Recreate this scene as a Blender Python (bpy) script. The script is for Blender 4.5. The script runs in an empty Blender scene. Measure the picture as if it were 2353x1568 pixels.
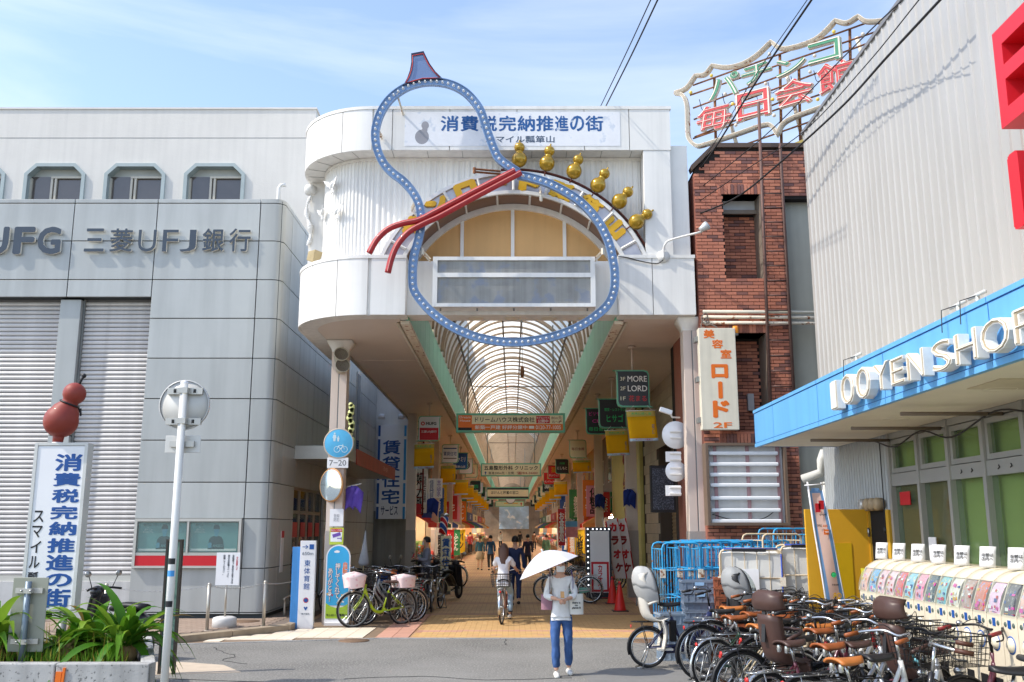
import bpy, math, random
from mathutils import Vector, Matrix
R = math.radians
V = Vector
rnd = random.Random(11)
scene = bpy.context.scene
C = scene.collection

# ------------------------------------------------------------------ camera, sky, sun, exposure
CAMZ = 1.95
PITCH = R(11.16)
cam_data = bpy.data.cameras.new('camera')
cam_data.sensor_width = 36.0
cam_data.lens = 33.44
cam_data.clip_end = 2000
cam_data.clip_start = 0.05
camera = bpy.data.objects.new('camera', cam_data)
C.objects.link(camera)
camera.location = (0, 0, CAMZ)
camera.rotation_euler = (R(90) + PITCH, 0, 0)
scene.camera = camera

SUN_TRAVEL = V((0.86, 0.25, -1.0)).normalized()
sun_el = math.asin(-SUN_TRAVEL.z)
sun_az = math.atan2(-SUN_TRAVEL.x, -SUN_TRAVEL.y)      # compass angle of the sun from +Y
world = bpy.data.worlds.new('World')
scene.world = world
world.use_nodes = True
wn, wl = world.node_tree.nodes, world.node_tree.links
wn.clear()
w_out = wn.new('ShaderNodeOutputWorld')
w_bg = wn.new('ShaderNodeBackground')
w_bg.inputs[1].default_value = 0.15
sky = wn.new('ShaderNodeTexSky')
sky.sky_type = 'NISHITA'
sky.sun_disc = False
sky.sun_elevation = sun_el
sky.sun_rotation = sun_az
sky.air_density = 1.0
sky.dust_density = 1.0
sky.ozone_density = 1.4
w_tc = wn.new('ShaderNodeTexCoord')
w_map = wn.new('ShaderNodeMapping')
w_map.inputs['Scale'].default_value = (1.0, 1.6, 5.0)
w_map.inputs['Rotation'].default_value = (0.1, 0.25, 0.3)
w_noise = wn.new('ShaderNodeTexNoise')
w_noise.inputs['Scale'].default_value = 1.7
w_noise.inputs['Detail'].default_value = 9
w_noise.inputs['Roughness'].default_value = 0.55
w_noise.inputs['Distortion'].default_value = 0.5
w_ramp = wn.new('ShaderNodeMapRange')
w_ramp.inputs[1].default_value = 0.40
w_ramp.inputs[2].default_value = 0.90
w_ramp.inputs[3].default_value = 0.05
w_ramp.inputs[4].default_value = 0.55
w_mix = wn.new('ShaderNodeMixRGB')
w_mix.inputs[2].default_value = (5.0, 5.0, 5.3, 1)
wl.new(w_tc.outputs['Generated'], w_map.inputs[0])
wl.new(w_map.outputs[0], w_noise.inputs['Vector'])
wl.new(w_noise.outputs['Fac'], w_ramp.inputs[0])
wl.new(w_ramp.outputs[0], w_mix.inputs[0])
wl.new(sky.outputs[0], w_mix.inputs[1])
wl.new(w_mix.outputs[0], w_bg.inputs[0])
wl.new(w_bg.outputs[0], w_out.inputs[0])

sun_data = bpy.data.lights.new('sun', 'SUN')
sun_data.energy = 2.05
sun_data.angle = R(0.55)
sun_data.color = (1.0, 0.93, 0.82)
sun = bpy.data.objects.new('sun', sun_data)
C.objects.link(sun)
sun.rotation_euler = SUN_TRAVEL.to_track_quat('-Z', 'Y').to_euler()
sun.location = (-20, -5, 30)

vs = scene.view_settings
vs.view_transform = 'Standard'
vs.look = 'None'
vs.gamma = 1.0
vs.use_curve_mapping = False
vs.exposure = 1.08
scene.render.engine = 'CYCLES'
cy = scene.cycles
cy.use_denoising = True
cy.max_bounces = 8
cy.diffuse_bounces = 5
cy.glossy_bounces = 3
cy.transmission_bounces = 5
cy.transparent_max_bounces = 12
cy.caustics_reflective = False
cy.caustics_refractive = False

# ------------------------------------------------------------------ helpers: survey of the place (picture angle -> point on a known plane)
FPX, CX, CY = 2186.0, 1176.5, 784.0
SP, CP = math.sin(PITCH), math.cos(PITCH)
def ray(u, v):
    b = (CY - v) / FPX
    return V(((u - CX) / FPX, CP - b * SP, SP + b * CP))
def PY(u, v, y):
    d = ray(u, v); t = y / d.y
    return V((d.x * t, y, CAMZ + d.z * t))
def PX(u, v, x):
    d = ray(u, v); t = x / d.x
    return V((x, d.y * t, CAMZ + d.z * t))
def PZ(u, v, z=0.0):
    d = ray(u, v); t = (z - CAMZ) / d.z
    return V((d.x * t, d.y * t, z))
def ZY(v, y): return PY(CX, v, y).z
def XY(u, v, y): return PY(u, v, y).x

# ------------------------------------------------------------------ helpers: objects
ROOT = {}
def thing(name, label, cat, loc=(0, 0, 0), rz=0.0, group=None, world=True):
    o = bpy.data.objects.new(name, None)
    C.objects.link(o)
    o.empty_display_size = 0.1
    o.location = loc
    o.rotation_euler = (0, 0, rz)
    if world:
        ROOT[o.name] = (Matrix.Translation(loc) @ Matrix.Rotation(rz, 4, 'Z')).inverted()
    tag(o, label, cat, group)
    return o
def tag(o, label=None, cat=None, group=None, kind=None):
    if label: o['label'] = label
    if cat: o['category'] = cat
    if group: o['group'] = group
    if kind: o['kind'] = kind
    return o
def put(o, parent):
    C.objects.link(o)
    if parent is not None:
        o.parent = parent
        if parent.name in ROOT:
            o.matrix_parent_inverse = ROOT[parent.name]
    return o
KIDS = {}
def clone(root, loc, rz=0.0, label=None, group=None, tilt=0.0, skip=()):
    # copy of a thing with its parts and sub-parts
    r = root.copy()
    C.objects.link(r)
    r.location = loc
    r.rotation_euler = (tilt, 0, rz)
    if label: r['label'] = label
    if group: r['group'] = group
    def rec(src, dst):
        for ch in kids_of(src):
            if ch.name.split('.')[0] in skip: continue
            c = ch.copy()
            C.objects.link(c)
            c.parent = dst
            rec(ch, c)
    rec(root, r)
    return r
def kids_of(o):
    return list(o.children)

class MB:
    def __init__(s):
        s.v, s.f, s.sm, s.mi = [], [], [], []
        s.cur = 0
    def add(s, vv, ff, smooth=False):
        n = len(s.v)
        s.v.extend(tuple(p) for p in vv)
        for f in ff:
            s.f.append(tuple(i + n for i in f)); s.sm.append(smooth); s.mi.append(s.cur)
        return s
    def box(s, x0, x1, y0, y1, z0, z1):
        return s.add([(x0,y0,z0),(x1,y0,z0),(x1,y1,z0),(x0,y1,z0),(x0,y0,z1),(x1,y0,z1),(x1,y1,z1),(x0,y1,z1)],
              [(0,3,2,1),(4,5,6,7),(0,1,5,4),(1,2,6,5),(2,3,7,6),(3,0,4,7)])
    def obox(s, M, sx, sy, sz):
        h = [(-1,-1,-1),(1,-1,-1),(1,1,-1),(-1,1,-1),(-1,-1,1),(1,-1,1),(1,1,1),(-1,1,1)]
        return s.add([M @ V((a*sx/2, b*sy/2, c*sz/2)) for a,b,c in h],
              [(0,3,2,1),(4,5,6,7),(0,1,5,4),(1,2,6,5),(2,3,7,6),(3,0,4,7)])
    def tube(s, pts, r, n=6, closed=False, caps=True, flat=None):
        pts = [V(p) for p in pts]
        m = len(pts)
        rr = r if isinstance(r, (list, tuple)) else [r] * m
        rings = []
        up = None
        for i in range(m):
            a = pts[i-1] if (i > 0 or closed) else pts[i]
            b = pts[(i+1) % m] if (i < m-1 or closed) else pts[i]
            d = (b - a)
            if d.length < 1e-9: d = V((0,0,1))
            d.normalize()
            if up is None:
                up = V((0,0,1)) if abs(d.z) < 0.95 else V((1,0,0))
            side = d.cross(up)
            if side.length < 1e-6: side = d.cross(V((0,1,0)))
            side.normalize()
            up = side.cross(d).normalized()
            ring = []
            for k in range(n):
                t = 2*math.pi*k/n
                fx, fy = (1,1) if flat is None else flat
                ring.append(pts[i] + side*(math.cos(t)*rr[i]*fx) + up*(math.sin(t)*rr[i]*fy))
            rings.append(ring)
        vv = [p for rg in rings for p in rg]
        ff = []
        for i in range(m if closed else m-1):
            j = (i+1) % m
            for k in range(n):
                l = (k+1) % n
                ff.append((i*n+k, i*n+l, j*n+l, j*n+k))
        if caps and not closed:
            ff.append(tuple(range(n-1,-1,-1)))
            ff.append(tuple((m-1)*n+k for k in range(n)))
        return s.add(vv, ff, n > 4)
    def cyl(s, p0, p1, r, r1=None, n=10, caps=True):
        return s.tube([p0, p1], [r, r if r1 is None else r1], n, caps=caps)
    def lathe(s, prof, n=14, M=None, a0=0.0, a1=2*math.pi):
        full = abs(a1-a0-2*math.pi) < 1e-6
        vv, ff = [], []
        m = n if full else n+1
        for r, z in prof:
            for k in range(m):
                t = a0 + (a1-a0)*k/n
                p = V((r*math.cos(t), r*math.sin(t), z))
                vv.append(M @ p if M else p)
        for i in range(len(prof)-1):
            for k in range(n):
                l = (k+1) % m if full else k+1
                ff.append((i*m+k, i*m+l, (i+1)*m+l, (i+1)*m+k))
        return s.add(vv, ff, True)
    def ball(s, c, r, n=12, sc=(1,1,1), M=None):
        k = max(4, n//2)
        prof = [(max(1e-4, math.sin(math.pi*i/k)), -math.cos(math.pi*i/k)) for i in range(k+1)]
        T = Matrix.Translation(c) @ (M if M else Matrix.Identity(4)) @ Matrix.Diagonal((r*sc[0], r*sc[1], r*sc[2], 1))
        return s.lathe(prof, n, T)
    def prism(s, poly, fn, thick):
        # poly: (a,b) pairs; fn maps (a,b)->Vector; thick: Vector offset to the back
        a = [V(fn(*p)) for p in poly]
        b = [p + V(thick) for p in a]
        n = len(a)
        ff = [tuple(range(n)), tuple(range(2*n-1, n-1, -1))]
        for i in range(n):
            j = (i+1) % n
            ff.append((i, n+i, n+j, j))
        return s.add(a+b, ff)
    def ring(s, inner, outer, fn, thick, closed=True):
        # strip between two outlines with the same count
        n = len(inner)
        a = [V(fn(*p)) for p in inner]; b = [V(fn(*p)) for p in outer]
        t = V(thick)
        vv = a + b + [p+t for p in a] + [p+t for p in b]
        ff = []
        for i in range(n if closed else n-1):
            j = (i+1) % n
            ff += [(i, j, n+j, n+i), (2*n+i, 3*n+i, 3*n+j, 2*n+j), (i, 2*n+i, 2*n+j, j), (n+i, n+j, 3*n+j, 3*n+i)]
        if not closed:
            ff += [(0, n, 3*n, 2*n), (n-1, 3*n-1, 4*n-1, 2*n-1)]
        return s.add(vv, ff)
    def grid(s, nu, nv, fn, smooth=True, wrap=False):
        vv = [fn(i/nu, j/nv) for j in range(nv+1) for i in range(nu+1)]
        w = nu+1
        return s.add(vv, [(j*w+i, j*w+i+1, (j+1)*w+i+1, (j+1)*w+i) for j in range(nv) for i in range(nu)], smooth)
    def mesh(s, name):
        me = bpy.data.meshes.new(name)
        me.from_pydata(s.v, [], s.f)
        me.polygons.foreach_set('use_smooth', s.sm)
        me.polygons.foreach_set('material_index', s.mi)
        me.update()
        return me
    def obj(s, name, mats, parent=None, bevel=0, solid=0, kind=None):
        me = s.mesh(name)
        for m in (mats if isinstance(mats, (list, tuple)) else [mats]):
            me.materials.append(m)
        o = bpy.data.objects.new(name, me)
        put(o, parent)
        if solid:
            md = o.modifiers.new('solid', 'SOLIDIFY'); md.thickness = solid
        if bevel:
            md = o.modifiers.new('bevel', 'BEVEL'); md.width = bevel; md.segments = 2; md.limit_method = 'ANGLE'
        if kind: o['kind'] = kind
        return o
def mk(name, mesh, parent, loc=None, rz=0.0):
    o = bpy.data.objects.new(name, mesh)
    put(o, parent)
    if loc is not None: o.location = loc
    if rz: o.rotation_euler = (0, 0, rz)
    return o
def bez(p, n=8):
    # smooth (Catmull-Rom) path through points
    p = [V(q) for q in p]
    out = []
    for i in range(len(p)-1):
        p0 = p[i-1] if i > 0 else p[i]*2-p[i+1]
        p3 = p[i+2] if i+2 < len(p) else p[i+1]*2-p[i]
        for k in range(n):
            t = k/n
            out.append(0.5*((2*p[i]) + (p[i+1]-p0)*t + (2*p0-5*p[i]+4*p[i+1]-p3)*t*t + (3*p[i]-p0-3*p[i+1]+p3)*t**3))
    out.append(p[-1])
    return out

# ------------------------------------------------------------------ helpers: materials
def S(r, g, b):
    f = lambda c: (c/255/12.92) if c/255 <= 0.04045 else ((c/255+0.055)/1.055)**2.4
    return (f(r), f(g), f(b), 1)
MATS = {}
def mat(name, rgb, rough=0.6, metal=0.0, var=0.10, vs=2.5, streak=0.0, bump=0.0, bs=60.0, spec=0.4, speck=None,
        per=0.0, emit=None, alpha=1.0, coat=0.0, tint=None, sk=(7, 7, 0.35)):
    if name in MATS: return MATS[name]
    m = bpy.data.materials.new(name); MATS[name] = m
    m.use_nodes = True
    N, L = m.node_tree.nodes, m.node_tree.links
    b = N['Principled BSDF']
    c = S(*rgb)
    b.inputs['Roughness'].default_value = rough
    b.inputs['Metallic'].default_value = metal
    b.inputs['Specular IOR Level'].default_value = spec
    if coat: b.inputs['Coat Weight'].default_value = coat
    if alpha < 1: b.inputs['Alpha'].default_value = alpha
    tc = N.new('ShaderNodeTexCoord')
    rgbn = N.new('ShaderNodeRGB'); rgbn.outputs[0].default_value = c
    cur = rgbn.outputs[0]
    def mult(fac_socket, lo, hi, f0=0.3, f1=0.7):
        nonlocal cur
        mr = N.new('ShaderNodeMapRange')
        mr.inputs[1].default_value = f0; mr.inputs[2].default_value = f1
        mr.inputs[3].default_value = lo; mr.inputs[4].default_value = hi
        L.new(fac_socket, mr.inputs[0])
        mx = N.new('ShaderNodeMixRGB'); mx.blend_type = 'MULTIPLY'; mx.inputs[0].default_value = 1
        L.new(cur, mx.inputs[1]); L.new(mr.outputs[0], mx.inputs[2])
        cur = mx.outputs[0]
    if var:
        n = N.new('ShaderNodeTexNoise'); n.inputs['Scale'].default_value = vs; n.inputs['Detail'].default_value = 8
        n.inputs['Roughness'].default_value = 0.62
        L.new(tc.outputs['Object'], n.inputs['Vector'])
        mult(n.outputs['Fac'], 1-var, 1+var*0.6)
    if streak:
        mp = N.new('ShaderNodeMapping'); mp.inputs['Scale'].default_value = sk
        n = N.new('ShaderNodeTexNoise'); n.inputs['Scale'].default_value = 1.0; n.inputs['Detail'].default_value = 6
        L.new(tc.outputs['Object'], mp.inputs[0]); L.new(mp.outputs[0], n.inputs['Vector'])
        mult(n.outputs['Fac'], 1-streak, 1.0, 0.35, 0.58)
    if per:
        oi = N.new('ShaderNodeObjectInfo')
        mult(oi.outputs['Random'], 1-per, 1+per*0.6, 0.0, 1.0)
    if tint:
        oi = N.new('ShaderNodeObjectInfo')
        mx = N.new('ShaderNodeMixRGB')
        mr = N.new('ShaderNodeMapRange')
        mr.inputs[1].default_value = 0.72; mr.inputs[2].default_value = 1.0
        L.new(oi.outputs['Random'], mr.inputs[0]); L.new(mr.outputs[0], mx.inputs[0])
        L.new(cur, mx.inputs[1]); mx.inputs[2].default_value = S(*tint)
        cur = mx.outputs[0]
    if speck:
        sc, amt, rgb2 = speck
        n = N.new('ShaderNodeTexNoise'); n.inputs['Scale'].default_value = sc; n.inputs['Detail'].default_value = 3
        L.new(tc.outputs['Object'], n.inputs['Vector'])
        mr = N.new('ShaderNodeMapRange'); mr.inputs[1].default_value = 0.62-amt*0.2; mr.inputs[2].default_value = 0.70-amt*0.2
        L.new(n.outputs['Fac'], mr.inputs[0])
        mx = N.new('ShaderNodeMixRGB'); L.new(mr.outputs[0], mx.inputs[0])
        L.new(cur, mx.inputs[1]); mx.inputs[2].default_value = S(*rgb2)
        cur = mx.outputs[0]
    L.new(cur, b.inputs['Base Color'])
    if bump:
        n = N.new('ShaderNodeTexNoise'); n.inputs['Scale'].default_value = bs; n.inputs['Detail'].default_value = 4
        L.new(tc.outputs['Object'], n.inputs['Vector'])
        bp = N.new('ShaderNodeBump'); bp.inputs['Strength'].default_value = bump; bp.inputs['Distance'].default_value = 0.01
        L.new(n.outputs['Fac'], bp.inputs['Height']); L.new(bp.outputs[0], b.inputs['Normal'])
    if emit:
        b.inputs['Emission Color'].default_value = S(*emit[0]); b.inputs['Emission Strength'].default_value = emit[1]
    return m
def glass(name, rgb=(150,165,165), rough=0.03, alpha=0.35):
    # window pane: partly see-through, mirror-like
    if name in MATS: return MATS[name]
    m = bpy.data.materials.new(name); MATS[name] = m
    m.use_nodes = True
    N, L = m.node_tree.nodes, m.node_tree.links
    out = N['Material Output']; b = N['Principled BSDF']
    b.inputs['Base Color'].default_value = S(*rgb); b.inputs['Roughness'].default_value = rough
    b.inputs['Specular IOR Level'].default_value = 0.8
    tr = N.new('ShaderNodeBsdfTransparent'); mx = N.new('ShaderNodeMixShader')
    tr.inputs[0].default_value = (0.85,0.9,0.88,1)
    mx.inputs[0].default_value = alpha
    L.new(tr.outputs[0], mx.inputs[1]); L.new(b.outputs[0], mx.inputs[2]); L.new(mx.outputs[0], out.inputs[0])
    return m
def cloth(name, rgb, trans=0.35, rough=0.9, var=0.06, per=0.0):
    # thin sheet that lets light through (roof panels, fabric, leaves)
    if name in MATS: return MATS[name]
    m = mat(name, rgb, rough, var=var, per=per, spec=0.2)
    N, L = m.node_tree.nodes, m.node_tree.links
    out = N['Material Output']; b = N['Principled BSDF']
    src = b.inputs['Base Color'].links[0].from_socket
    tl = N.new('ShaderNodeBsdfTranslucent'); mx = N.new('ShaderNodeMixShader')
    mx.inputs[0].default_value = trans
    L.new(src, tl.inputs[0]); L.new(b.outputs[0], mx.inputs[1]); L.new(tl.outputs[0], mx.inputs[2]); L.new(mx.outputs[0], out.inputs[0])
    return m
# ------------------------------------------------------------------ helpers: lettering
FRONT = ((1,0,0),(0,0,1))                 # faces the camera (-Y)
WEST = ((0,-1,0),(0,0,1))                 # faces -X
EAST = ((0,1,0),(0,0,1))                  # faces +X
def frame(pos, right=(1,0,0), up=(0,0,1)):
    r = V(right).normalized(); u = V(up).normalized(); n = r.cross(u)
    m = Matrix.Identity(4)
    for i in range(3):
        m[i][0], m[i][1], m[i][2], m[i][3] = r[i], u[i], n[i], V(pos)[i]
    return m
TCACHE = {}
def glyphs(body, bold, ext, vert):
    k = (body, bold, ext, vert)
    if k in TCACHE: return TCACHE[k]
    c = bpy.data.curves.new('t', 'FONT')
    c.body = '\n'.join(body) if vert else body
    c.size = 1; c.offset = bold; c.extrude = ext; c.resolution_u = 3
    c.align_x = 'CENTER'
    if vert: c.space_line = 0.86
    o = bpy.data.objects.new('t', c)
    C.objects.link(o)
    me = bpy.data.meshes.new_from_object(o)
    bpy.data.objects.remove(o); bpy.data.curves.remove(c)
    co = [v.co.copy() for v in me.vertices]
    ff = [tuple(p.vertices) for p in me.polygons]
    bpy.data.meshes.remove(me)
    x0, x1 = min(p.x for p in co), max(p.x for p in co)
    y0, y1 = min(p.y for p in co), max(p.y for p in co)
    TCACHE[k] = (co, ff, x0, x1, y0, y1)
    return TCACHE[k]
def text(body, pos, w, h, m, parent, axes=FRONT, ext=0.002, bold=0.0, vert=False, name='lettering', slant=0.0, spread=None):
    # lettering fitted into w x h metres, centred at pos, proud of the surface; w or h may be None
    co, ff, x0, x1, y0, y1 = glyphs(body, min(bold, 0.0), 0.5, vert)
    sx = w/(x1-x0) if w else None
    sy = h/(y1-y0) if h else None
    if sx is None: sx = sy
    if sy is None: sy = sx
    F = frame(pos, *axes)
    mb = MB()
    cx, cyy = (x0+x1)/2, (y0+y1)/2
    sh = [(0,0)]
    if bold > 0:      # heavier stroke: shifted copies, each a hair deeper than the last
        b = bold*1.1
        sh = [(b,0),(-b,0),(0,b),(0,-b)] if bold < .03 else [(b,0),(-b,0),(0,b),(0,-b),(b*.7,b*.7),(-b*.7,b*.7),(b*.7,-b*.7),(-b*.7,-b*.7)]
        sx *= (x1-x0)/(x1-x0+2*b); sy *= (y1-y0)/(y1-y0+2*b)
    for i, (ox, oy) in enumerate(sh):
        dz = -0.00035*i
        mb.add([F @ V(((p.x-cx+ox)*sx + slant*(p.y-cyy)*sy, (p.y-cyy+oy)*sy, p.z*ext+dz)) for p in co], ff)
    return mb.obj(name, m, parent)
def panel(pos, w, h, d, axes=FRONT, mb=None):
    # box with its front face centred at pos, thickness d behind
    F = frame(pos, *axes)
    mb = mb or MB()
    mb.obox(F @ Matrix.Translation((0,0,-d/2)), w, h, d)
    return mb
# ------------------------------------------------------------------ materials
white_panel = mat('white_panel', (233,231,226), 0.42, var=0.05, vs=1.2, streak=0.10)
white_wall = mat('white_stucco', (222,218,211), 0.85, var=0.05, vs=0.9, streak=0.05, bump=0.35, bs=26)
bank_panel = mat('bank_panel', (180,183,181), 0.4, metal=0.1, var=0.06, vs=0.8, streak=0.13, per=0.07, sk=(3,3,0.25))
bank_dark = mat('bank_joint', (66,72,74), 0.8)
letter_dark = mat('letter_dark', (66,76,88), 0.45, metal=0.3, var=0.06)
letter_side = mat('letter_side', (225,222,212), 0.5)
shutter_m = mat('shutter', (210,206,202), 0.45, metal=0.1, var=0.05, streak=0.14, per=0.04)
steel = mat('steel', (170,172,172), 0.32, metal=0.85, var=0.1)
alu = mat('aluminium', (188,186,180), 0.4, metal=0.5, var=0.06)
grey_metal = mat('grey_metal', (140,142,140), 0.5, metal=0.4, var=0.1)
black = mat('black_plastic', (28,28,30), 0.45, var=0.1)
dark = mat('dark_void', (22,22,24), 0.9)
asphalt = mat('asphalt', (124,122,118), 0.92, var=0.28, vs=0.5, bump=0.9, bs=70, speck=(34, 0.5, (148,146,140)))
road_white = mat('road_paint', (220,219,212), 0.8, var=0.2, vs=20)
concrete = mat('concrete', (178,177,174), 0.88, var=0.14, vs=3, streak=0.22, bump=0.3, bs=50, speck=(30,0.05,(110,110,108)))
kerb_m = mat('kerb_stone', (166,150,128), 0.9, var=0.18, vs=5, bump=0.3, bs=60)
pale_tile = mat('pale_tile', (226,213,192), 0.8, var=0.08, vs=6, per=0.07)
pink_tile = mat('pink_tile', (198,150,130), 0.8, var=0.08, vs=6, per=0.08)
walk_tile = mat('walk_tile', (160,140,124), 0.85, var=0.12, vs=6, per=0.10)
joint_m = mat('joint_sand', (132,112,92), 0.95)
yellow_brick = mat('yellow_brick', (208,170,112), 0.82, var=0.08, vs=9, per=0.13, tint=(196,152,112))
brick_col = mat('brick_red', (194,124,100), 0.75, var=0.14, vs=14, per=0.15, bump=0.2, bs=90, tint=(120,84,78))
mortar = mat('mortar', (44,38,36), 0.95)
tan_panel = mat('tan_panel', (214,170,112), 0.55, var=0.06, vs=1.5, streak=0.06)
brown_panel = mat('brown_panel', (120,88,70), 0.35, var=0.1)
led_dark = mat('led_dark', (170,172,172), 0.5, var=0.2, vs=3, speck=(3,0.3,(140,152,176)), streak=0.3, sk=(9,9,0.2))
yellow_letter = mat('yellow_letter', (222,172,32), 0.45, var=0.06)
sil_panel = mat('silver_panel', (188,184,188), 0.3, metal=0.45, var=0.14, vs=4)
blue_rail = mat('blue_rail', (118,148,188), 0.42, var=0.10, vs=7, streak=0.10)
navy = mat('navy', (34,40,66), 0.5)
neck_blue = mat('neck_blue', (112,134,176), 0.4, var=0.08)
bulb_m = mat('bulb', (236,238,236), 0.2, var=0)
red_tube = mat('red_tube', (170,34,40), 0.5, var=0.1, vs=8, coat=0.3)
red_line = mat('red_neon', (210,66,58), 0.4)
gold = mat('gold_gourd', (178,140,22), 0.2, metal=0.45, var=0.2, vs=5, coat=0.5, spec=0.6)
rust = mat('rust', (128,84,56), 0.85, var=0.3, vs=12, speck=(20,0.25,(168,120,84)))
rust_white = mat('rusty_white', (224,214,196), 0.7, var=0.12, vs=8, speck=(9,0.18,(150,92,56)))
green_beam = mat('green_beam', (126,196,160), 0.5, var=0.08, vs=1.5, streak=0.12)
soffit_m = mat('soffit', (224,211,200), 0.45, var=0.05, vs=1.0)
rib_m = mat('vault_rib', (176,154,132), 0.6, var=0.15)
vault_opaque = cloth('vault_lower_panel', (222,206,184), 0.6, 0.6, var=0.1)
vault_clear = cloth('vault_panel', (244,240,228), 0.93, 0.5, var=0.14, per=0.06)
post_m = mat('arcade_post', (212,196,184), 0.5, var=0.05, streak=0.06)
post_low = mat('post_sleeve', (168,160,154), 0.45, metal=0.2, var=0.1, vs=40)
cream = mat('cream_wall', (205,196,178), 0.85, var=0.08, vs=1.5, streak=0.12)
grey_wall = mat('grey_wall', (150,148,142), 0.9, var=0.12, vs=1.2, streak=0.2, bump=0.3)
metal_sheet = mat('metal_sheet', (181,179,175), 0.42, metal=0.25, var=0.04, vs=0.7, streak=0.06)
blue_fascia = mat('blue_fascia', (104,172,224), 0.4, var=0.05, vs=1.5, streak=0.08)
blue_dark = mat('blue_dark', (28,84,160), 0.5)
ceil_cream = mat('canopy_ceiling', (238,228,206), 0.7, var=0.08, vs=1.2)
blue_print = mat('blue_print', (26,80,150), 0.5, var=0.12, vs=6)
blue_worn = mat('blue_worn', (40,92,152), 0.55, var=0.25, vs=10, speck=(8,0.08,(190,200,215)))
ink = mat('ink', (30,30,34), 0.6, var=0)
red_print = mat('red_print', (196,28,40), 0.5, var=0.04)
white_print = mat('white_print', (236,236,234), 0.5, var=0.02)
sign_white = mat('sign_white', (232,232,234), 0.4, var=0.03, vs=2)
orange_print = mat('orange_print', (228,112,30), 0.5, var=0.05)
green_frame = mat('green_frame', (96,176,146), 0.4, var=0.06)
sign_black = mat('sign_black', (42,46,52), 0.3, var=0.08)
sign_cream = mat('sign_cream', (232,222,186), 0.5, var=0.05)
yellow_flag = cloth('yellow_banner', (238,188,30), 0.3, var=0.06)

# ------------------------------------------------------------------ the ground
g = MB(); g.add([(-150,-30,0),(150,-30,0),(150,400,0),(-150,400,0)], [(0,1,2,3)])
tag(g.obj('ground', asphalt), kind='structure')
# arcade paving: joint bed sheet, then bricks
YE = 17.95
pv = MB(); pv.add([(-5.3,YE,0.004),(4.3,YE,0.004),(4.3,190,0.004),(-5.3,190,0.004)], [(0,1,2,3)])
def paving_mat():
    m = bpy.data.materials.new('paving_far'); m.use_nodes = True
    N, L = m.node_tree.nodes, m.node_tree.links
    b = N['Principled BSDF']; b.inputs['Roughness'].default_value = 0.75
    tc = N.new('ShaderNodeTexCoord')
    br = N.new('ShaderNodeTexBrick')
    br.inputs['Scale'].default_value = 1.0
    br.inputs['Brick Width'].default_value = 0.22; br.inputs['Row Height'].default_value = 0.115
    br.inputs['Mortar Size'].default_value = 0.006
    br.inputs['Color1'].default_value = S(198,160,114); br.inputs['Color2'].default_value = S(180,142,104)
    br.inputs['Mortar'].default_value = S(120,98,76)
    L.new(tc.outputs['Object'], br.inputs['Vector'])
    n = N.new('ShaderNodeTexNoise'); n.inputs['Scale'].default_value = 0.8; n.inputs['Detail'].default_value = 6
    L.new(tc.outputs['Object'], n.inputs['Vector'])
    wv = N.new('ShaderNodeTexWave'); wv.inputs['Scale'].default_value = 0.09; wv.bands_direction = 'Y'
    wv.inputs['Distortion'].default_value = 0.0
    L.new(tc.outputs['Object'], wv.inputs['Vector'])
    cr = N.new('ShaderNodeMapRange'); cr.inputs[1].default_value = 0.86; cr.inputs[2].default_value = 0.88
    cr.inputs[4].default_value = 0.55
    L.new(wv.outputs['Fac'], cr.inputs[0])
    mz = N.new('ShaderNodeMixRGB'); L.new(cr.outputs[0], mz.inputs[0]); L.new(br.outputs['Color'], mz.inputs[1])
    mz.inputs[2].default_value = S(148,104,86)
    mr = N.new('ShaderNodeMapRange'); mr.inputs[3].default_value = 0.8; mr.inputs[4].default_value = 1.12
    L.new(n.outputs['Fac'], mr.inputs[0])
    mx = N.new('ShaderNodeMixRGB'); mx.blend_type = 'MULTIPLY'; mx.inputs[0].default_value = 1
    L.new(mz.outputs[0], mx.inputs[1]); L.new(mr.outputs[0], mx.inputs[2]); L.new(mx.outputs[0], b.inputs['Base Color'])
    return m
paving = pv.obj('arcade_paving', paving_mat()); tag(paving, kind='structure')
bm_ = MB(); bm_.box(-0.106,0.106,-0.054,0.054,0,0.010); brick_me = bm_.mesh('brick'); brick_me.materials.append(yellow_brick)
pb = MB(); pb.box(-0.106,0.106,-0.054,0.054,0,0.010); pink_me = pb.mesh('brick'); pink_me.materials.append(pink_tile)
cnt = 0
stuff_b = MB()
for j in range(40):
    y = YE + 0.08 + j*0.115
    x = -1.72 + (0.11 if j % 2 else 0)
    while x < 3.25:
        if cnt < 300 and j < 12:
            mk('brick', pink_me if (j in (9,10) or (j % 5 == 3 and rnd.random() < 0.3)) else brick_me, paving, (x, y, 0.004)); cnt += 1
        else:
            stuff_b.box(x-0.106, x+0.106, y-0.054, y+0.054, 0.004, 0.013)
        x += 0.22
tag(stuff_b.obj('brick_field', mat('yellow_brick_far', (200,162,110), 0.82, var=0.14, vs=6), paving), kind='stuff')
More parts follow.
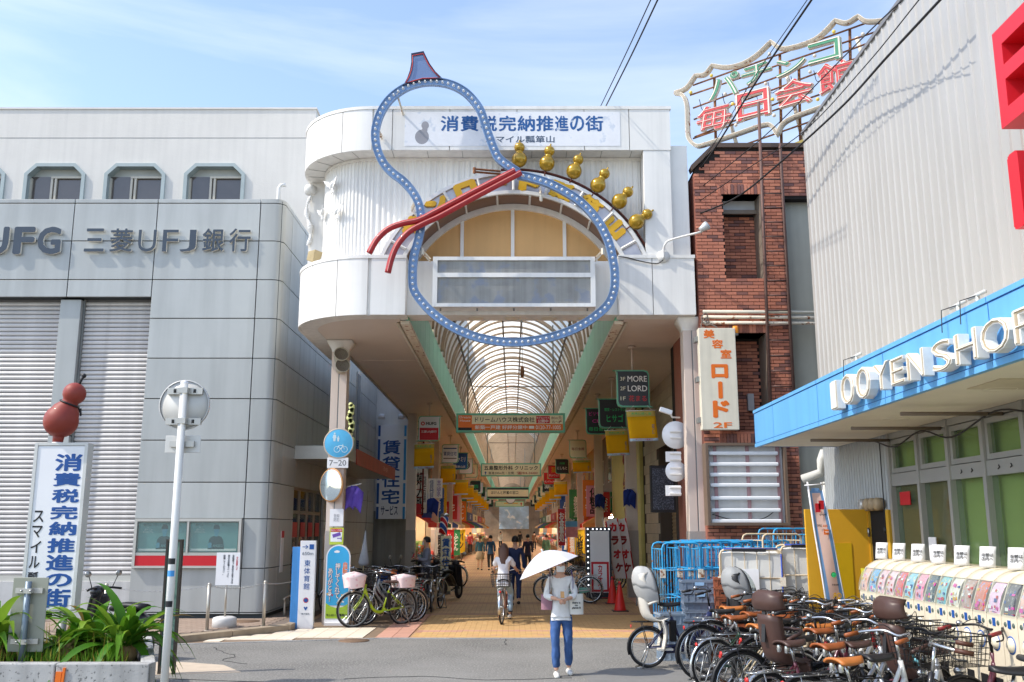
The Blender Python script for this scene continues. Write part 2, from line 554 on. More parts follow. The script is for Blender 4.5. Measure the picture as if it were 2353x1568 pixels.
# pink border bands and pale forecourt slabs
pt = MB(); pt.box(-0.145,0.145,-0.145,0.145,0,0.012)
pk_me = pt.mesh('tile'); pk_me.materials.append(pink_tile)
pl_me = pt.mesh('tile'); pl_me.materials.append(pale_tile)
for i in range(2):
    for j in range(16):
        mk('tile', pk_me, paving, (-2.33+i*0.3, YE+0.16+j*0.3, 0.004))
for j in range(34):
    mk('tile', pk_me, paving, (3.45, YE+0.16+j*0.3, 0.004))
fc = MB(); fc.prism([(-6.1,16.95),(-2.5,YE+0.02),(-2.5,24),(-4.3,24),(-4.3,19.3),(-5.9,17.25)], lambda a,b: V((a,b,0.006)), (0,0,-0.003))
fore = fc.obj('forecourt_paving', joint_m); tag(fore, kind='structure')
for i in range(12):
    for j in range(9):
        x, y = -6.0+0.15+i*0.3, 17.15+j*0.3
        lim = 16.98+(x+6.1)*0.28
        kerbx = -5.9+(y-17.25)*0.78
        if y-0.15 > lim and x+0.13 < -2.47 and x > kerbx+0.2:
            mk('tile', pl_me, fore, (x, y, 0.006))
# road edge strip
re_ = MB(); re_.prism([(-6.2,16.86),(-2.4,17.87),(3.6,17.87),(3.6,17.95),(-2.4,17.95),(-6.1,16.97)], lambda a,b: V((a,b,0.012)), (0,0,-0.02))
tag(re_.obj('road_edge_strip', concrete), kind='structure')
# bank pavement, raised, with kerb
sw = MB(); sw.prism([(-14,15.9),(-5.95,17.15),(-4.45,19.2),(-4.45,36),(-14,36)], lambda a,b: V((a,b,0.12)), (0,0,-0.14))
side = sw.obj('pavement', mat('walk_joint', (120,108,98), 0.9)); tag(side, kind='structure')
wt = MB(); wt.box(-0.145,0.145,-0.07,0.07,0,0.010); wt_me = wt.mesh('tile'); wt_me.materials.append(walk_tile)
for i in range(18):
    for j in range(22):
        x, y = -9.2+i*0.3+(0.15 if j % 2 else 0), 17.45+j*0.15
        if y > 20.4 and x < -5.0: continue
        if x > -5.95+(y-17.15)*0.73-0.28 or x > -4.75: continue
        if y < 15.9+(x+14)*0.155+0.2: continue
        if PY(0,0,1) and (x < -8.2 and y < 18): continue
        mk('tile', wt_me, side, (x, y, 0.12))
kb = MB()
for a, b in (((-5.95,17.1),(-5.2,18.12)), ((-5.19,18.13),(-4.42,19.18)), ((-4.42,19.2),(-4.42,20.6))):
    d = V((b[0]-a[0], b[1]-a[1], 0)).normalized(); n = V((d.y,-d.x,0))*0.12
    kb.add([(a[0],a[1],0),(b[0],b[1],0),(b[0]+n.x,b[1]+n.y,0),(a[0]+n.x,a[1]+n.y,0),(a[0],a[1],.137),(b[0],b[1],.137),(b[0]+n.x,b[1]+n.y,.12),(a[0]+n.x,a[1]+n.y,.12)],
           [(0,3,2,1),(4,5,6,7),(0,1,5,4),(1,2,6,5),(2,3,7,6),(3,0,4,7)])
tag(kb.obj('kerb', kerb_m), kind='structure')
# repair patch and cracks in the asphalt, manhole covers
pp = MB(); pp.prism([(-5.05,13.5),(-3.75,13.8),(-4.2,14.5),(-4.75,14.75),(-5.2,14.9),(-5.6,14.3)], lambda a,b: V((a,b,0.004)), (0,0,-0.003))
tag(pp.obj('road_patch', mat('patch', (196,180,160), 0.9, var=0.12, vs=4)), kind='structure')
pp = MB(); pp.prism([(0.9,14.0),(3.1,14.0),(3.3,11.5),(1.15,11.5)], lambda a,b: V((a,b,0.004)), (0,0,-0.003))
tag(pp.obj('road_patch', mat('patch_dark', (126,125,123), 0.92, var=0.1, vs=2, bump=0.5, bs=170)), kind='structure')
ck = MB()
for pts in ([(-5.0,16.6),(-4.6,15.9),(-4.3,15.5),(-4.35,15.0),(-3.9,14.6)], [(-0.1,17.85),(-0.12,17.3),(-0.1,16.9)], [(-2.2,13.2),(-1.2,13.4),(-0.3,13.1),(0.8,13.3)], [(-6.2,14.2),(-4.8,13.3),(-3.2,12.9)]):
    ck.tube([(a,b,0.002) for a,b in bez([(x,y,0) for x,y in pts],4) for a,b in [(a+rnd.uniform(-.02,.02), b+rnd.uniform(-.02,.02))]] if False else [(p.x+rnd.uniform(-.02,.02),p.y+rnd.uniform(-.02,.02),0.0) for p in bez([(x,y,0) for x,y in pts],5)], 0.008, 4)
tag(ck.obj('road_crack', mat('crack', (70,70,68), 0.95)), kind='structure')
for p, r_ in (((-2.8,17.55),0.27), ((2.35,17.5),0.3), ((-5.35,19.75),0.3)):
    mh = MB(); z = 0.13 if p[0] < -5 else 0.004
    mh.lathe([(0.001,0.012),(r_*0.93,0.012),(r_*0.95,0.006),(r_,0.010),(r_,-0.01)], 24, Matrix.Translation((p[0],p[1],z)))
    tag(mh.obj('manhole_cover', mat('iron_cover', (128,104,84), 0.7, metal=0.3, var=0.2, vs=30)), 'round rusty manhole cover set in %s' % {-2.8:'the road before the pale slabs', 2.35:'the road by the arcade edge', -5.35:'the tiled pavement by the bank'}[p[0]], 'manhole cover')

# ------------------------------------------------------------------ bank building
BY = 20.5
BX = -5.14
bank = thing('bank_building', 'grey panelled bank building with roller shutters and white upper storey', 'building', (-9, BY, 0))
zj = [ZY(v, BY) for v in (457,467.4,554,643,732,823.6,916.6,1012,1108.7,1192.5,1306.4,1408)] + [0.2]
xj = [-13.5, -11.7, XY(173.4,457,BY), XY(364,457,BY), XY(600,457,BY)]
XL, XS, XP0, XP1 = xj[2], xj[3], XY(131.5,700,BY), XY(181,700,BY)
zlint = ZY(683, BY)
core = MB()
core.box(-14, XS, BY+0.40, 36, 0.1, zj[0]-0.05)
core.box(XS+0.001, BX-0.06, BY+0.06, 22.69, 0.1, zj[0]-0.05)
core.box(XS+0.001, BX-0.06, 22.69, 26.3, 2.95, zj[0]-0.05)
core.box(XS+0.001, BX-1.0, 22.69, 26.3, 0.1, 2.95)
core.box(XS+0.001, BX-0.06, 26.3, 35.9, 0.1, zj[0]-0.05)
core.box(-14, XS, BY+0.06, BY+0.401, zlint+0.02, zj[0]-0.05)
core.obj('wall', bank_dark, bank)
G = 0.010
def fpanel(x0, x1, z0, z1):
    mb = MB(); mb.box(x0+G, x1-G, BY, BY+0.055, z0+G, z1-G)
    mb.obj('facade_panel', bank_panel, bank, bevel=0.006)
for i in range(4):
    for k in range(len(zj)-1):
        z1, z0 = zj[k], zj[k+1]
        if k >= 3: continue
        fpanel(xj[i], xj[i+1], z0, z1)
for a, b in ((-13.5,-11.7), (-11.7,XL), (XL,XS)):
    fpanel(a, b, zlint, zj[3])
for k in range(3, len(zj)-1): fpanel(XS, xj[4], zj[k+1], zj[k])
# rounded corner pieces
for k in range(len(zj)-1):
    mb = MB(); z1, z0 = zj[k]-G, zj[k+1]+G
    r0 = 0.22; cxx, cyy = BX-r0, BY+r0
    path = [(xj[4]+G, BY)] + [(cxx+r0*math.sin(R(a)), cyy-r0*math.cos(R(a))) for a in range(0,91,15)] + [(BX, 21.35-G)]
    inn = [(xj[4]+G, BY+0.055)] + [(cxx+(r0-.05)*math.sin(R(a)), cyy-(r0-.05)*math.cos(R(a))) for a in range(0,91,15)] + [(BX-0.05, 21.35-G)]
    n = len(path)
    vv = [(x,y,z0) for x,y in path]+[(x,y,z1) for x,y in path]+[(x,y,z0) for x,y in inn]+[(x,y,z1) for x,y in inn]
    ff = []
    for i in range(n-1):
        ff += [(i,i+1,n+i+1,n+i), (2*n+i,3*n+i,3*n+i+1,2*n+i+1), (n+i,n+i+1,3*n+i+1,3*n+i), (i,2*n+i,2*n+i+1,i+1)]
    mb.add(vv, ff, True)
    o = mb.obj('corner_panel', bank_panel, bank)
    md = o.modifiers.new('e', 'EDGE_SPLIT'); md.split_angle = R(40)
# side panels facing the arcade
yy = [21.35] + [22.7, 24.5, 26.3] + [28.2, 30.1, 32.0, 33.9, 35.9]
for i in range(len(yy)-1):
    for k in range(len(zj)-1):
        z1, z0 = zj[k], zj[k+1]
        if 22.6 < yy[i] < 26.2 and z0 < 2.9:
            if z1 < 3.0: continue
            z0 = 2.95
        mb = MB(); mb.box(BX-0.055, BX, yy[i]+G, yy[i+1]-G, z0+G, z1-G)
        mb.obj('facade_panel', bank_panel, bank)
# narrow recessed side windows
for y0, y1, z0, z1 in ((27.2,27.75,3.9,7.0), (31.2,31.75,3.9,7.0)):
    mb = MB(); mb.box(BX-0.02, BX+0.03, y0-.07, y1+.07, z0-.07, z1+.07); w = mb.obj('window', alu, bank)
    mb = MB(); mb.box(BX+0.031, BX+0.04, y0, y1, z0, z1); mb.obj('pane', mat('side_glass', (58,68,84), 0.08, spec=0.8), w)
# glazed entrance on the side
ent = MB(); ent.box(BX-1.0, BX-0.95, 22.7, 26.3, 0.12, 2.95)
ent.obj('lobby_wall', mat('lobby', (190,182,170), 0.7), bank)
for i in range(4):
    y0 = 22.75+i*0.88
    mb = MB()
    mb.box(BX-.12, BX-.06, y0, y0+.08, .12, 2.94); mb.box(BX-.12,BX-.06,y0+.80,y0+.86,.12,2.94)
    mb.box(BX-.12, BX-.06, y0+.08, y0+.80, .12, .28); mb.box(BX-.12,BX-.06,y0+.08,y0+.80,2.3,2.38); mb.box(BX-.12,BX-.06,y0+.08,y0+.80,2.86,2.94)
    d = mb.obj('door', mat('bronze', (138,126,114), 0.4, metal=0.5), bank)
    mb = MB(); mb.box(BX-.095, BX-.085, y0+.08, y0+.80, .28, 2.86); mb.obj('pane', glass('door_glass', (90,96,96), alpha=0.4), d)
    mb = MB(); mb.box(BX-.059, BX-.055, y0+.2, y0+.7, 1.75, 2.1); mb.obj('notice', red_print, d)
# entrance canopy
cn = thing('entrance_canopy', 'flat silver entrance canopy with worn red edge on the bank side wall', 'canopy', (-4.5,23,3.55))
MB().box(BX, -3.92, 22.6, 31.9, 3.57, 3.88).obj('canopy_slab', alu, cn)
MB().box(-3.918, -3.895, 24.0, 31.95, 3.53, 3.92).obj('red_fascia', mat('worn_red', (178,76,58), 0.55, var=0.15, vs=4, streak=0.2), cn)
text('三菱UFJ銀行', (-3.893, 29.5, 3.73), 1.3, 0.16, mat('faded_print', (212,150,132), 0.6), cn, EAST)
# shutters with separate slats
sl = MB()
prof = [(0,0),(-0.028,0.012),(-0.034,0.045),(-0.02,0.078),(0,0.09)]
sl.add([(x,y,z) for x in (0,1) for y,z in prof], [(i,i+5,i+6,i+1) for i in range(4)])
slat_me = sl.mesh('slat'); slat_me.materials.append(shutter_m)
for x0, x1, lab in ((-13.4, XP0, 'a'), (XP1, XS, 'b')):
    mb = MB(); mb.box(x0+.002, x1-.002, BY+0.33, BY+0.36, 0.6, zlint+.02); sh = mb.obj('shutter', mat('shutter_back', (120,120,122), 0.8), bank)
    z = 0.98
    while z < zlint-0.06:
        o = mk('slat', slat_me, sh, (x0+.03, BY+0.327, z)); o.scale = (x1-x0-.06, 1, 1); z += 0.098
    MB().box(x0+.03, x1-.03, BY+0.27, BY+0.325, 0.86, 0.98).obj('bottom_rail', alu, sh)
    for xx in ((x0+.0) , (x1-.03)):
        MB().box(xx, xx+.03, BY+0.24, BY+0.33, 0.6, zlint).obj('guide_rail', grey_metal, sh)
    MB().box(x0-.02, x1, BY+0.10, BY+0.45, 0.12, 0.86).obj('plinth', mat('plinth', (196,196,194), 0.6, streak=0.15), bank)
zz = [zlint-.02] + [ZY(1000,BY), 0.2]
for k in range(2):
    MB().box(XP0+.01, XP1-.01, BY+0.12, BY+0.42, zz[k+1]+G, zz[k]-G).obj('pillar_panel', bank_panel, bank, bevel=0.006)
# white upper storey
UY = 23.4
zt = ZY(252, UY)
up = MB()
ZW0 = ZY(377, UY) ; ZWB = zj[0]-1.0
wins = [XY(u, 420, UY) for u in (-58, 126, 310, 493)]
WW = XY(196,420,UY)-XY(56,420,UY)
xs = [-16]
for c in wins: xs += [c-WW/2, c+WW/2]
xs += [BX-0.02]
for i in range(0, len(xs)-1, 2):
    up.box(xs[i], xs[i+1], UY, UY+0.4, ZWB, zt)
for i in range(1, len(xs)-1, 2):
    up.box(xs[i], xs[i+1], UY, UY+0.4, ZW0, zt)
up.box(-16, BX-0.02, UY+0.401, 35.9, ZWB, zt-.3)
up.box(BX-0.25, BX-0.021, UY+0.401, 35.9, zt-.3, zt)
us = up.obj('upper_wall', white_wall, bank)
MB().box(-16, BX-0.01, UY-.004, UY+.05, ZY(317,UY)-.012, ZY(317,UY)+.006).obj('wall_joint', mat('joint_line',(150,150,150),0.8), bank)
MB().box(-16, BX+0.01, UY-.03, UY+.5, zt, zt+.05).obj('parapet_cap', white_wall, bank)
win_glass = mat('upper_glass', (92,84,80), 0.06, var=0.2, vs=0.8, spec=0.9)
fr_m = mat('window_frame', (170,182,182), 0.5)
bz_m = mat('sash', (196,190,176), 0.45)
for c in wins:
    x0, x1 = c-WW/2, c+WW/2
    ch = 0.28
    out = [(x0,ZWB),(x0,ZW0-ch),(x0+ch,ZW0),(x1-ch,ZW0),(x1,ZW0-ch),(x1,ZWB)]
    e = 0.09
    inn = [(x0+e,ZWB),(x0+e,ZW0-ch-e*.4),(x0+ch+e*.4,ZW0-e),(x1-ch-e*.4,ZW0-e),(x1-e,ZW0-ch-e*.4),(x1-e,ZWB)]
    mb = MB(); mb.ring(inn, out, lambda a,b: V((a,UY-.06,b)), (0,.4,0), closed=False)
    for s_, xc in ((-1,x0),(1,x1)):      # wall corner filling beside the chamfer
        mb2 = MB(); mb2.prism([(xc,ZW0-ch),(xc,ZW0),(xc-s_*ch,ZW0)], lambda a,b: V((a,UY+.0,b)), (0,.3,0)); mb2.obj('chamfer_fill', white_wall, bank)
    w = mb.obj('window', fr_m, bank)
    MB().box(x0+e, x1-e, UY+.18, UY+.2, ZW0-.34, ZW0-.06).obj('blind_box', mat('blind_box', (176,178,172), 0.6), w)
    MB().box(x0+e, x1-e, UY+.16, UY+.175, ZWB, ZW0-.30).obj('pane', win_glass, w)
    zs = ZW0-.36
    mb = MB()
    for xa in (x0+e, x0+.40*(x1-x0), x0+.43*(x1-x0)+.05, x1-e-.05):
        mb.box(xa, xa+.055, UY+.10, UY+.158, ZWB, zs)
    mb.box(x0+.4*(x1-x0), x1-e, UY+.09, UY+.157, zs, zs+.055)
    mb.obj('sash', bz_m, w)
# lettering on the bank
zc = ZY(555, BY)
def bigletter(ch, u0, u1, v0, v1, par, Y, depth=0.06, bold=0.02, m=None, sides=None):
    a = PY(u0, v1, Y); b = PY(u1, v0, Y)
    o = text(ch, ((a.x+b.x)/2, Y-depth*0.5-0.03, (a.z+b.z)/2), b.x-a.x, b.z-a.z, [m or letter_dark, sides or letter_side], par, FRONT, ext=depth, bold=bold, name='letter')
    for p in o.data.polygons:
        if p.normal.y > -0.5: p.material_index = 1
    return o
for ch, u0, u1 in (('M',-95,-42),('U',-36,28),('F',32,87),('G',87,147)):
    bigletter(ch, u0, u1, 524, 587, bank, BY, bold=0.03)
xs_ = [(196,246),(254,310),(319,364),(375,414),(415,455),(466,519),(527,580)]
for ch, (u0,u1) in zip('三菱UFJ銀行', xs_):
    bigletter(ch, u0, u1, 528 if ch not in 'UFJ' else 531, 581, bank, BY, bold=0.012 if ch not in 'UFJ' else 0.0)
# roof pipe vent
pvn = MB(); q = PY(640, 452, 22.5); pvn.tube([(q.x,q.y,q.z-.8),(q.x,q.y,q.z+.22),(q.x+.05,q.y,q.z+.30),(q.x+.16,q.y,q.z+.30)], 0.05, 8)
pvn.obj('vent_pipe', white_panel, bank)
MB().box(-14, BX-.07, BY+.07, UY, zj[0]-.06, zj[0]-.055).obj('terrace', grey_wall, bank)
# poster case
a, b = PY(306, 1306, BY), PY(558, 1192, BY)
pc = thing('poster_case', 'silver framed poster case with two teal baseball posters on the bank wall', 'display case', ((a.x+b.x)/2, BY, a.z))
fw = 0.04
mb = MB(); mb.box(a.x, b.x, BY-.09, BY-.002, a.z, a.z+.05); mb.box(a.x,b.x,BY-.09,BY-.002,b.z-.06,b.z)
mb.box(a.x,a.x+.05,BY-.09,BY-.002,a.z+.05,b.z-.06); mb.box(b.x-.05,b.x,BY-.09,BY-.002,a.z+.05,b.z-.06)
mb.box((a.x+b.x)/2-.02,(a.x+b.x)/2+.02,BY-.085,BY-.002,a.z+.32,b.z-.06)
mb.obj('frame', alu, pc)
MB().box(a.x+.05, b.x-.05, BY-.07, BY-.004, a.z+.05, a.z+.26).obj('red_strip', red_print, pc)
MB().box(a.x+.05, b.x-.05, BY-.072, BY-.004, a.z+.26, a.z+.32).obj('ledge', alu, pc)
teal_bg = mat('poster_teal', (112,160,164), 0.35, var=0.22, vs=1.4)
teal_d = mat('poster_dark', (58,88,96), 0.4, var=0.1)
teal_f = mat('poster_skin', (96,158,182), 0.4, var=0.1)
for k in range(2):
    x0 = a.x+.07+k*((b.x-a.x)/2-.03); x1 = x0+(b.x-a.x)/2-.12
    z0, z1 = a.z+.34, b.z-.09
    MB().box(x0, x1, BY-.03, BY-.02, z0, z1).obj('poster', [teal_bg], pc)
    MB().box(x0+.02, x1-.02, BY-.034, BY-.031, z0+.015, z0+.06).obj('poster_foot', white_print, pc)
    xm = x0+.55*(x1-x0); ps_ = (z1-z0)/.84
    f = MB(); 
    f.prism([(-.24,.07),(-.21,.35),(-.15,.43),(-.05,.46),(.05,.46),(.15,.43),(.21,.33),(.25,.07)], lambda p,q: V((xm+p*ps_,BY-.0345,z0+q*ps_)), (0,.002,0)); f.obj('poster_figure', teal_d, pc)
    f = MB(); f.prism([(-.045,.44),(-.05,.52),(-.075,.58),(-.075,.70),(.075,.70),(.075,.58),(.05,.52),(.045,.44)], lambda p,q: V((xm+p*ps_,BY-.0365,z0+q*ps_)), (0,.0015,0)); f.obj('poster_face', teal_f, pc)
    f = MB(); f.prism([(-.10,.66),(-.085,.74),(-.04,.785),(.04,.785),(.085,.74),(.10,.66)], lambda p,q: V((xm+p*ps_,BY-.0385,z0+q*ps_)), (0,.0015,0)); f.obj('poster_cap', teal_d, pc)
    f = MB(); f.prism([(-.22,.1),(-.24,.2),(-.19,.27),(-.13,.25),(-.12,.12)], lambda p,q: V((xm+p*ps_,BY-.0385,z0+q*ps_)), (0,.0015,0)); f.obj('poster_hand', teal_f, pc)
    text('ANGELS', (xm+.04, BY-.039, z0+.17*ps_), .3*ps_, .08*ps_, teal_bg, pc, ext=.001, bold=.02)
    text('銀行は「行く」から「持つ」へ。', ((x0+x1)/2, BY-.035, z1-.04), (x1-x0)*.8, .06, teal_d, pc, ext=.001)
    text('でも、\n銀行サービスが\n受けられるんですね。', (x0+.2, BY-.035, z0+.45), .22, .13, white_print, pc, ext=.001)
MB().box(a.x+.05, b.x-.05, BY-.082, BY-.078, a.z+.32, b.z-.06).obj('pane', glass('case_glass', (190,200,200), alpha=0.10), pc)
# ------------------------------------------------------------------ arcade gateway
AY = 17.9
gate = thing('arcade_gateway', 'white rounded two-storey gateway over the mouth of the shopping arcade', 'gateway', (0, AY, 0))
AC, AR = V((-2.8, 19.55)), 1.65
def plan(d=0.0, a0=-90, a1=-180, n=18):
    return [(AC.x+(AR-d)*math.cos(R(a0+(a1-a0)*i/n)), AC.y+(AR-d)*math.sin(R(a0+(a1-a0)*i/n))) for i in range(n+1)]
def strip(path, z0, z1, th, name, m, closed_top=True):
    # vertical curved panel of thickness th following a plan path (outer side first)
    mb = MB(); n = len(path)
    outs, inns = [], []
    for i, p in enumerate(path):
        a = path[max(0,i-1)]; b = path[min(n-1,i+1)]
        d = V((b[0]-a[0], b[1]-a[1])).normalized(); nn = V((-d.y, d.x))
        if nn.dot(V((0.0,-1.0))) > 0.0 or (abs(nn.y) < 1e-3 and nn.x < 0): nn = -nn
        outs.append(p); inns.append((p[0]+nn.x*th, p[1]+nn.y*th))
    vv = [(x,y,z0) for x,y in outs]+[(x,y,z1) for x,y in outs]+[(x,y,z0) for x,y in inns]+[(x,y,z1) for x,y in inns]
    ff = []
    for i in range(n-1):
        ff += [(i,n+i,n+i+1,i+1),(2*n+i,2*n+i+1,3*n+i+1,3*n+i),(n+i,3*n+i,3*n+i+1,n+i+1),(i,i+1,2*n+i+1,2*n+i)]
    ff += [(0,2*n,3*n,n),(n-1,2*n-1,4*n-1,3*n-1)]
    mb.add(vv, ff, True)
    o = mb.obj(name, m, gate)
    md = o.modifiers.new('e','EDGE_SPLIT'); md.split_angle = R(35)
    return o
ZS, ZL, ZU0, ZU1 = 6.0, 7.16, 9.37, 10.27
g2 = 0.008
def fl(x0, x1, y=AY): return [(x1-g2, y), (x0+g2, y)]
XC0, XC1, XR = -2.06, 2.07, 3.56
# lower band panels
for x0, x1 in ((-2.75,XC0),(XC1,2.73),(2.73,XR)): strip(fl(x0,x1), ZS, ZL, 0.05, 'fascia_panel', white_panel)
arcs = [(-90.3,-112),(-112.6,-136),(-136.6,-158),(-158.6,-180)]
for a0, a1 in arcs: strip(plan(0,a0,a1,10), ZS, ZL, 0.05, 'fascia_panel', white_panel)
strip([(AC.x-AR, AC.y+.01),(AC.x-AR, 23.0)], ZS, ZL, 0.05, 'fascia_panel', white_panel)
# upper band panels
for x0, x1 in ((-2.78,-2.4),(-2.4,-1.25),(-1.25,0.1),(0.1,1.45),(1.45,2.35),(2.35,3.18)): strip(fl(x0,x1), ZU0, ZU1, 0.05, 'fascia_panel', white_panel)
for a0, a1 in arcs: strip(plan(0,a0,a1,10), ZU0, ZU1, 0.05, 'fascia_panel', white_panel)
strip([(AC.x-AR, AC.y+.01),(AC.x-AR, 23.0)], ZU0, ZU1, 0.05, 'fascia_panel', white_panel)
# bodies behind the panels
def slab(path, z0, z1, name, m):
    mb = MB(); mb.prism(path, lambda a,b: V((a,b,z1)), (0,0,z0-z1)); return mb.obj(name, m, gate)
pl = plan(0.052)
slab([(3.17,AY+.052)]+pl+[(AC.x-AR+.052,23),(3.17,23)], ZU0+.004, ZU1-.004, 'upper_slab', white_panel)
slab([(XC0-.004,AY+.052)]+pl+[(AC.x-AR+.052,23),(XC0-.004,23)], ZS+.02, ZL-.004, 'lower_slab', white_panel)
slab([(XR-.004,AY+.052),(XC1+.004,AY+.052),(XC1+.004,23),(XR-.004,23)], ZS+.02, ZL-.004, 'lower_slab', white_panel)
# coping trims
for z in (ZU1, ZL):
    xr = 3.2 if z == ZU1 else XR+.01
    if z == ZU1:
        strip([(xr,AY-.015)]+plan(-0.015)+[(AC.x-AR-.015,23)], z-.03, z+.035, 0.12, 'coping', white_panel)
    else:
        strip([(XC0,AY-.015)]+plan(-0.015)+[(AC.x-AR-.015,23)], z-.03, z+.035, 0.5, 'coping', white_panel)
        strip([(xr,AY-.015),(XC1,AY-.015)], z-.03, z+.035, 0.5, 'coping', white_panel)
# right pilasters of the recess
MB().box(2.62, 3.16, AY+.01, 22, ZL+.04, ZU0-.002).obj('pilaster', white_panel, gate, bevel=.008)
MB().box(3.162, 3.52, AY+.14, 22, ZL+.04, ZU0+.15).obj('pilaster', white_panel, gate, bevel=.008)
# left end wall behind the curve
MB().box(AC.x-AR+.05, AC.x-AR+.5, 19.75, 23, ZL+.02, ZU0-.002).obj('end_wall', white_panel, gate)
# corrugated recessed wall, cut round the arch
ACX, ACZ, RI, RO = 0.03, 6.1, 2.38, 2.81
mb = MB()
pts = [(2.61-.0285*i, AY+.45) for i in range(int((2.61+2.8)/.0285))]
npl = 92
pts += plan(0.45, -90, -180, npl)
top, bot = [], []
nrm = []
for i, p in enumerate(pts):
    if p[0] > -2.8: n = V((0,-1))
    else: n = (V(p)-AC).normalized()
    q = V(p) + n*(0.022 if (i//2) % 2 else 0.0)
    dx = abs(p[0]-ACX)
    z0 = ZL+.02
    rr = (RI+RO)/2
    if dx < rr: z0 = max(z0, ACZ+math.sqrt(rr*rr-dx*dx))
    bot.append((q.x,q.y,z0)); top.append((q.x,q.y,ZU0))
n = len(pts)
mb.add(bot+top, [(i,n+i,n+i+1,i+1) for i in range(n-1)])
mb.obj('corrugated_wall', white_panel, gate)
strip([(2.62,AY+.41)]+plan(0.41), ZU0-.06, ZU0-.003, 0.06, 'wall_cap', white_panel)
# upper soffit joints
mb = MB()
for x in (-2.4,-1.7,-1.0,-.3,.4,1.1,1.8,2.4):
    mb.box(x-.004, x+.004, AY+.06, AY+.44, ZU0-.003, ZU0+.003)
for a in (-105,-122,-140,-158,-174):
    c_, s_ = math.cos(R(a)), math.sin(R(a))
    mb.tube([(AC.x+(AR-.06)*c_, AC.y+(AR-.06)*s_, ZU0+.001), (AC.x+(AR-.42)*c_, AC.y+(AR-.42)*s_, ZU0+.001)], 0.006, 4)
mb.obj('soffit_joint', mat('joint_grey', (150,150,148), 0.8), gate)
# centre of the lower band: set back face, soffit and light board
CYF = AY+.28
MB().box(XC0, XC1, CYF, CYF+.10, ZS+.06, ZL-.01).obj('centre_fascia', white_panel, gate)
MB().box(XC0, XC1, CYF+.101, CYF+.60, ZS+.07, ZS+.3).obj('centre_soffit', white_panel, gate)
for i in range(5):
    x = -1.45+i*.73
    m2 = MB(); m2.lathe([(0.001,0),(0.13,0),(0.15,-.012),(0.15,.02)], 20, Matrix.Translation((x, CYF+.33, ZS+.066)))
    m2.obj('downlight', mat('downlight', (236,226,206), 0.4), gate)
# lettered arch
def arcpts(r, n=40, a0=None, a1=None):
    base = math.asin((ZL+.03-ACZ)/r)
    a0 = base if a0 is None else a0; a1 = math.pi-base if a1 is None else a1
    return [(ACX+r*math.cos(a0+(a1-a0)*i/n), ACZ+r*math.sin(a0+(a1-a0)*i/n)) for i in range(n+1)]
at = lambda a,b: V((a, AY+.05, b))
arch = MB().ring(arcpts(RI+.03), arcpts(RO-.03), at, (0,.06,0), False).obj('arch_board', sil_panel, gate)
MB().ring(arcpts(RI-.02), arcpts(RI+.05), lambda a,b: V((a,AY-.0,b)), (0,.1,0), False).obj('arch_rim', white_panel, gate)
MB().ring(arcpts(RO-.05), arcpts(RO+.02), lambda a,b: V((a,AY-.0,b)), (0,.45,0), False).obj('arch_rim', white_panel, gate)
MB().ring(arcpts(RO+.09,40,R(22),R(95)), arcpts(RO+.115,40,R(22),R(95)), lambda a,b: V((a,AY+.1,b)), (0,.1,0), False).obj('gourd_rail', mat('dark_rust',(104,50,40),0.7,var=.2), gate)
for k in range(9):
    t = R(30+ (150-30)*k/8)
    p0, p1 = (ACX+(RI+.05)*math.cos(t), AY-.01, ACZ+(RI+.05)*math.sin(t)), (ACX+(RO-.05)*math.cos(t), AY-.01, ACZ+(RO-.05)*math.sin(t))
    MB().tube([p0,p1], .028, 4).obj('arch_divider', white_panel, gate)
# barrel behind the arch: brown panes and white ribs, then the tan window
mb = MB()
a_ = arcpts(RI-.02, 40)
vv = [(x, AY+.06, z) for x,z in a_]+[(x, AY+.68, z) for x,z in a_]
mb.add(vv, [(i,41+i,42+i,i+1) for i in range(40)], True)
mb.obj('arch_soffit', brown_panel, gate)
for k in range(8):
    t = R(34+(146-34)*k/7)
    r_ = RI-.035
    MB().tube([(ACX+r_*math.cos(t),AY+.06,ACZ+r_*math.sin(t)),(ACX+r_*math.cos(t),AY+.68,ACZ+r_*math.sin(t))], .022, 4).obj('soffit_rib', white_panel, gate)
MB().ring(arcpts(RI-.14), arcpts(RI-.025), lambda a,b: V((a,AY+.60,b)), (0,.1,0), False).obj('window_arch', white_panel, gate)
mull = [XY(1062,540,AY+.66), XY(1178,540,AY+.66), XY(1297,540,AY+.66)]
edges = [-2.3]+mull+[2.36]
for i in range(4):
    x0, x1 = edges[i], edges[i+1]
    poly = [(x0, 6.6)]
    rr = RI-.05
    for k in range(13):
        x = x0+(x1-x0)*k/12
        h = rr*rr-(x-ACX)**2
        poly.append((x, max(6.65, ACZ+math.sqrt(h)) if h > 0 else 6.65))
    poly.append((x1, 6.6))
    MB().prism(poly, lambda a,b: V((a,AY+.68,b)), (0,.02,0)).obj('window_panel', tan_panel, gate)
for x in mull:
    MB().box(x-.035, x+.035, AY+.64, AY+.679, 6.6, ACZ+math.sqrt((RI-.1)**2-(x-ACX)**2)).obj('mullion', white_panel, gate)
for xx in (-1.55, 1.62, 0.15):
    MB().box(xx, xx+.09, AY+.45, AY+.55, ZL, ZL+.13).obj('small_box', white_panel, gate)
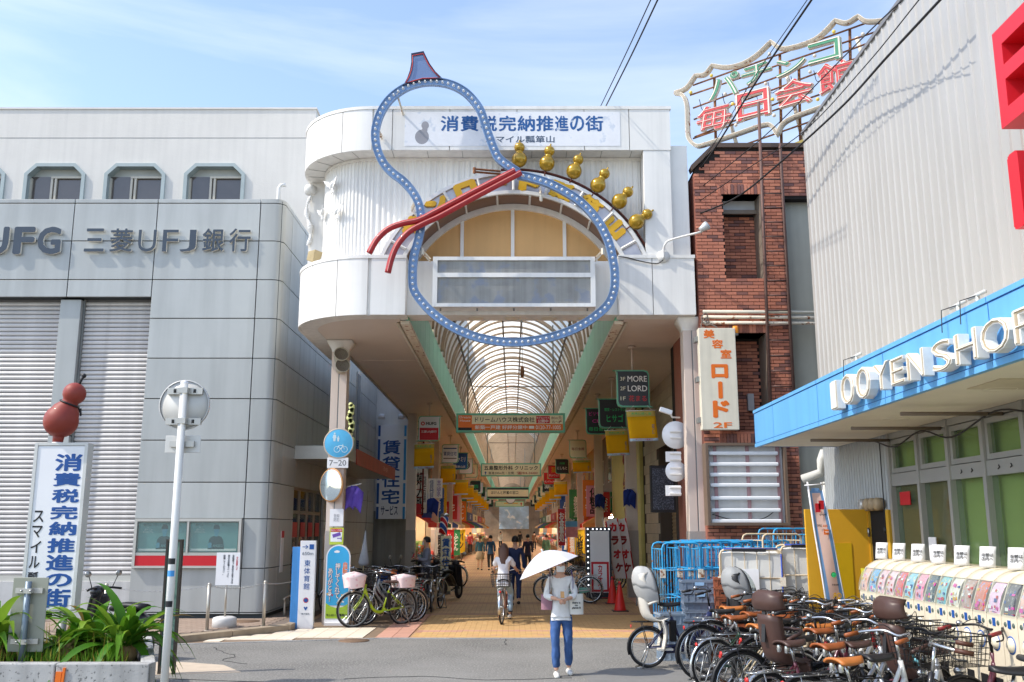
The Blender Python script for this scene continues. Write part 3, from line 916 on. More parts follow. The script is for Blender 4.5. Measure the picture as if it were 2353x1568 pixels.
# arch lettering サンロード瓢箪山
for k, ch in enumerate('サンロード瓢箪山'):
    t = R(139.5 - k*14.2)
    rm = (RI+RO)/2+.005
    pos = (ACX+rm*math.cos(t), AY+.02, ACZ+rm*math.sin(t))
    right = (math.sin(t), 0, -math.cos(t)); upv = (math.cos(t), 0, math.sin(t))
    if ch == 'ー': text(ch, pos, .36, .10, yellow_letter, gate, (right,upv), ext=.05, bold=.05, name='letter')
    else: text(ch, pos, .46, .37, yellow_letter, gate, (right,upv), ext=.05, bold=.04 if ch in '瓢箪' else .085, name='letter')
# LED notice board
a, b = PY(993,705,AY-.12), PY(1367,590,AY-.12)
ledb = thing('light_board', 'wide white framed dot matrix notice board above the arcade entrance', 'notice board', ((a.x+b.x)/2, AY-.12, a.z))
y0, y1 = AY-.12, CYF-.004
z1_, z2_, z3_, z4_ = ZY(697,y0), ZY(637,y0), ZY(627,y0), ZY(598,y0)
mb = MB()
mb.box(a.x,b.x,y0,y1,a.z,z1_); mb.box(a.x,b.x,y0,y1,z2_,z3_); mb.box(a.x,b.x,y0,y1,z4_,b.z)
for zz0, zz1 in ((z1_,z2_),(z3_,z4_)):
    mb.box(a.x,a.x+.09,y0,y1,zz0,zz1); mb.box(b.x-.09,b.x,y0,y1,zz0,zz1)
mb.obj('frame', white_panel, ledb)
for zz0, zz1 in ((z1_,z2_),(z3_,z4_)):
    d = MB().box(a.x+.09,b.x-.09,y0+.05,y0+.07,zz0,zz1).obj('display', led_dark, ledb)
    lv = MB(); nz = int((zz1-zz0)/.022)
    for i in range(nz): lv.box(a.x+.09,b.x-.09,y0+.042,y0+.049,zz0+i*(zz1-zz0)/nz,zz0+(i+.22)*(zz1-zz0)/nz)
    tag(lv.obj('louvre', mat('louvre',(176,174,168),0.6,var=.12,vs=2), d), kind='stuff')
# hanging bolts under the board
for i in range(5):
    x = a.x+.15+i*(b.x-a.x-.3)/4
    MB().cyl((x,y0+.15,a.z-.05),(x,y0+.15,a.z),.018,n=6).obj('bolt', grey_metal, ledb)
# upper band lettering sheet (worn)
sheet = MB().box(XY(930,300,AY), XY(1425,300,AY), AY-.006, AY-.001, ZY(336,AY), ZY(258,AY)); sheet.obj('sign_sheet', mat('sign_sheet',(230,231,234),0.5,var=.06,vs=5,speck=(5,.05,(205,212,222))), gate)
cs = [(1012,1054),(1058,1100),(1104,1142),(1146,1186),(1189,1229),(1232,1272),(1275,1306),(1310,1342),(1345,1386)]
for ch, (u0,u1) in zip('消費税完納推進の街', cs):
    p, q = PY(u0,302,AY-.008), PY(u1,266,AY-.008)
    text(ch, ((p.x+q.x)/2, AY-.008, (p.z+q.z)/2), q.x-p.x, q.z-p.z, blue_worn, gate, bold=.022, name='letter')
q = PY(1195,320,AY-.008); text('スマイル瓢箪山', (q.x, AY-.008, q.z), XY(1271,320,AY)-XY(1113,320,AY), .15, mat('slate_print',(70,88,112),0.6,var=.2,vs=9), gate, bold=.012)
gm = mat('grey_print',(150,150,156),0.6)
gp = PY(972,305,AY-.008)
gm_ = MB(); gm_.prism([(.14*math.cos(t)*(1.0), -.09+.155*math.sin(t)) for t in [k*math.pi/10 for k in range(20)]], lambda a,b: V((gp.x-.02+a,AY-.0072,gp.z+b)), (0,.001,0))
gm_.prism([(.05+.075*math.cos(t), .155+.085*math.sin(t)) for t in [k*math.pi/8 for k in range(16)]], lambda a,b: V((gp.x+a-.01,AY-.0090,gp.z+b)), (0,.001,0))
gm_.prism([(-.05,.0),(.0,.12),(.09,.12),(.08,.0)], lambda a,b: V((gp.x+a,AY-.0081,gp.z+b)), (0,.001,0))
gm_.obj('gourd_print', gm, gate)
# wall ornaments on the curved wall: birds and a figure bracket
bird_m = mat('plaster', (228,228,226), 0.7)
for u, v, s_, lab in ((777,428,.26,'upper'),(752,490,.22,'lower left'),(796,492,.24,'lower right')):
    c_ = PY(u, v, 18.7 if u > 770 else 19.0)
    d = V((c_.x-AC.x, c_.y-AC.y, 0)); d.normalize(); c_ = V((AC.x+d.x*(AR-.45+.1), AC.y+d.y*(AR-.45+.1), c_.z))
    rt = V((-d.y, d.x, 0))
    if rt.x < 0: rt = -rt
    F = frame(c_, rt)
    bd = thing('bird_relief', 'white plaster bird in flight, %s of three on the curved wall' % lab, 'ornament', c_, group='plaster birds on the gateway')
    mb = MB(); mb.ball((0,0,0), .3*s_, 8, (0.7,1.4,.7), F @ Matrix.Rotation(.5,4,'Z')) if False else mb.ball(c_, .26*s_, 8, (0.8,1.6,.8), F.to_3x3().to_4x4() @ Matrix.Rotation(-.6,4,'Z'))
    mb.obj('body', bird_m, bd)
    for sg in (-1,1):
        w_ = MB()
        w_.prism([(0,-.15),(sg*.35,.25),(sg*.9,.45),(sg*.7,.1),(sg*.62,.12),(sg*.5,-.15),(sg*.4,-.1),(sg*.2,-.35)], lambda p,q: F @ V((p*s_,q*s_,.02+.25*abs(p)*s_)), F.to_3x3() @ V((0,0,-.02)))
        w_.obj('wing', bird_m, bd)
    t_ = MB(); t_.prism([(-.1,-.3),(.1,-.3),(.25,-.75),(.05,-.65),(-.15,-.78)], lambda p,q: F @ V((p*s_,q*s_,.02)), F.to_3x3() @ V((0,0,-.02))); t_.obj('tail', bird_m, bd)
cb = thing('figure_bracket', 'white plaster figure bracket at the left end of the gateway wall', 'ornament', (-4.3,19.7,8.2))
bx_ = -4.40
mb = MB()
for k in range(26):
    t = k/25
    rr = .038*(.6+.8*abs(math.sin(3.1*t+.2))) + .014*math.sin(23*t)
    mb.ball((bx_+.06*math.sin(7*t), 19.70+.02*math.sin(13*t), 7.95+1.15*t), rr, 8)
mb.obj('figure', bird_m, cb)
MB().lathe([(.001,9.1),(.1,9.1),(.14,9.2),(.13,9.26),(.1,9.3),(.001,9.3)], 10, Matrix.Translation((bx_,19.74,0))).obj('capital', bird_m, cb)

# gourd outline sign
GY = AY-.42
OL = [(1190,396),(1150,368),(1136,345),(1123,310),(1113,280),(1105,256),(1090,233),(1068,211),(1038,195),(1005,188),(970,189),(936,199),(906,218),(885,241),(870,270),(862,305),(866,340),(880,373),(900,396),(925,415),(945,437),(960,462),(967,490),(967,520),(961,553),(951,590),(948,630),(951,666),(972,697),(1003,727),(1048,756),(1100,776),(1160,786),(1220,784),(1280,771),(1332,750),(1374,722),(1399,697),(1411,667),(1413,632),(1409,600),(1400,560),(1384,524),(1360,490),(1330,461),(1298,440),(1260,421),(1222,409),(1190,402)]
ol = [PY(u,v,GY) for u,v in OL]
ol_s = bez(ol, 4)
gs = thing('gourd_outline_sign', 'blue bulb-lined gourd outline sign standing out from the gateway front', 'sign', ol[32])
n = len(ol_s)
nm = []
for i in range(n):
    a = ol_s[max(0,i-1)]; b = ol_s[min(n-1,i+1)]
    d = (b-a).normalized(); nm.append(V((-d.z,0,d.x)))
w = .068
mb = MB(); mb.ring([(i,-w) for i in range(n)], [(i,w) for i in range(n)], lambda i,s_: ol_s[int(i)]+nm[int(i)]*s_, (0,.02,0), False); mb.obj('rail_plate', blue_rail, gs)
for sg in (-1,1):
    mb = MB(); mb.ring([(i,sg*w) for i in range(n)], [(i,sg*(w+.012)) for i in range(n)], lambda i,s_: ol_s[int(i)]+nm[int(i)]*s_+V((0,-.03,0)), (0,.10,0), False); mb.obj('rail_flange', blue_rail, gs)
bl = MB(); bl.lathe([(.001,-.055),(.016,-.045),(.022,-.02),(.020,0),(.028,.001),(.028,.006)], 8, Matrix.Rotation(R(-90),4,'X') @ Matrix.Diagonal((1,1,1,1)))
bulb_me = bl.mesh('bulb'); bulb_me.materials.append(bulb_m)
acc = 0; last = ol_s[0]; nb = 0
wire = []
for i in range(1, n):
    seg = (ol_s[i]-ol_s[i-1]); L_ = seg.length; s0 = 0
    while acc + (L_-s0) >= .115:
        s0 += .115-acc; acc = 0
        p = ol_s[i-1]+seg*(s0/L_)
        o = mk('bulb', bulb_me, gs, (p.x, p.y-.004, p.z)); nb += 1
    acc += L_-s0
NK = [(945.7,125.4),(973.5,120.3),(979,132),(987.5,148.7),(1000,166),(1017.4,183),(1005,184),(972,185),(940,194),(927.8,197),(937,180),(942.7,163.6),(946,145)]
nk = [PY(u,v,GY) for u,v in NK]
MB().prism([(i,0) for i in range(len(nk))], lambda i,_: nk[int(i)]+V((0,-.02,0)), (0,.12,0)).obj('stem_panel', neck_blue, gs)
cen = sum(nk, V())/len(nk)
MB().ring([(i,.86) for i in range(len(nk))], [(i,1.03) for i in range(len(nk))], lambda i,s_: cen+(nk[int(i)]-cen)*s_+V((0,-.028,0)), (0,.14,0)).obj('stem_border', navy, gs)
nb_ = MB(); nb_.tube([cen+(p-cen)*.87+V((0,-.04,0)) for p in nk], .008, 5, closed=True); nb_.obj('neon_line', red_line, gs)
# red ribbon
for pts, nm_ in (([(1183,392),(1080,445),(1000,487),(962,506),(925,514),(892,527),(866,551),(848,582)],0), ([(1197,397),(1095,451),(1012,496),(975,513),(941,532),(915,560),(900,592),(891,627)],1)):
    pp = bez([PY(u,v,GY-.10) for u,v in pts], 5)
    rb = MB().tube(pp, .062, 8); o = rb.obj('ribbon', red_tube, gs)
    MB().tube([p+V((0,-.06,.012)) for p in pp], .008, 4).obj('neon_line', mat('pale_neon',(222,150,140),0.4), o)
# brackets
for u, v, du, dv in ((1090,392,55,-10),(955,462,-12,6),(1243,456,0,-35),(970,578,14,8),(1385,578,-14,8),(868,300,4,0)):
    p = PY(u,v,GY+.05)
    bk = MB()
    d = V((du/110.0, .35, -dv/110.0))
    for s_ in (-.03,.03):
        bk.tube([p+V((0,0,s_)), p+d+V((0,0,s_))], .022, 4)
    bk.tube([p+V((0,0,-.06)), p+V((0,0,.06))], .03, 4)
    bk.obj('bracket', rust_white if v != 392 else rust, gs)
p = PY(912,215,GY); MB().tube([p, p+V((.18,.9,-.55))], .022, 5).obj('stay', rust_white, gs)
# six golden gourds
Bc = [(303,460),(515,490),(723,550),(907,657),(1071,781),(1203,938)]
Sc = [(304,367),(534,395),(755,462),(957,570),(1137,709),(1285,880)]
zz7 = lambda x,y: ((1200+x/3.075)/1.088, (250+y/3.075)/1.088)
ords = ['first from the left, upright above the ribbon end','second from the left','third from the left','fourth from the left','fifth from the left','rightmost and lowest, most tilted']
for k in range(6):
    pb_, ps = PY(*zz7(*Bc[k]), AY+.0), PY(*zz7(*Sc[k]), AY+.0)
    ax = (ps-pb_); L_ = ax.length; ax.normalize()
    M_ = Matrix.Translation(pb_) @ ax.to_track_quat('Z','Y').to_matrix().to_4x4()
    gg = thing('golden_gourd', 'glossy golden gourd on the arch rim, %s' % ords[k], 'gourd', pb_-ax*.17, group='golden gourds on the arch')
    r1, r2 = .158, .108
    prof = [(.001,-r1)]
    for i in range(1,9):
        t = -math.pi/2+ (math.pi*.5+.95)*i/8; prof.append((r1*math.cos(t), r1*math.sin(t)))
    prof.append((.062, L_-.088))
    for i in range(0,9):
        t = -.85+(math.pi/2+.75)*i/8; prof.append((r2*math.cos(t), L_+r2*math.sin(t)))
    prof += [(.018,L_+r2+.01),(.014,L_+r2+.05),(.001,L_+r2+.055)]
    MB().lathe(prof, 22, M_).obj('gourd', gold, gg)
    MB().lathe([(.016,L_+r2-.005),(.013,L_+r2+.045),(.001,L_+r2+.06)], 8, M_).obj('stem_tip', mat('stem_tip',(206,196,150),.5), gg)
    MB().cyl(pb_-ax*.15, pb_-ax*.26, .014, n=6).obj('mount_stub', MATS['dark_rust'], gg)

# columns
for x, y, nm_ in ((3.5,18.32,'right'),(-3.76,20.6,'left')):
    cl = thing('gateway_column', 'pale square column carrying the %s end of the gateway' % nm_, 'column', (x,y,0))
    MB().box(x-.17, x-.012, y-.165, y+.165, 1.9, ZS-.25).box(x+.012, x+.17, y-.165, y+.165, 1.9, ZS-.25).obj('shaft', post_m, cl, bevel=.006)
    MB().box(x-.012, x+.012, y-.155, y+.155, 1.9, ZS-.25).obj('shaft_groove', grey_metal, cl)
    MB().box(x-.178, x+.178, y-.173, y+.173, 0, 1.9).obj('lower_sleeve', post_low, cl, bevel=.006)
    MB().lathe([(.24,ZS-.26),(.26,ZS-.2),(.38,ZS-.05),(.38,ZS-.005),(.01,ZS-.005)], 4, Matrix.Translation((x,y,0)) @ Matrix.Rotation(R(45),4,'Z')).obj('capital', white_panel, cl)
# flood light on the ledge, lamp arm on the right, loudspeakers on the left column
p = PY(722,590,18.75)
flood = thing('floodlight', 'beige boxy floodlight on the ledge at the gateway left corner', 'floodlight', (p.x,p.y,ZL))
M_ = Matrix.Translation((p.x,p.y,ZL+.24)) @ Matrix.Rotation(R(-28),4,'Z') @ Matrix.Rotation(R(12),4,'Y')
fb = MB(); bb = [(-.20,-.12,-.15),(.12,-.16,-.2),(.12,.16,-.2),(-.2,.12,-.15),(-.20,-.12,.15),(.16,-.2,.22),(.16,.2,.22),(-.2,.12,.15)]
fb.add([M_@(V(q)*.62) for q in bb], [(0,3,2,1),(4,5,6,7),(0,1,5,4),(1,2,6,5),(2,3,7,6),(3,0,4,7)]); fb.obj('housing', mat('beige_lamp',(176,158,118),.5,var=.1), flood, bevel=.01)
MB().tube([(p.x,p.y,ZL+.03),(p.x,p.y,ZL+.16)], .035, 6).obj('foot', grey_metal, flood)
lampo = thing('arm_lamp', 'small white floodlight on a curved arm at the gateway right corner', 'lamp', PY(1524,590,AY))
p0 = PY(1524,590,AY)
MB().lathe([(.001,.03),(.13,.03),(.13,0)], 8, frame(p0+V((0,0,0)))).obj('wall_plate', white_panel, lampo)
pa = [p0+V((0,-.05,-.06)), p0+V((0,-.06,.12)), p0+V((.03,-.10,.22)), p0+V((.15,-.15,.30)), PY(1612,533,AY-.4)]
MB().tube(bez(pa,4), .022, 7).obj('arm', white_panel, lampo)
q = PY(1618,523,AY-.42)
MB().lathe([(.001,-.09),(.055,-.09),(.06,-.05),(.085,.03),(.09,.08),(.001,.08)], 12, Matrix.Translation(q) @ Matrix.Rotation(R(55),4,'Y')).obj('lamp_head', mat('lamp_grey',(200,202,202),.4,metal=.3), lampo)
MB().tube(bez([PY(1421,590,AY-.01), PY(1440,592,AY-.02), PY(1470,600,AY-.02), PY(1508,606,AY-.02), PY(1524,598,AY-.03)],5), .010, 5).obj('cable', black, lampo)
for v, tilt, lab in ((818,0,'upper'),(842,1,'lower')):
    p = PY(783 if v == 818 else 786, v, 20.28)
    sp = thing('horn_speaker', 'round beige loudspeaker, %s of the pair on the left column' % lab, 'speaker', p)
    M_ = Matrix.Translation(p) @ Matrix.Rotation(R(70+10*tilt),4,'X') @ Matrix.Rotation(R(18),4,'Y')
    MB().lathe([(.001,-.24),(.11,-.22),(.125,-.15),(.15,.07),(.165,.075),(.165,.09),(.15,.09)], 18, M_).obj('horn', mat('speaker_beige',(196,190,172),.5,var=.1), sp)
    MB().lathe([(.148,.07),(.10,.055),(.001,.05)], 18, M_).obj('grille', mat('speaker_grille',(120,112,100),.7,speck=(90,.3,(70,66,60))), sp)
# round signs and plates on the left column (front) 
p = PY(778,1019,20.36)
rs = thing('cycle_path_sign', 'round blue pedestrian and bicycle road sign on the left gateway column', 'road sign', (p.x,p.y,p.z-.33))
disc = lambda c,r,th: MB().lathe([(.001,0),(r-.012,0),(r,-.004),(r,-th)], 32, frame(c))
disc(p, .325, .012).obj('rim', mat('sign_rim',(190,176,160),.5), rs)
disc(p+V((0,-.004,0)), .300, .003).obj('face', mat('sign_blue',(84,176,222),.45,var=.12,vs=5), rs)
wp = mat('faded_white',(206,226,232),.5)
Fp = frame(p+V((0,-.006,0)))
def flat(mb, poly, F, th=.002): return mb.prism(poly, lambda a,b: F@V((a,b,0)), F.to_3x3()@V((0,0,-th)))
mb = MB()
def person_icon(mb, x, y, s_):
    flat(mb, [(x+.12*s_*math.cos(k*.785), y+.88*s_+.12*s_*math.sin(k*.785)) for k in range(8)], Fp)
    flat(mb, [(x-.16*s_,y+.72*s_),(x+.16*s_,y+.72*s_),(x+.24*s_,y+.3*s_),(x+.16*s_,y+.3*s_),(x+.12*s_,y-.1*s_),(x-.12*s_,y-.1*s_),(x-.16*s_,y+.3*s_),(x-.24*s_,y+.3*s_)], Fp)
person_icon(mb, -.09, .06, .17); person_icon(mb, -.01, .05, .11)
mb.obj('person_symbol', wp, rs)
mb = MB()
for cx_ in (-.03,.13):
    mb.ring([(cx_+.058*math.cos(k*.4),-.13+.058*math.sin(k*.4)) for k in range(16)], [(cx_+.068*math.cos(k*.4),-.13+.068*math.sin(k*.4)) for k in range(16)], lambda a,b: Fp@V((a,b,0)), (0,.002,0))
for q0,q1 in (((-.03,-.13),(0.02,-.05)),((.02,-.05),(.1,-.05)),((.1,-.05),(.13,-.13)),((.0,-.05),(.05,-.13)),((.05,-.13),(.1,-.05)),((.1,-.05),(.09,-.02))):
    mb.tube([Fp@V((*q0,0)),Fp@V((*q1,0))], .006, 4)
mb.obj('bicycle_symbol', wp, rs)
p = PY(776,1064,20.37)
np_ = thing('number_plate_sign', 'small white plate reading 7-20 below the round blue sign', 'sign', (p.x,p.y,p.z-.1))
panel(p, .45, .22, .012).obj('plate', sign_white, np_, bevel=.01)
text('7−20', p+V((0,-.002,0)), .36, .12, mat('grey_ink',(110,112,116),.6), np_, ext=.001, bold=.005)
p = PY(760,1115,20.35)
mr_ = thing('traffic_mirror', 'round traffic mirror seen obliquely on the left gateway column', 'mirror', p)
Mm = frame(p, (0.80,-.6,0))
MB().lathe([(.001,.03),(.2,.02),(.33,0),(.35,-.005),(.36,-.03),(.30,-.05),(.001,-.06)], 28, Mm).obj('rim', mat('mirror_rim',(190,140,90),.5), mr_)
MB().lathe([(.001,.036),(.2,.026),(.325,.006)], 28, Mm).obj('mirror_face', mat('mirror_face',(200,216,226),.08,metal=.85,var=.1), mr_)
# posters on the left column sleeve
for v0, v1, m_, lab, tx in ((1170,1210,sign_white,'white framed notice sheet taped to the left column',None),(1213,1252,mat('lime',(190,206,72),.6),'camera surveillance poster with lime border on the left column','防犯カメラ作動中')):
    q0, q1 = PY(757,v1,20.42), PY(790,v0,20.42)
    t_ = thing('notice', lab, 'notice', ((q0.x+q1.x)/2,20.42,q0.z))
    MB().box(q0.x,q1.x,20.405,20.42,q0.z,q1.z).obj('sheet', m_, t_)
    if tx:
        MB().box(q0.x+.02,q1.x-.03,20.402,20.4045,q0.z+.06,q1.z-.09).obj('inner_sheet', sign_white, t_)
        MB().box(q0.x+.02,q1.x-.03,20.402,20.4045,q1.z-.085,q1.z-.02).obj('red_bar', red_print, t_)
        text(tx, ((q0.x+q1.x)/2,20.40,q1.z-.052), .24,.035, white_print, t_, ext=.001)
        cmi = MB(); cmi.obox(Matrix.Translation(((q0.x+q1.x)/2,20.40,q0.z+.2)) @ Matrix.Rotation(R(-18),4,'Y'), .17,.003,.07)
        cmi.obox(Matrix.Translation(((q0.x+q1.x)/2+.06,20.40,q0.z+.13)), .09,.003,.016); cmi.obox(Matrix.Translation(((q0.x+q1.x)/2+.10,20.4,q0.z+.13)), .012,.003,.06)
        cmi.obj('camera_symbol', mat('violet',(112,80,170),.5), t_)
    else:
        text('告知\n防犯', ((q0.x+q1.x)/2,20.402,(q0.z+q1.z)/2), .12,.16, gm, t_, ext=.001)
# ------------------------------------------------------------------ covered arcade: vault, side ceilings, posts
YB, YEND = 18.45, 150.0
roof = thing('arcade_roof', 'long barrel vault of translucent panels on tan ribs over the shopping street', 'roof', (0, YB, 6.0))
VX, VZ, VR = 2.05, 6.95, 2.05
for sx in (-1, 1):
    # green side beams in lengths
    y = YB
    while y < YEND:
        MB().box(min(sx*VX, sx*(VX+.05)), max(sx*VX, sx*(VX+.05)), y, min(y+1.18,YEND), 6.0, VZ).obj('beam_panel', green_beam, roof) if y < 60 else None
        y += 1.2
    MB().box(min(sx*VX, sx*(VX+.05)), max(sx*VX, sx*(VX+.05)), 60.6, YEND, 6.0, VZ).obj('beam_panel', green_beam, roof)
    # gutter / cornice strip below
    MB().box(min(sx*(VX-.02), sx*(VX+.16)), max(sx*(VX-.02), sx*(VX+.16)), YB, YEND, 5.93, 5.999).obj('cornice', rust_white, roof)
    MB().tube([(sx*(VX+.22), YB+.1, 5.96), (sx*(VX+.22), YEND, 5.96)], .035, 6).obj('conduit', mat('conduit',(190,178,160),.5,var=.15), roof)
    # flat side ceiling boards
    x0, x1 = (-3.85, -(VX+.17)) if sx < 0 else (VX+.17, 4.35)
    y = 23.0 if sx < 0 else AY+.42; k = 0
    while y < YEND:
        step = 0.6 if y < 48 else 12
        zz = ZS
        MB().box(x0, x1, y+.004, y+step-.004, zz, zz+.018).obj('ceiling_board', soffit_m, roof)
        y += step; k += 1
    MB().box(x0, x1, 23.05, YEND, ZS+.02, ZS+1.0).obj('ceiling_core', white_panel, roof)
MB().box(-3.9, -3.851, 20.9, YEND, ZS-.06, ZS+1.0).obj('edge_beam', alu, roof)
# underside of the rounded corner
o_ = [(-VX-.17,AY+.06)]+plan(0.06)+[(AC.x-AR+.06,22.95)]; i_ = [(-VX-.17,AY+.40)]+plan(0.40)+[(AC.x-AR+.40,22.95)]
MB().ring(i_, o_, lambda a,b: V((a,b,ZS-.002)), (0,0,.021), False).obj('corner_soffit', white_panel, roof)
slab(i_+[(-VX-.17,22.95)], ZS+.002, ZS+.019, 'ceiling_board', soffit_m)
MB().box(VX+.17,XR-.01,AY+.06,AY+.41,ZS-.002,ZS+.019).obj('corner_soffit', white_panel, roof)
MB().box(-4.6,-3.9,39.6,YEND,ZS,ZS+.3).obj('ceiling_core', soffit_m, roof)
# vault ribs and panels
def varc(r, n, a0, a1): return [(r*math.cos(a0+(a1-a0)*i/n), VZ+r*math.sin(a0+(a1-a0)*i/n)) for i in range(n+1)]
A1 = R(30)
rib = MB()
pp = varc(VR-.02, 28, 0, math.pi)
rib.ring([(x,z) for x,z in varc(VR-.06,28,0,math.pi)], [(x,z) for x,z in varc(VR-.004,28,0,math.pi)], lambda a,b: V((a,0,b)), (0,.10,0), False)
rib_me = rib.mesh('rib'); rib_me.materials.append(rib_m)
big = MB(); big.ring(varc(VR-.10,28,0,math.pi), varc(VR+.01,28,0,math.pi), lambda a,b: V((a,0,b)), (0,.16,0), False)
big_me = big.mesh('main_rib'); big_me.materials.append(rib_m)
def sheetm(a0, a1, n, m, name):
    s_ = MB(); q = varc(VR, n, a0, a1)
    s_.add([(x,0,z) for x,z in q]+[(x,.30,z) for x,z in q], [(i,i+1,n+2+i,n+1+i) for i in range(n)], True)
    me = s_.mesh(name); me.materials.append(m); return me
pan_me = [sheetm(A1, math.pi/2-.16, 9, vault_clear, 'roof_panel'), sheetm(math.pi/2-.16, math.pi/2+.16, 3, vault_clear, 'roof_panel'), sheetm(math.pi/2+.16, math.pi-A1, 9, vault_clear, 'roof_panel')]
low_me = [sheetm(0, A1, 6, vault_opaque, 'lower_panel'), sheetm(math.pi-A1, math.pi, 6, vault_opaque, 'lower_panel')]
y = YB+.15; k = 0
PST = 1.02
far_p, far_l, far_r = MB(), MB(), MB()
while y < YEND:
    if k < 48:
        mk('main_rib' if k % 4 == 0 else 'rib', big_me if k % 4 == 0 else rib_me, roof, (0,y,0))
        for me in pan_me: o = mk('roof_panel', me, roof, (0,y+.02,0)); o.scale = (1,(PST-.0)/.30,1)
        for me in low_me: o = mk('lower_panel', me, roof, (0,y+.02,0)); o.scale = (1,PST/.30,1)
        y += PST
    else:
        q = varc(VR,16,A1,math.pi-A1); far_p.add([(x,y,z) for x,z in q]+[(x,y+1.4,z) for x,z in q], [(i,i+1,18+i,17+i) for i in range(16)], True)
        for a0,a1 in ((0,A1),(math.pi-A1,math.pi)):
            q = varc(VR,4,a0,a1); far_l.add([(x,y,z) for x,z in q]+[(x,y+1.4,z) for x,z in q], [(i,i+1,6+i,5+i) for i in range(4)], True)
        far_r.ring(varc(VR-.12,16,0,math.pi), varc(VR,16,0,math.pi), lambda a,b: V((a,y,b)), (0,.12,0), False)
        y += 1.4
    k += 1
far_p.obj('far_roof_panel', vault_clear, roof); far_l.obj('far_lower_panel', vault_opaque, roof); far_r.obj('far_rib', rib_m, roof)
for a in (A1, math.pi/2-.16, math.pi/2+.16, math.pi-A1):
    r_ = VR-.06
    MB().tube([(r_*math.cos(a),YB,VZ+r_*math.sin(a)),(r_*math.cos(a),YEND,VZ+r_*math.sin(a))], .03, 4).obj('purlin', mat('purlin',(112,92,76),.7), roof)
for sx in (-1,1):
    MB().tube([(sx*1.62,YB+.3,VZ+.72),(sx*1.62,YEND,VZ+.72)], .014, 4).obj('service_cable', black, roof)
# tie rods with small lantern
for y in (33.5, 56.0, 78.0):
    MB().tube([(-1.35,y,6.9),(1.35,y,6.9)], .02, 5).obj('tie_rod', MATS['purlin'], roof)
pl_ = thing('pendant', 'small rusty pendant hanging from the vault', 'pendant', (0.33,30.2,6.7))
MB().lathe([(.001,0),(.05,.03),(.07,.2),(.05,.36),(.001,.4)], 8, Matrix.Translation((0.33,30.2,6.7))).obj('pendant_body', rust, pl_)
MB().tube([(0.33,30.2,7.1),(0.33,30.2,8.9)], .008, 4).obj('cord', black, pl_)
# arcade posts
PROT = None
for k, (x,y) in enumerate([(3.5,28.3),(3.5,38.8),(3.5,49.4),(3.5,60),(-3.55,34.0),(-3.55,44.5),(-3.55,55),(-3.55,65)]):
    nth = ['nearest','second','third','fourth'][k % 4]
    t_ = thing('arcade_post', 'square beige post, %s along the %s side inside the arcade' % (nth, 'right' if x > 0 else 'left'), 'post', (x,y,0), group='posts along the arcade')
    MB().box(x-.16,x+.16,y-.16,y+.16,1.9,5.99).obj('shaft', post_m, t_)
    MB().box(x-.168,x+.168,y-.168,y+.168,0,1.9).obj('lower_sleeve', post_low, t_)
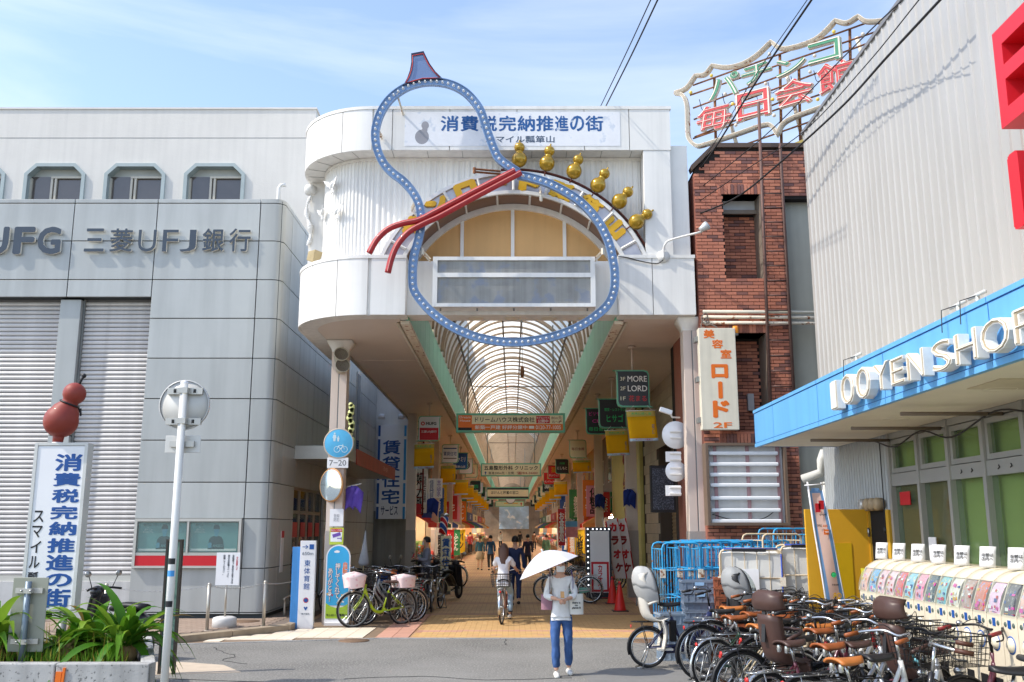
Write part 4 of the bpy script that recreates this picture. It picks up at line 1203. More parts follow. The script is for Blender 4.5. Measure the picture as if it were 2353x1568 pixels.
# ------------------------------------------------------------------ shops inside the arcade
shop_cols = [(196,178,150),(150,132,112),(208,200,186),(172,120,84),(120,112,108),(188,168,120),(206,150,100),(160,160,158)]
sgn_cols = [(206,48,40),(236,236,230),(34,70,140),(230,150,40),(40,120,80),(240,226,180),(170,40,60),(60,60,64)]
words = ['酒','薬','くすり','青果','呉服','喫茶','化粧品','時計','ふとん','衣料','カメラ','食品','靴','書店','メガネ','精肉']
def shop(sx, y0, y1, k, lab, xw=4.2, hgt=5.99):
    s_ = thing('shop', lab, 'shop', (sx*xw, (y0+y1)/2, 0), group='shops along the arcade')
    c = shop_cols[k % 8]
    m = mat('shop_wall_%d' % (k % 8), c, .8, var=.1, streak=.1)
    xa, xb = sorted((sx*xw, sx*(xw+2.5)))
    zo = 2.6
    w_ = MB(); w_.box(xa,xb,y0,y1,zo,hgt); w_.box(xa,xb,y0,y0+.25,0,zo); w_.box(xa,xb,y1-.25,y1,0,zo)
    w_.obj('wall', m, s_)
    bx = sx*(xw+1.8)
    MB().box(min(bx,sx*(xw+2.5)), max(bx,sx*(xw+2.5)), y0+.25, y1-.25, 0, zo).obj('back_wall', mat('shop_back',(150,128,100),.8,var=.3,vs=2), s_)
    f = sx*xw
    sgm = mat('shop_sign_%d' % (k*3 % 8), sgn_cols[k*3 % 8], .5)
    sb = MB().box(min(f,f-sx*.12), max(f,f-sx*.12)-.0, y0+.4, y1-.4, zo+.1, zo+.85).obj('sign_board', sgm, s_)
    dk = sgn_cols[k*3 % 8]
    text(words[k % 16]+words[(k*5+3) % 16], (f-sx*.123, (y0+y1)/2, zo+.48), min(2.6,(y1-y0)*.5), .45, ink if sum(dk) > 420 else white_print, sb, WEST if sx > 0 else EAST, ext=.002, bold=.01)
    # awning
    am = cloth('awning_%d' % (k % 5), [(196,60,50),(60,110,80),(70,90,150),(220,200,160),(190,130,60)][k % 5], .2)
    aw = MB(); aw.add([(f,y0+.3,zo),(f,y1-.3,zo),(f-sx*.75,y1-.3,zo-.42),(f-sx*.75,y0+.3,zo-.42),(f-sx*.75,y1-.3,zo-.6),(f-sx*.75,y0+.3,zo-.6)], [(0,1,2,3),(3,2,4,5)])
    aw.obj('awning', am, s_, solid=.012)
    MB().tube([(f+sx*.5,y0+.8,zo-.12),(f+sx*.5,y1-.8,zo-.12)], .03, 6).obj('tube_lamp', mat('shop_tube',(255,250,238),.3,emit=((255,240,218),70.0)), s_)
    # windows above
    for i in range(2):
        yy0 = y0+.8+i*(y1-y0-1.2)/2
        w2 = MB().box(min(f,f-sx*.03),max(f,f-sx*.03),yy0,yy0+1.3,3.9,5.0).obj('window', alu, s_)
        MB().box(min(f-sx*.031,f-sx*.036),max(f-sx*.031,f-sx*.036),yy0+.06,yy0+1.24,3.96,4.94).obj('pane', mat('shop_glass',(70,78,84),.1,spec=.8), w2)
    # stepped display stand with goods
    st = MB(); st.box(min(f-sx*.1,f-sx*.75)+0,max(f-sx*.1,f-sx*.75),y0+.6,y1-.6,.0,.55); st.box(min(f+sx*.25,f-sx*.099),max(f+sx*.25,f-sx*.099),y0+.6,y1-.6,.0,1.0)
    st.obj('display_stand', mat('stand',(150,120,86),.8,var=.2), s_)
    gd = [MB() for _ in range(3)]
    yy = y0+.7
    while yy < y1-.8:
        for lv,(xx,zz) in enumerate(((f-sx*.45,.55),(f+sx*.08,1.0))):
            hh = rnd.uniform(.12,.45); ww = rnd.uniform(.2,.38)
            gd[rnd.randrange(3)].box(xx-.2,xx+.2,yy,yy+ww*.9,zz+.001,zz+hh)
        yy += .4
    gcol = [(200,70,60),(226,190,90),(90,140,170),(230,225,210),(110,150,80),(190,110,140)]
    for i,g_ in enumerate(gd):
        if g_.f: tag(g_.obj('goods', mat('goods_%d' % ((k+i*2) % 6), gcol[(k+i*2) % 6], .6, var=.3, vs=8), s_), kind='stuff')
    return s_
ordn = ['first','second','third','fourth','fifth','sixth','seventh','eighth','ninth','tenth','eleventh','twelfth']
yy = 39.5
for k in range(10):
    L_ = [7.5,8,7,9,8,10,12,14,16,16][k]
    shop(-1, yy, yy+L_-.01, k, 'small shop with awning and goods, %s on the left inside the arcade' % ordn[k]); yy += L_
yy = 39.5
for k in range(10):
    L_ = [8,7,8.5,8,9,10,12,14,15,16][k]
    shop(1, yy, yy+L_-.01, k+4, 'small shop with awning and goods, %s on the right inside the arcade' % ordn[k]); yy += L_
# far end screen of the arcade
fe = thing('end_screen', 'pale blue picture screen closing the far end of the arcade', 'screen', (0,YEND,0))
MB().box(-4.4,4.4,YEND,YEND+.2,0,9.2).obj('wall', mat('end_wall',(150,134,116),.8,var=.35,vs=.8), fe)
MB().box(-2.0,2.6,YEND-.1,YEND-.01,1.9,5.4).obj('picture_panel', mat('picture',(176,206,232),.5,var=.3,vs=.9,speck=(1.2,.2,(240,244,246))), fe)
# building just past the bank: white wall with the tall rental sign
wb = thing('white_building', 'white stucco building behind the bank carrying a tall blue-lettered sign', 'building', (-4.8,36.2,0))
MB().box(-9,-3.95,36.2,39.4,2.6,12).obj('upper_wall', white_wall, wb)
MB().box(-9,-3.95,36.3,39.4,0,2.6).obj('block_wall', grey_wall, wb)
for x in (-4.75,-4.5): pass
a, b = PY(864,1193,36.1), PY(936,978,36.1)
rs_ = thing('rental_sign', 'tall white sign with blue vertical lettering on the wall past the bank', 'sign', ((a.x+b.x)/2,36.1,a.z))
MB().box(a.x,b.x,36.0,36.19,a.z,b.z+.02).obj('board', sign_white, rs_)
hh = b.z-a.z; ww = b.x-a.x
for i,(z0,z1) in enumerate(((0,.13),(.16,.38),(.41,.85),(.88,1))):
    MB().box(a.x+.01,a.x+.10,35.994,35.9995,a.z+hh*z0,a.z+hh*z1-.01).obj('blue_edge', blue_print, rs_)
    MB().box(b.x-.10,b.x-.01,35.994,35.9995,a.z+hh*z0,a.z+hh*z1-.01).obj('cyan_edge', mat('cyan_print',(60,150,210),.5), rs_)
for i, ch in enumerate('賃貸住宅'):
    text(ch, ((a.x+b.x)/2-.02, 35.995, a.z+hh*(.76-.175*i)), ww*.62, hh*.155, blue_print, rs_, bold=.02, name='letter')
text('サービス', ((a.x+b.x)/2-.05, 35.995, a.z+hh*.09), ww*.58, hh*.10, mat('navy_print',(24,44,90),.5), rs_, bold=.015)
for x in (a.x+.15, b.x-.2):
    MB().lathe([(.001,.05),(.1,.05),(.12,0),(.12,-.14),(.001,-.14)], 10, Matrix.Translation((x,35.8,b.z+.35))).obj('sign_lamp', sign_white, rs_)
# red ladder on the wall
ld = thing('red_ladder', 'dark red wall ladder beside the tall blue-lettered sign', 'ladder', (-3.4,35.4,2.6))
x0, x1 = XY(942,1100,35.4), XY(972,1100,35.4)
z0, z1 = ZY(1185,35.4), 5.95
MB().tube([(x0,35.4,z0),(x0,35.4,z1)], .035, 6).tube([(x1,35.4,z0),(x1,35.4,z1)], .035, 6).obj('rail', mat('ladder_red',(126,36,36),.6), ld)
z = z0+.1
while z < z1:
    MB().tube([(x0,35.4,z),(x1,35.4,z)], .018, 5).obj('rung', MATS['ladder_red'], ld); z += .28
MB().box(x0+.06,x1-.04,35.38,35.4,z0+.08,z0+.42).obj('warning_plate', red_print, ld)
# left side hanging sign cluster boxes on the shop front behind the ladder
for i,(u0,u1,v0,v1,c,tx,tm) in enumerate(((968,982,1090,1160,'w','貸店舗',ink),(983,1000,1100,1150,'w','賃貸',blue_print),(1001,1016,1100,1145,'w','売家',MATS['violet']))):
    q0, q1 = PY(u0,v1,37.5+i*.3), PY(u1,v0,37.5+i*.3)
    bx_ = thing('box_sign', ['narrow white box sign with dark vertical letters past the red ladder','white box sign with blue letters past the red ladder','small white box sign with violet letters past the red ladder'][i], 'sign', ((q0.x+q1.x)/2,q0.y,q0.z))
    MB().box(q0.x,q1.x,q0.y,q0.y+.2,q0.z,q1.z).obj('box', sign_white, bx_)
    text(tx, ((q0.x+q1.x)/2,q0.y-.003,(q0.z+q1.z)/2), (q1.x-q0.x)*.6, (q1.z-q0.z)*.85, tm, bx_, vert=True)
MB_side = None
# ------------------------------------------------------------------ right side: tiled wall with roller shutter
tw = thing('tiled_building', 'beige tiled shop building with a half-rolled brown shutter inside the right arcade edge', 'building', (4.2,26,0))
tile_w = mat('wall_tile',(196,182,160),.6,var=.06,per=.1)
TX = 4.2
MB().box(TX+.01,TX+3,19.2,24.0,0,6.0).box(TX+.01,TX+3,27.4,39.4,0,6.0).box(TX+.01,TX+3,24.001,27.399,4.2,6.0).box(TX+.7,TX+3,24.001,27.399,0,4.2).obj('wall', mat('tile_joint',(84,74,66),.9), tw)
tb = MB(); tb.box(-.012,0,-.29,.29,-.145,.145); tl_me = tb.mesh('tile'); tl_me.materials.append(tile_w)
nt = 0
for j in range(20):
    z = .155+j*.30
    for i in range(30):
        y = 22.4+i*.6+(.3 if j % 2 else 0)
        if 23.75 < y < 27.68 and z < 4.3: continue
        if y > 30.2 or z > 5.9: continue
        mk('tile', tl_me, tw, (TX+.009, y, z)); nt += 1
sh2 = MB().box(TX+.35,TX+.38,24.0,27.4,0,4.2).obj('shutter', mat('shutter_brown',(128,108,84),.6), tw)
s2 = MB(); s2.add([(TX+.349-.02*(i % 2),y,i*.05) for y in (24.0,27.4) for i in range(84)], [(i,84+i,85+i,i+1) for i in range(83)]); tag(s2.obj('slat_field', mat('shutter_tan',(172,148,116),.5,streak=.1), sh2), kind='stuff')
# yellow shop with big kanji behind
ys = thing('pachinko_front', 'pale yellow shop front with large red and gold vertical kanji inside the arcade', 'shop front', (4.1,34,0))
MB().box(4.08,4.19,30.6,39.2,0,5.8).obj('wall', mat('pale_yellow',(214,206,130),.6,var=.08), ys)
for i, ch in enumerate('新台入替'):
    p = (4.07, 34.6, 4.7-i*1.25)
    text(ch, p, 1.1, 1.0, mat('gold_edge',(222,176,40),.5), ys, WEST, ext=.01, bold=.07, name='letter')
    text(ch, (4.06,34.6,4.7-i*1.25), 1.05, .95, mat('dark_red',(140,30,34),.5), ys, WEST, ext=.01, bold=.02, name='letter')

# ------------------------------------------------------------------ overhead boards across the arcade
def board(Y, u0, u1, v0, v1, lab, build):
    a, b = PY(u0,v1,Y), PY(u1,v0,Y)
    t_ = thing('overhead_board', lab, 'sign', ((a.x+b.x)/2,Y,a.z))
    e = .055*(b.x-a.x)/2.9
    MB().box(a.x,b.x,Y,Y+.22,a.z,b.z).obj('casing', green_frame, t_)
    for x in (a.x+.3,b.x-.3): MB().tube([(x,Y+.1,b.z),(x,Y+.1,7.4)], .02, 5).obj('hanger', grey_metal, t_)
    build(t_, a.x+e, b.x-e, a.z+e, b.z-e, Y-.004)
    return t_
def b1(t,x0,x1,z0,z1,y):
    w, h = x1-x0, z1-z0
    MB().box(x0,x1,y,y+.003,z0+h*.42,z1).obj('face', sign_cream, t)
    MB().box(x0,x1,y,y+.003,z0,z0+h*.418).obj('face_band', orange_print, t)
    MB().box(x0,x0+w*.13,y-.004,y-.001,z0,z1).obj('logo_panel', orange_print, t)
    text('Dream\nHouse', (x0+w*.065,y-.006,z0+h*.76), w*.105, h*.38, white_print, t)
    MB().box(x0,x0+w*.13,y-.006,y-.0045,z0,z0+h*.18).obj('logo_foot', ink, t)
    text('ドリームハウス株式会社', (x0+w*.445,y-.003,z0+h*.71), w*.57, h*.36, ink, t, bold=.012)
    text('新築一戸建 好評分譲中', (x0+w*.41,y-.003,z0+h*.2), w*.5, h*.27, white_print, t, bold=.012)
    text('0120-77-1005', (x0+w*.86,y-.003,z0+h*.2), w*.24, h*.26, white_print, t, bold=.006)
    MB().box(x0+w*.675,x0+w*.725,y-.003,y-.001,z0+h*.11,z0+h*.29).obj('freephone_mark', white_print, t)
    MB().box(x0+w*.745,x0+w*.875,y-.004,y-.001,z0+h*.47,z0+h*.95).obj('red_flag', red_print, t)
    text('モデルハウス', (x0+w*.81,y-.006,z0+h*.83), w*.12, h*.15, white_print, t, bold=.01)
    text('公開中', (x0+w*.81,y-.006,z0+h*.61), w*.10, h*.23, white_print, t, bold=.01)
    text('80m先', (x0+w*.94,y-.003,z0+h*.83), w*.10, h*.24, mat('maroon',(120,30,36),.5), t)
    text('右へ', (x0+w*.925,y-.003,z0+h*.57), w*.06, h*.2, MATS['maroon'], t)
    arrow(t, x0+w*.975, y-.004, z0+h*.57, h*.2, MATS['maroon'])
def arrow(t, x, y, z, s, m, up=False):
    mb = MB()
    if up: mb.prism([(-.15,-.5),(.15,-.5),(.15,.1),(.4,.1),(0,.55),(-.4,.1),(-.15,.1)], lambda a,b: V((x+a*s,y,z+b*s)), (0,.002,0))
    else: mb.prism([(-.5,-.5),(-.25,-.5),(-.25,.05),(.1,.05),(.1,-.2),(.5,.2),(.1,.6),(.1,.3),(-.5,.3)], lambda a,b: V((x+a*s,y,z+b*s)), (0,.002,0))
    mb.obj('arrow', m, t)
board(25.3, 1048, 1298, 950, 994, 'cream and orange house builder board, nearest across the arcade', b1)
def b2(t,x0,x1,z0,z1,y):
    w, h = x1-x0, z1-z0
    MB().box(x0,x1,y,y+.003,z0,z1).obj('face', sign_cream, t)
    text('五島整形外科 クリニック', (x0+w*.5,y-.003,z0+h*.68), w*.93, h*.42, ink, t, bold=.02)
    text('直進200m先・左側', (x0+w*.33,y-.003,z0+h*.2), w*.44, h*.26, ink, t, bold=.006)
    text('☎84-3600', (x0+w*.78,y-.003,z0+h*.2), w*.36, h*.26, mat('brick_print',(160,50,44),.5), t, bold=.012)
    arrow(t, x0+w*.06, y-.004, z0+h*.2, h*.28, blue_print, True)
board(45.7, 1105, 1243, 1065, 1095, 'cream clinic board with black lettering, second across the arcade', b2)
def b3(t,x0,x1,z0,z1,y):
    w, h = x1-x0, z1-z0
    MB().box(x0,x1,y,y+.003,z0,z1).obj('face', sign_cream, t)
    for q in (z0,z1-h*.16): MB().box(x0,x1,y-.004,y-.001,q,q+h*.16).obj('dark_strip', sign_black, t)
    text('ほけんと貯蓄の窓口', (x0+w*.42,y-.003,z0+h*.55), w*.66, h*.34, ink, t, bold=.012)
board(66, 1118, 1216, 1120, 1147, 'insurance counter board with dark strips, third across the arcade', b3)
def b4(t,x0,x1,z0,z1,y):
    w, h = x1-x0, z1-z0
    MB().box(x0,x1,y,y+.003,z0,z1).obj('face', mat('pale_green',(206,222,186),.5), t)
    MB().box(x0+w*.3,x1-w*.2,y-.004,y-.001,z0+h*.55,z0+h*.75).obj('strip', yellow_letter, t)
    arrow(t, x1-w*.08, y-.004, z0+h*.5, h*.7, red_print, True)
board(84, 1138, 1204, 1152, 1165, 'pale green board with red arrow, fourth across the arcade', b4)
ck_ = thing('arcade_clock', 'round white clock hanging under the third board in the arcade', 'clock', (0,75,4.2))
cp_ = PY(1173,1146,76)
MB().lathe([(.001,.02),(.36,.02),(.42,0),(.42,-.15),(.001,-.15)], 24, frame(cp_)).obj('casing', grey_metal, ck_)
MB().lathe([(.001,.024),(.35,.024)], 24, frame(cp_)).obj('face', sign_white, ck_)
MB().obox(Matrix.Translation(cp_+V((.05,-.03,.06))) @ Matrix.Rotation(R(40),4,'Y'), .03,.01,.25).obox(Matrix.Translation(cp_+V((-.06,-.03,.03))) @ Matrix.Rotation(R(-60),4,'Y'), .03,.01,.2).obj('hand', ink, ck_)

# ------------------------------------------------------------------ hanging shop signs (curled frame) and banners
def curl_poly(w, h, flip):
    # S-curled outline: top corner flicks out on one side, bottom corner on the other
    k = .13*w
    pts = [(-w/2-k*.9, h/2), (-w/2-k*.1, h/2-.02*h), (-w/2, h/2-k), (-w/2, -h/2+k*1.1), (-w/2+k*.3, -h/2+k*.3), (-w/2+k*1.1, -h/2),
           (w/2+k*.9, -h/2), (w/2+k*.1, -h/2+.02*h), (w/2, -h/2+k), (w/2, h/2-k*1.1), (w/2-k*.3, h/2-k*.3), (w/2-k*1.1, h/2)]
    return [(-x if flip else x, z) for x,z in pts]
def hanging(x, Y, z, w, h, face, lab, flip=False, build=None, ceil=5.99):
    t_ = thing('hanging_sign', lab, 'sign', (x,Y,z-h/2), group='signs hung along the arcade')
    po = curl_poly(w,h,flip); pi = [(a*.955,b*.95) for a,b in po]
    MB().prism(po, lambda a,b: V((x+a,Y,z+b)), (0,.16,0)).obj('casing', green_frame, t_)
    MB().prism([(a*.93,b*.93) for a,b in po], lambda a,b: V((x+a,Y-.006,z+b)), (0,.005,0)).obj('face', face, t_)
    MB().cyl((x,Y+.08,z+h/2-.01),(x,Y+.08,ceil),.025,n=6).obj('hanger', post_m, t_)
    MB().lathe([(.001,ceil),(.09,ceil-.001),(.09,ceil-.05),(.03,ceil-.06)], 8, Matrix.Translation((x,Y+.08,0))).obj('ceiling_rose', post_m, t_)
    if build: build(t_, x, Y-.009, z, w, h)
    return t_
def lines(*rows):
    def f(t,x,y,z,w,h):
        for tx,cx_,cz,ww,hh,m in rows: text(tx,(x+cx_*w,y,z+cz*h),ww*w,hh*h,m,t,ext=.001,bold=.008)
    return f
neon_g = mat('neon_green',(50,190,110),.5); neon_r = mat('neon_red_print',(200,46,50),.5); neon_p = mat('neon_pink',(226,60,170),.5); cream_p = mat('cream_print',(226,222,196),.5)
t = 21.0
hanging(2.70,21.0,PY(1457,893,21.0).z,.72,.83,sign_black,'black sign with three floor lines reading MORE, nearest on the right',False,
   lines(('3F',-.32,.26,.16,.10,cream_p),('MORE',.13,.26,.6,.16,white_print),('2F',-.32,0,.16,.10,cream_p),('LORD',.13,0,.6,.16,white_print),('1F',-.32,-.27,.16,.10,cream_p),('花まる',.13,-.27,.55,.16,neon_r)))
hanging(2.72,25.6,PY(1405,950,25.6).z,.74,.80,sign_black,'black sign with green cafe lettering, second on the right',False,
   lines(('喫茶・レストラン',.08,.12,.75,.11,neon_g),('ヒサゴ',.08,-.17,.6,.26,neon_g)))
hanging(2.62,28.8,PY(1386,968,28.8).z,.74,.80,sign_black,'black sign with pink and green letters behind the cafe sign',False,
   lines(('ビリヤード',0,.28,.75,.15,neon_p),('CUE',0,.0,.5,.12,neon_p),('毎日会館',0,-.3,.8,.15,neon_g)))
hanging(2.75,39.8,PY(1328,1032,39.8).z,.70,.76,sign_cream,'cream sign with dark red lettering on the right',False, lines(('毎日会館',0,0,.75,.16,MATS['dark_red'])))
hanging(2.75,52.5,PY(1288,1072,52.5).z,.72,.80,sign_black,'black sign with white hiragana on the right',False, lines(('にしもと',0,-.12,.75,.2,white_print),('呉服',0,.2,.4,.12,neon_g)))
red_face = mat('red_face',(200,34,40),.4)
hanging(2.6,59.5,PY(1270,1085,59.5).z,.76,.84,red_face,'red chemist sign, first of two on the right',False, lines(('薬',0,.15,.4,.4,yellow_letter),('サンドラッグ',0,-.25,.8,.18,white_print)))
hanging(2.5,64.5,PY(1260,1100,64.5).z,.76,.84,red_face,'red chemist sign, second of two on the right',False, lines(('薬',0,.15,.4,.4,yellow_letter),('サンドラッグ',0,-.25,.8,.18,white_print)))
hanging(-2.70,30.9,PY(985,985,30.9).z,.70,.82,sign_white,'white and red bank sign, nearest on the left',True, None)
bs = [o for o in bpy.data.objects if o.name.startswith('hanging_sign') and o.get('label','').startswith('white and red bank')][0]
zc_ = PY(985,985,30.9).z
MB().box(-2.70-.30,-2.70+.31,30.988-.1,30.992-.1,zc_-.375,zc_+.02).obj('red_half', red_print, bs)
text('MUFG',(-2.63,30.885,zc_+.16),.34,.10,ink,bs,bold=.03); text('三菱UFJ銀行',(-2.70,30.885,zc_-.11),.5,.09,white_print,bs,bold=.01)
disc((-2.90,30.888,zc_+.16),.065,.003).obj('logo', red_print, bs); disc((-2.90,30.884,zc_+.16),.03,.003).obj('logo_eye', sign_white, bs)
hanging(-2.72,41.9,PY(1035,1043,41.9).z,.72,.82,sign_white,'white rental agency sign with blue bars on the left',True, lines(('賃貸住宅',0,0,.8,.22,blue_print),('━━━━',0,.28,.8,.06,blue_print),('━━━━',0,-.25,.8,.04,ink)))
hanging(-2.60,48,PY(1056,1060,48).z,.74,.84,blue_print,'blue sign with white lettering on the left',True, lines(('ファミリ',0,.1,.7,.3,white_print),('瓢箪山店',0,-.33,.7,.14,white_print)))
hanging(-2.55,53,PY(1070,1072,53).z,.74,.84,sign_white,'white sign with a dark wheel mark on the left',True, lines(('◎',0,.08,.6,.55,ink)))
hanging(-2.5,59,PY(1083,1082,59).z,.74,.84,sign_cream,'cream sign with red vertical letters on the left',True, lines(('小山',0,0,.5,.5,red_print)))
k = 0
for Y in (68,74,80,87,95,104,114):
    for sx in (-1,1):
        z_ = 4.95+.25*((k*7) % 3-1)*.3
        hanging(sx*2.6,Y+(2.5 if sx > 0 else 0),z_,.74,.82,[sign_black,sign_cream,sign_white,sign_black][(k*3) % 4],'%s far sign, %s down the %s side of the arcade' % (['dark','pale','white','dark'][(k*3) % 4], ordn[k//2], 'right' if sx > 0 else 'left'), sx < 0,
            lines((words[k % 16],0,0,.6,.3,[neon_g,ink,red_print,white_print][(k*3) % 4])))
        k += 1
# yellow street banners on short rods
pale_blue = cloth('banner_foot',(196,220,236),.3); rain = cloth('banner_head',(214,196,110),.3)
def banner(x, Y, ztop, w, h, skew, lab):
    t_ = thing('street_banner', lab, 'banner', (x,Y,ztop-h), group='yellow street banners')
    ph = rnd.uniform(0,6)
    def fn(z0,z1):
        return lambda u_,v_: V((x+(u_-.5)*w+skew*(1-(z0+(z1-z0)*v_)), Y+.03*math.sin(5*u_+ph)*(1-(z0+(z1-z0)*v_)), ztop-h+(z0+(z1-z0)*v_)*h + .03*h*(u_-.5)))
    def cl(z0,z1,m,n): MB().grid(8,4,fn(z0,z1)).obj(n,m,t_,solid=.004)
    cl(.09,.82,yellow_flag,'cloth'); cl(0,.09,pale_blue,'foot_band'); cl(.82,1,rain,'head_band')
    if Y < 45:
        text('サンロード瓢箪山',(x+skew*.95,Y-.035,ztop-h*.955),w*.6,h*.05,red_print,t_,ext=.001,bold=.01)
        text('未来に続く道',(x+skew*.1,Y-.035,ztop-h*.09),w*.7,h*.08,neon_g,t_,ext=.001,bold=.01)
        text('かなっしー',(x+w*.36+skew*.6,Y-.045,ztop-h*.6),w*.1,h*.32,blue_print,t_,ext=.001,bold=.01,vert=True)
    MB().tube([(x-w*.54,Y-.01,ztop+.01-.015*h),(x+w*.54,Y-.01,ztop+.01+.015*h)], .008, 5).obj('rod', white_print, t_)
    for u_ in (-.4,.4): MB().tube([(x+u_*w,Y-.01,ztop+.01),(x+u_*w*.6,Y,ztop+.12)], .004, 4).obj('cord', white_print, t_)
q = PY(1472,945,20.9); banner(q.x,20.9,q.z,.63,.66,.06,'yellow banner under the MORE sign, nearest on the right')
q = PY(1416,990,25.4); banner(q.x,25.4,q.z,.60,.66,.05,'yellow banner under the cafe sign on the right')
q = PY(1336,1058,39.6); banner(q.x,39.6,q.z,.74,.52,.03,'yellow banner under the cream sign on the right')
q = PY(975,1021,30.7); banner(q.x,30.7,q.z,.64,.78,0,'yellow banner under the bank sign, nearest on the left')
q = PY(1030,1070,41.7); banner(q.x,41.7,q.z,.64,.82,0,'yellow banner under the rental agency sign on the left')
k = 0
for Y in (50,57,64,71,78,86,94):
    for sx in (-1,1):
        banner(sx*2.62,Y+(2 if sx > 0 else 0),4.45,.72,.78,sx*.03,'far yellow banner, %s down the %s side of the arcade' % (ordn[k//2],'right' if sx > 0 else 'left')); k += 1
# ------------------------------------------------------------------ brick building
KY = 17.97
bk = thing('brick_building', 'red brick building with recessed windows between the gateway and the metal-clad shop', 'building', (4.6, KY, 0))
XB0, XB1 = 3.63, 5.40
ZT = ZY(335, KY)
n1 = (XY(1665,540,KY), XY(1750,540,KY), ZY(640,KY), ZY(447,KY))   # upper niche
n2 = (XY(1684,870,KY), XY(1765,870,KY), ZY(992,KY), ZY(766,KY))   # lower niche
ZC = ZY(457, KY)                       # top of the rendered strip at the right
def in_niche(x0,x1,z0,z1):
    for a,b,c,d in (n1,n2):
        if x1 > a and x0 < b and z1 > c and z0 < d: return (a,b)
    return None
KO = .018
core = MB()
core.box(XB0+.01, n1[0], KY+KO, KY+3.5, 0, ZT-.6)
core.box(n1[0], n1[1], KY+KO, KY+3.5, n2[3], n1[2]); core.box(n1[0], n1[1], KY+KO, KY+3.5, n1[3], ZT-.05)
core.box(n1[0], n2[0], KY+KO, KY+3.5, 0, n2[3]) if n2[0] > n1[0] else None
core.box(n1[1], 6.4, KY+KO, KY+3.5, ZC, ZT-.05)
core.box(n1[1], XB1-.005, KY+KO, KY+3.5, n2[3], ZC); core.box(n2[1], XB1-.005, KY+KO, KY+3.5, 0, n2[3])
core.box(n2[0], n2[1], KY+KO, KY+3.5, 0, n2[2])
core.prism([(XB0+.01,ZT-.6),(n1[0],ZT-.6),(n1[0],ZT-.05),(XB0+.45,ZT-.05),(XB0+.01,ZT-.5)], lambda a,b: V((a,KY+KO,b)), (0,3.4,0))
core.obj('wall', mortar, bk)
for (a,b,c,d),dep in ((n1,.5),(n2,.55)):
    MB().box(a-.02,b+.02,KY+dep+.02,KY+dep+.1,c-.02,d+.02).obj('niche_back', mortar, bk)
bm1 = MB(); bm1.box(-.102,.102,0,.03,-.0275,.0275); me_full = bm1.mesh('brick'); me_full.materials.append(brick_col)
stuffb = MB(); nbk = 0
PITCHZ = .0675
cells = []
def lay(x0, x1, z0, z1, y, niche_ok=True, xcut=None):
    j = int(math.ceil(z0/PITCHZ))
    while j*PITCHZ+.06 < z1:
        z = j*PITCHZ; x = x0 - (.107 if j % 2 else 0)
        while x < x1-.02:
            a, b = max(x, x0), min(x+.205, x1)
            if b-a > .05:
                ok = True
                if niche_ok:
                    nn = in_niche(a,b,z,z+.055)
                    if nn:
                        if a < nn[0]-.05: b = nn[0]-.004
                        elif b > nn[1]+.05: a = nn[1]+.004
                        else: ok = False
                if ok and z > ZT-.6 and niche_ok and (z+.06) > ZT-.55+ (a-XB0)/.45*.5 and a < XB0+.45: ok = False
                if ok and z > 0.25: cells.append((a,b,z,y))
            x += .214
        j += 1
lay(XB0, XB1, 0.5, ZT-.06, KY)
lay(XB1, 6.2, ZC, ZT-.06, KY)
for (a,b,c,d),dep in ((n1,.5),(n2,.55)): lay(a, b, c, d-(.25 if dep == .5 else 0), KY+dep, False)
cells = [c for c in cells if not (c[2] < ZY(1018,KY) and c[2] > ZY(1212,KY) and 3.95 < c[0] and c[1] < 5.15)]
full = [c for c in cells if abs(c[1]-c[0]-.205) < .004]
rest = [c for c in cells if not abs(c[1]-c[0]-.205) < .004]
full.sort(key=lambda c: (c[3] > KY+.1, abs(c[2]-6.2)))
for a,b,z,y in full[:300]:
    mk('brick', me_full, bk, ((a+b)/2, y-.002, z+.0275))
rr_ = random.Random(3)
pal = [brick_col, mat('brick_dark',(150,96,80),.75,var=.15,vs=14,bump=.2,bs=90), mat('brick_plum',(128,90,84),.75,var=.12,vs=14), mat('brick_bright',(202,132,106),.75,var=.12,vs=14)]
for a,b,z,y in full[300:]+rest:
    stuffb.cur = rr_.choice([0,0,0,1,2,3,3]); stuffb.box(a,b,y,y+.03,z,z+.055)
tag(stuffb.obj('brickwork', pal, bk), kind='stuff')
# soldier courses over the niches
for a,b,z in ((n1[0]-.1,n1[1]+.05,n1[3]), (n2[0]-.1,n2[1]+.12,n2[3]), (n2[0]-.3,n2[1]+.3,n2[2]-.25)):
    x = a
    while x < b:
        MB().box(x,x+.055,KY-.012,KY+.03,z+.005,z+.21).obj('soldier_brick', rr_.choice(pal), bk); x += .066
# left return of the wall, coping
MB().box(XB0-.01,XB0+.012,KY+.02,KY+3,0,ZT-.6).obj('return_wall', pal[1], bk)
cop = mat('coping',(92,76,66),.6,var=.1)
MB().prism([(XB0-.03,ZT-.52),(XB0+.44,ZT-.05),(6.4,ZT-.05),(6.4,ZT+.04),(XB0+.41,ZT+.04),(XB0-.06,ZT-.43)], lambda a,b: V((a,KY-.05,b)), (0,.3,0)).obj('coping', cop, bk)
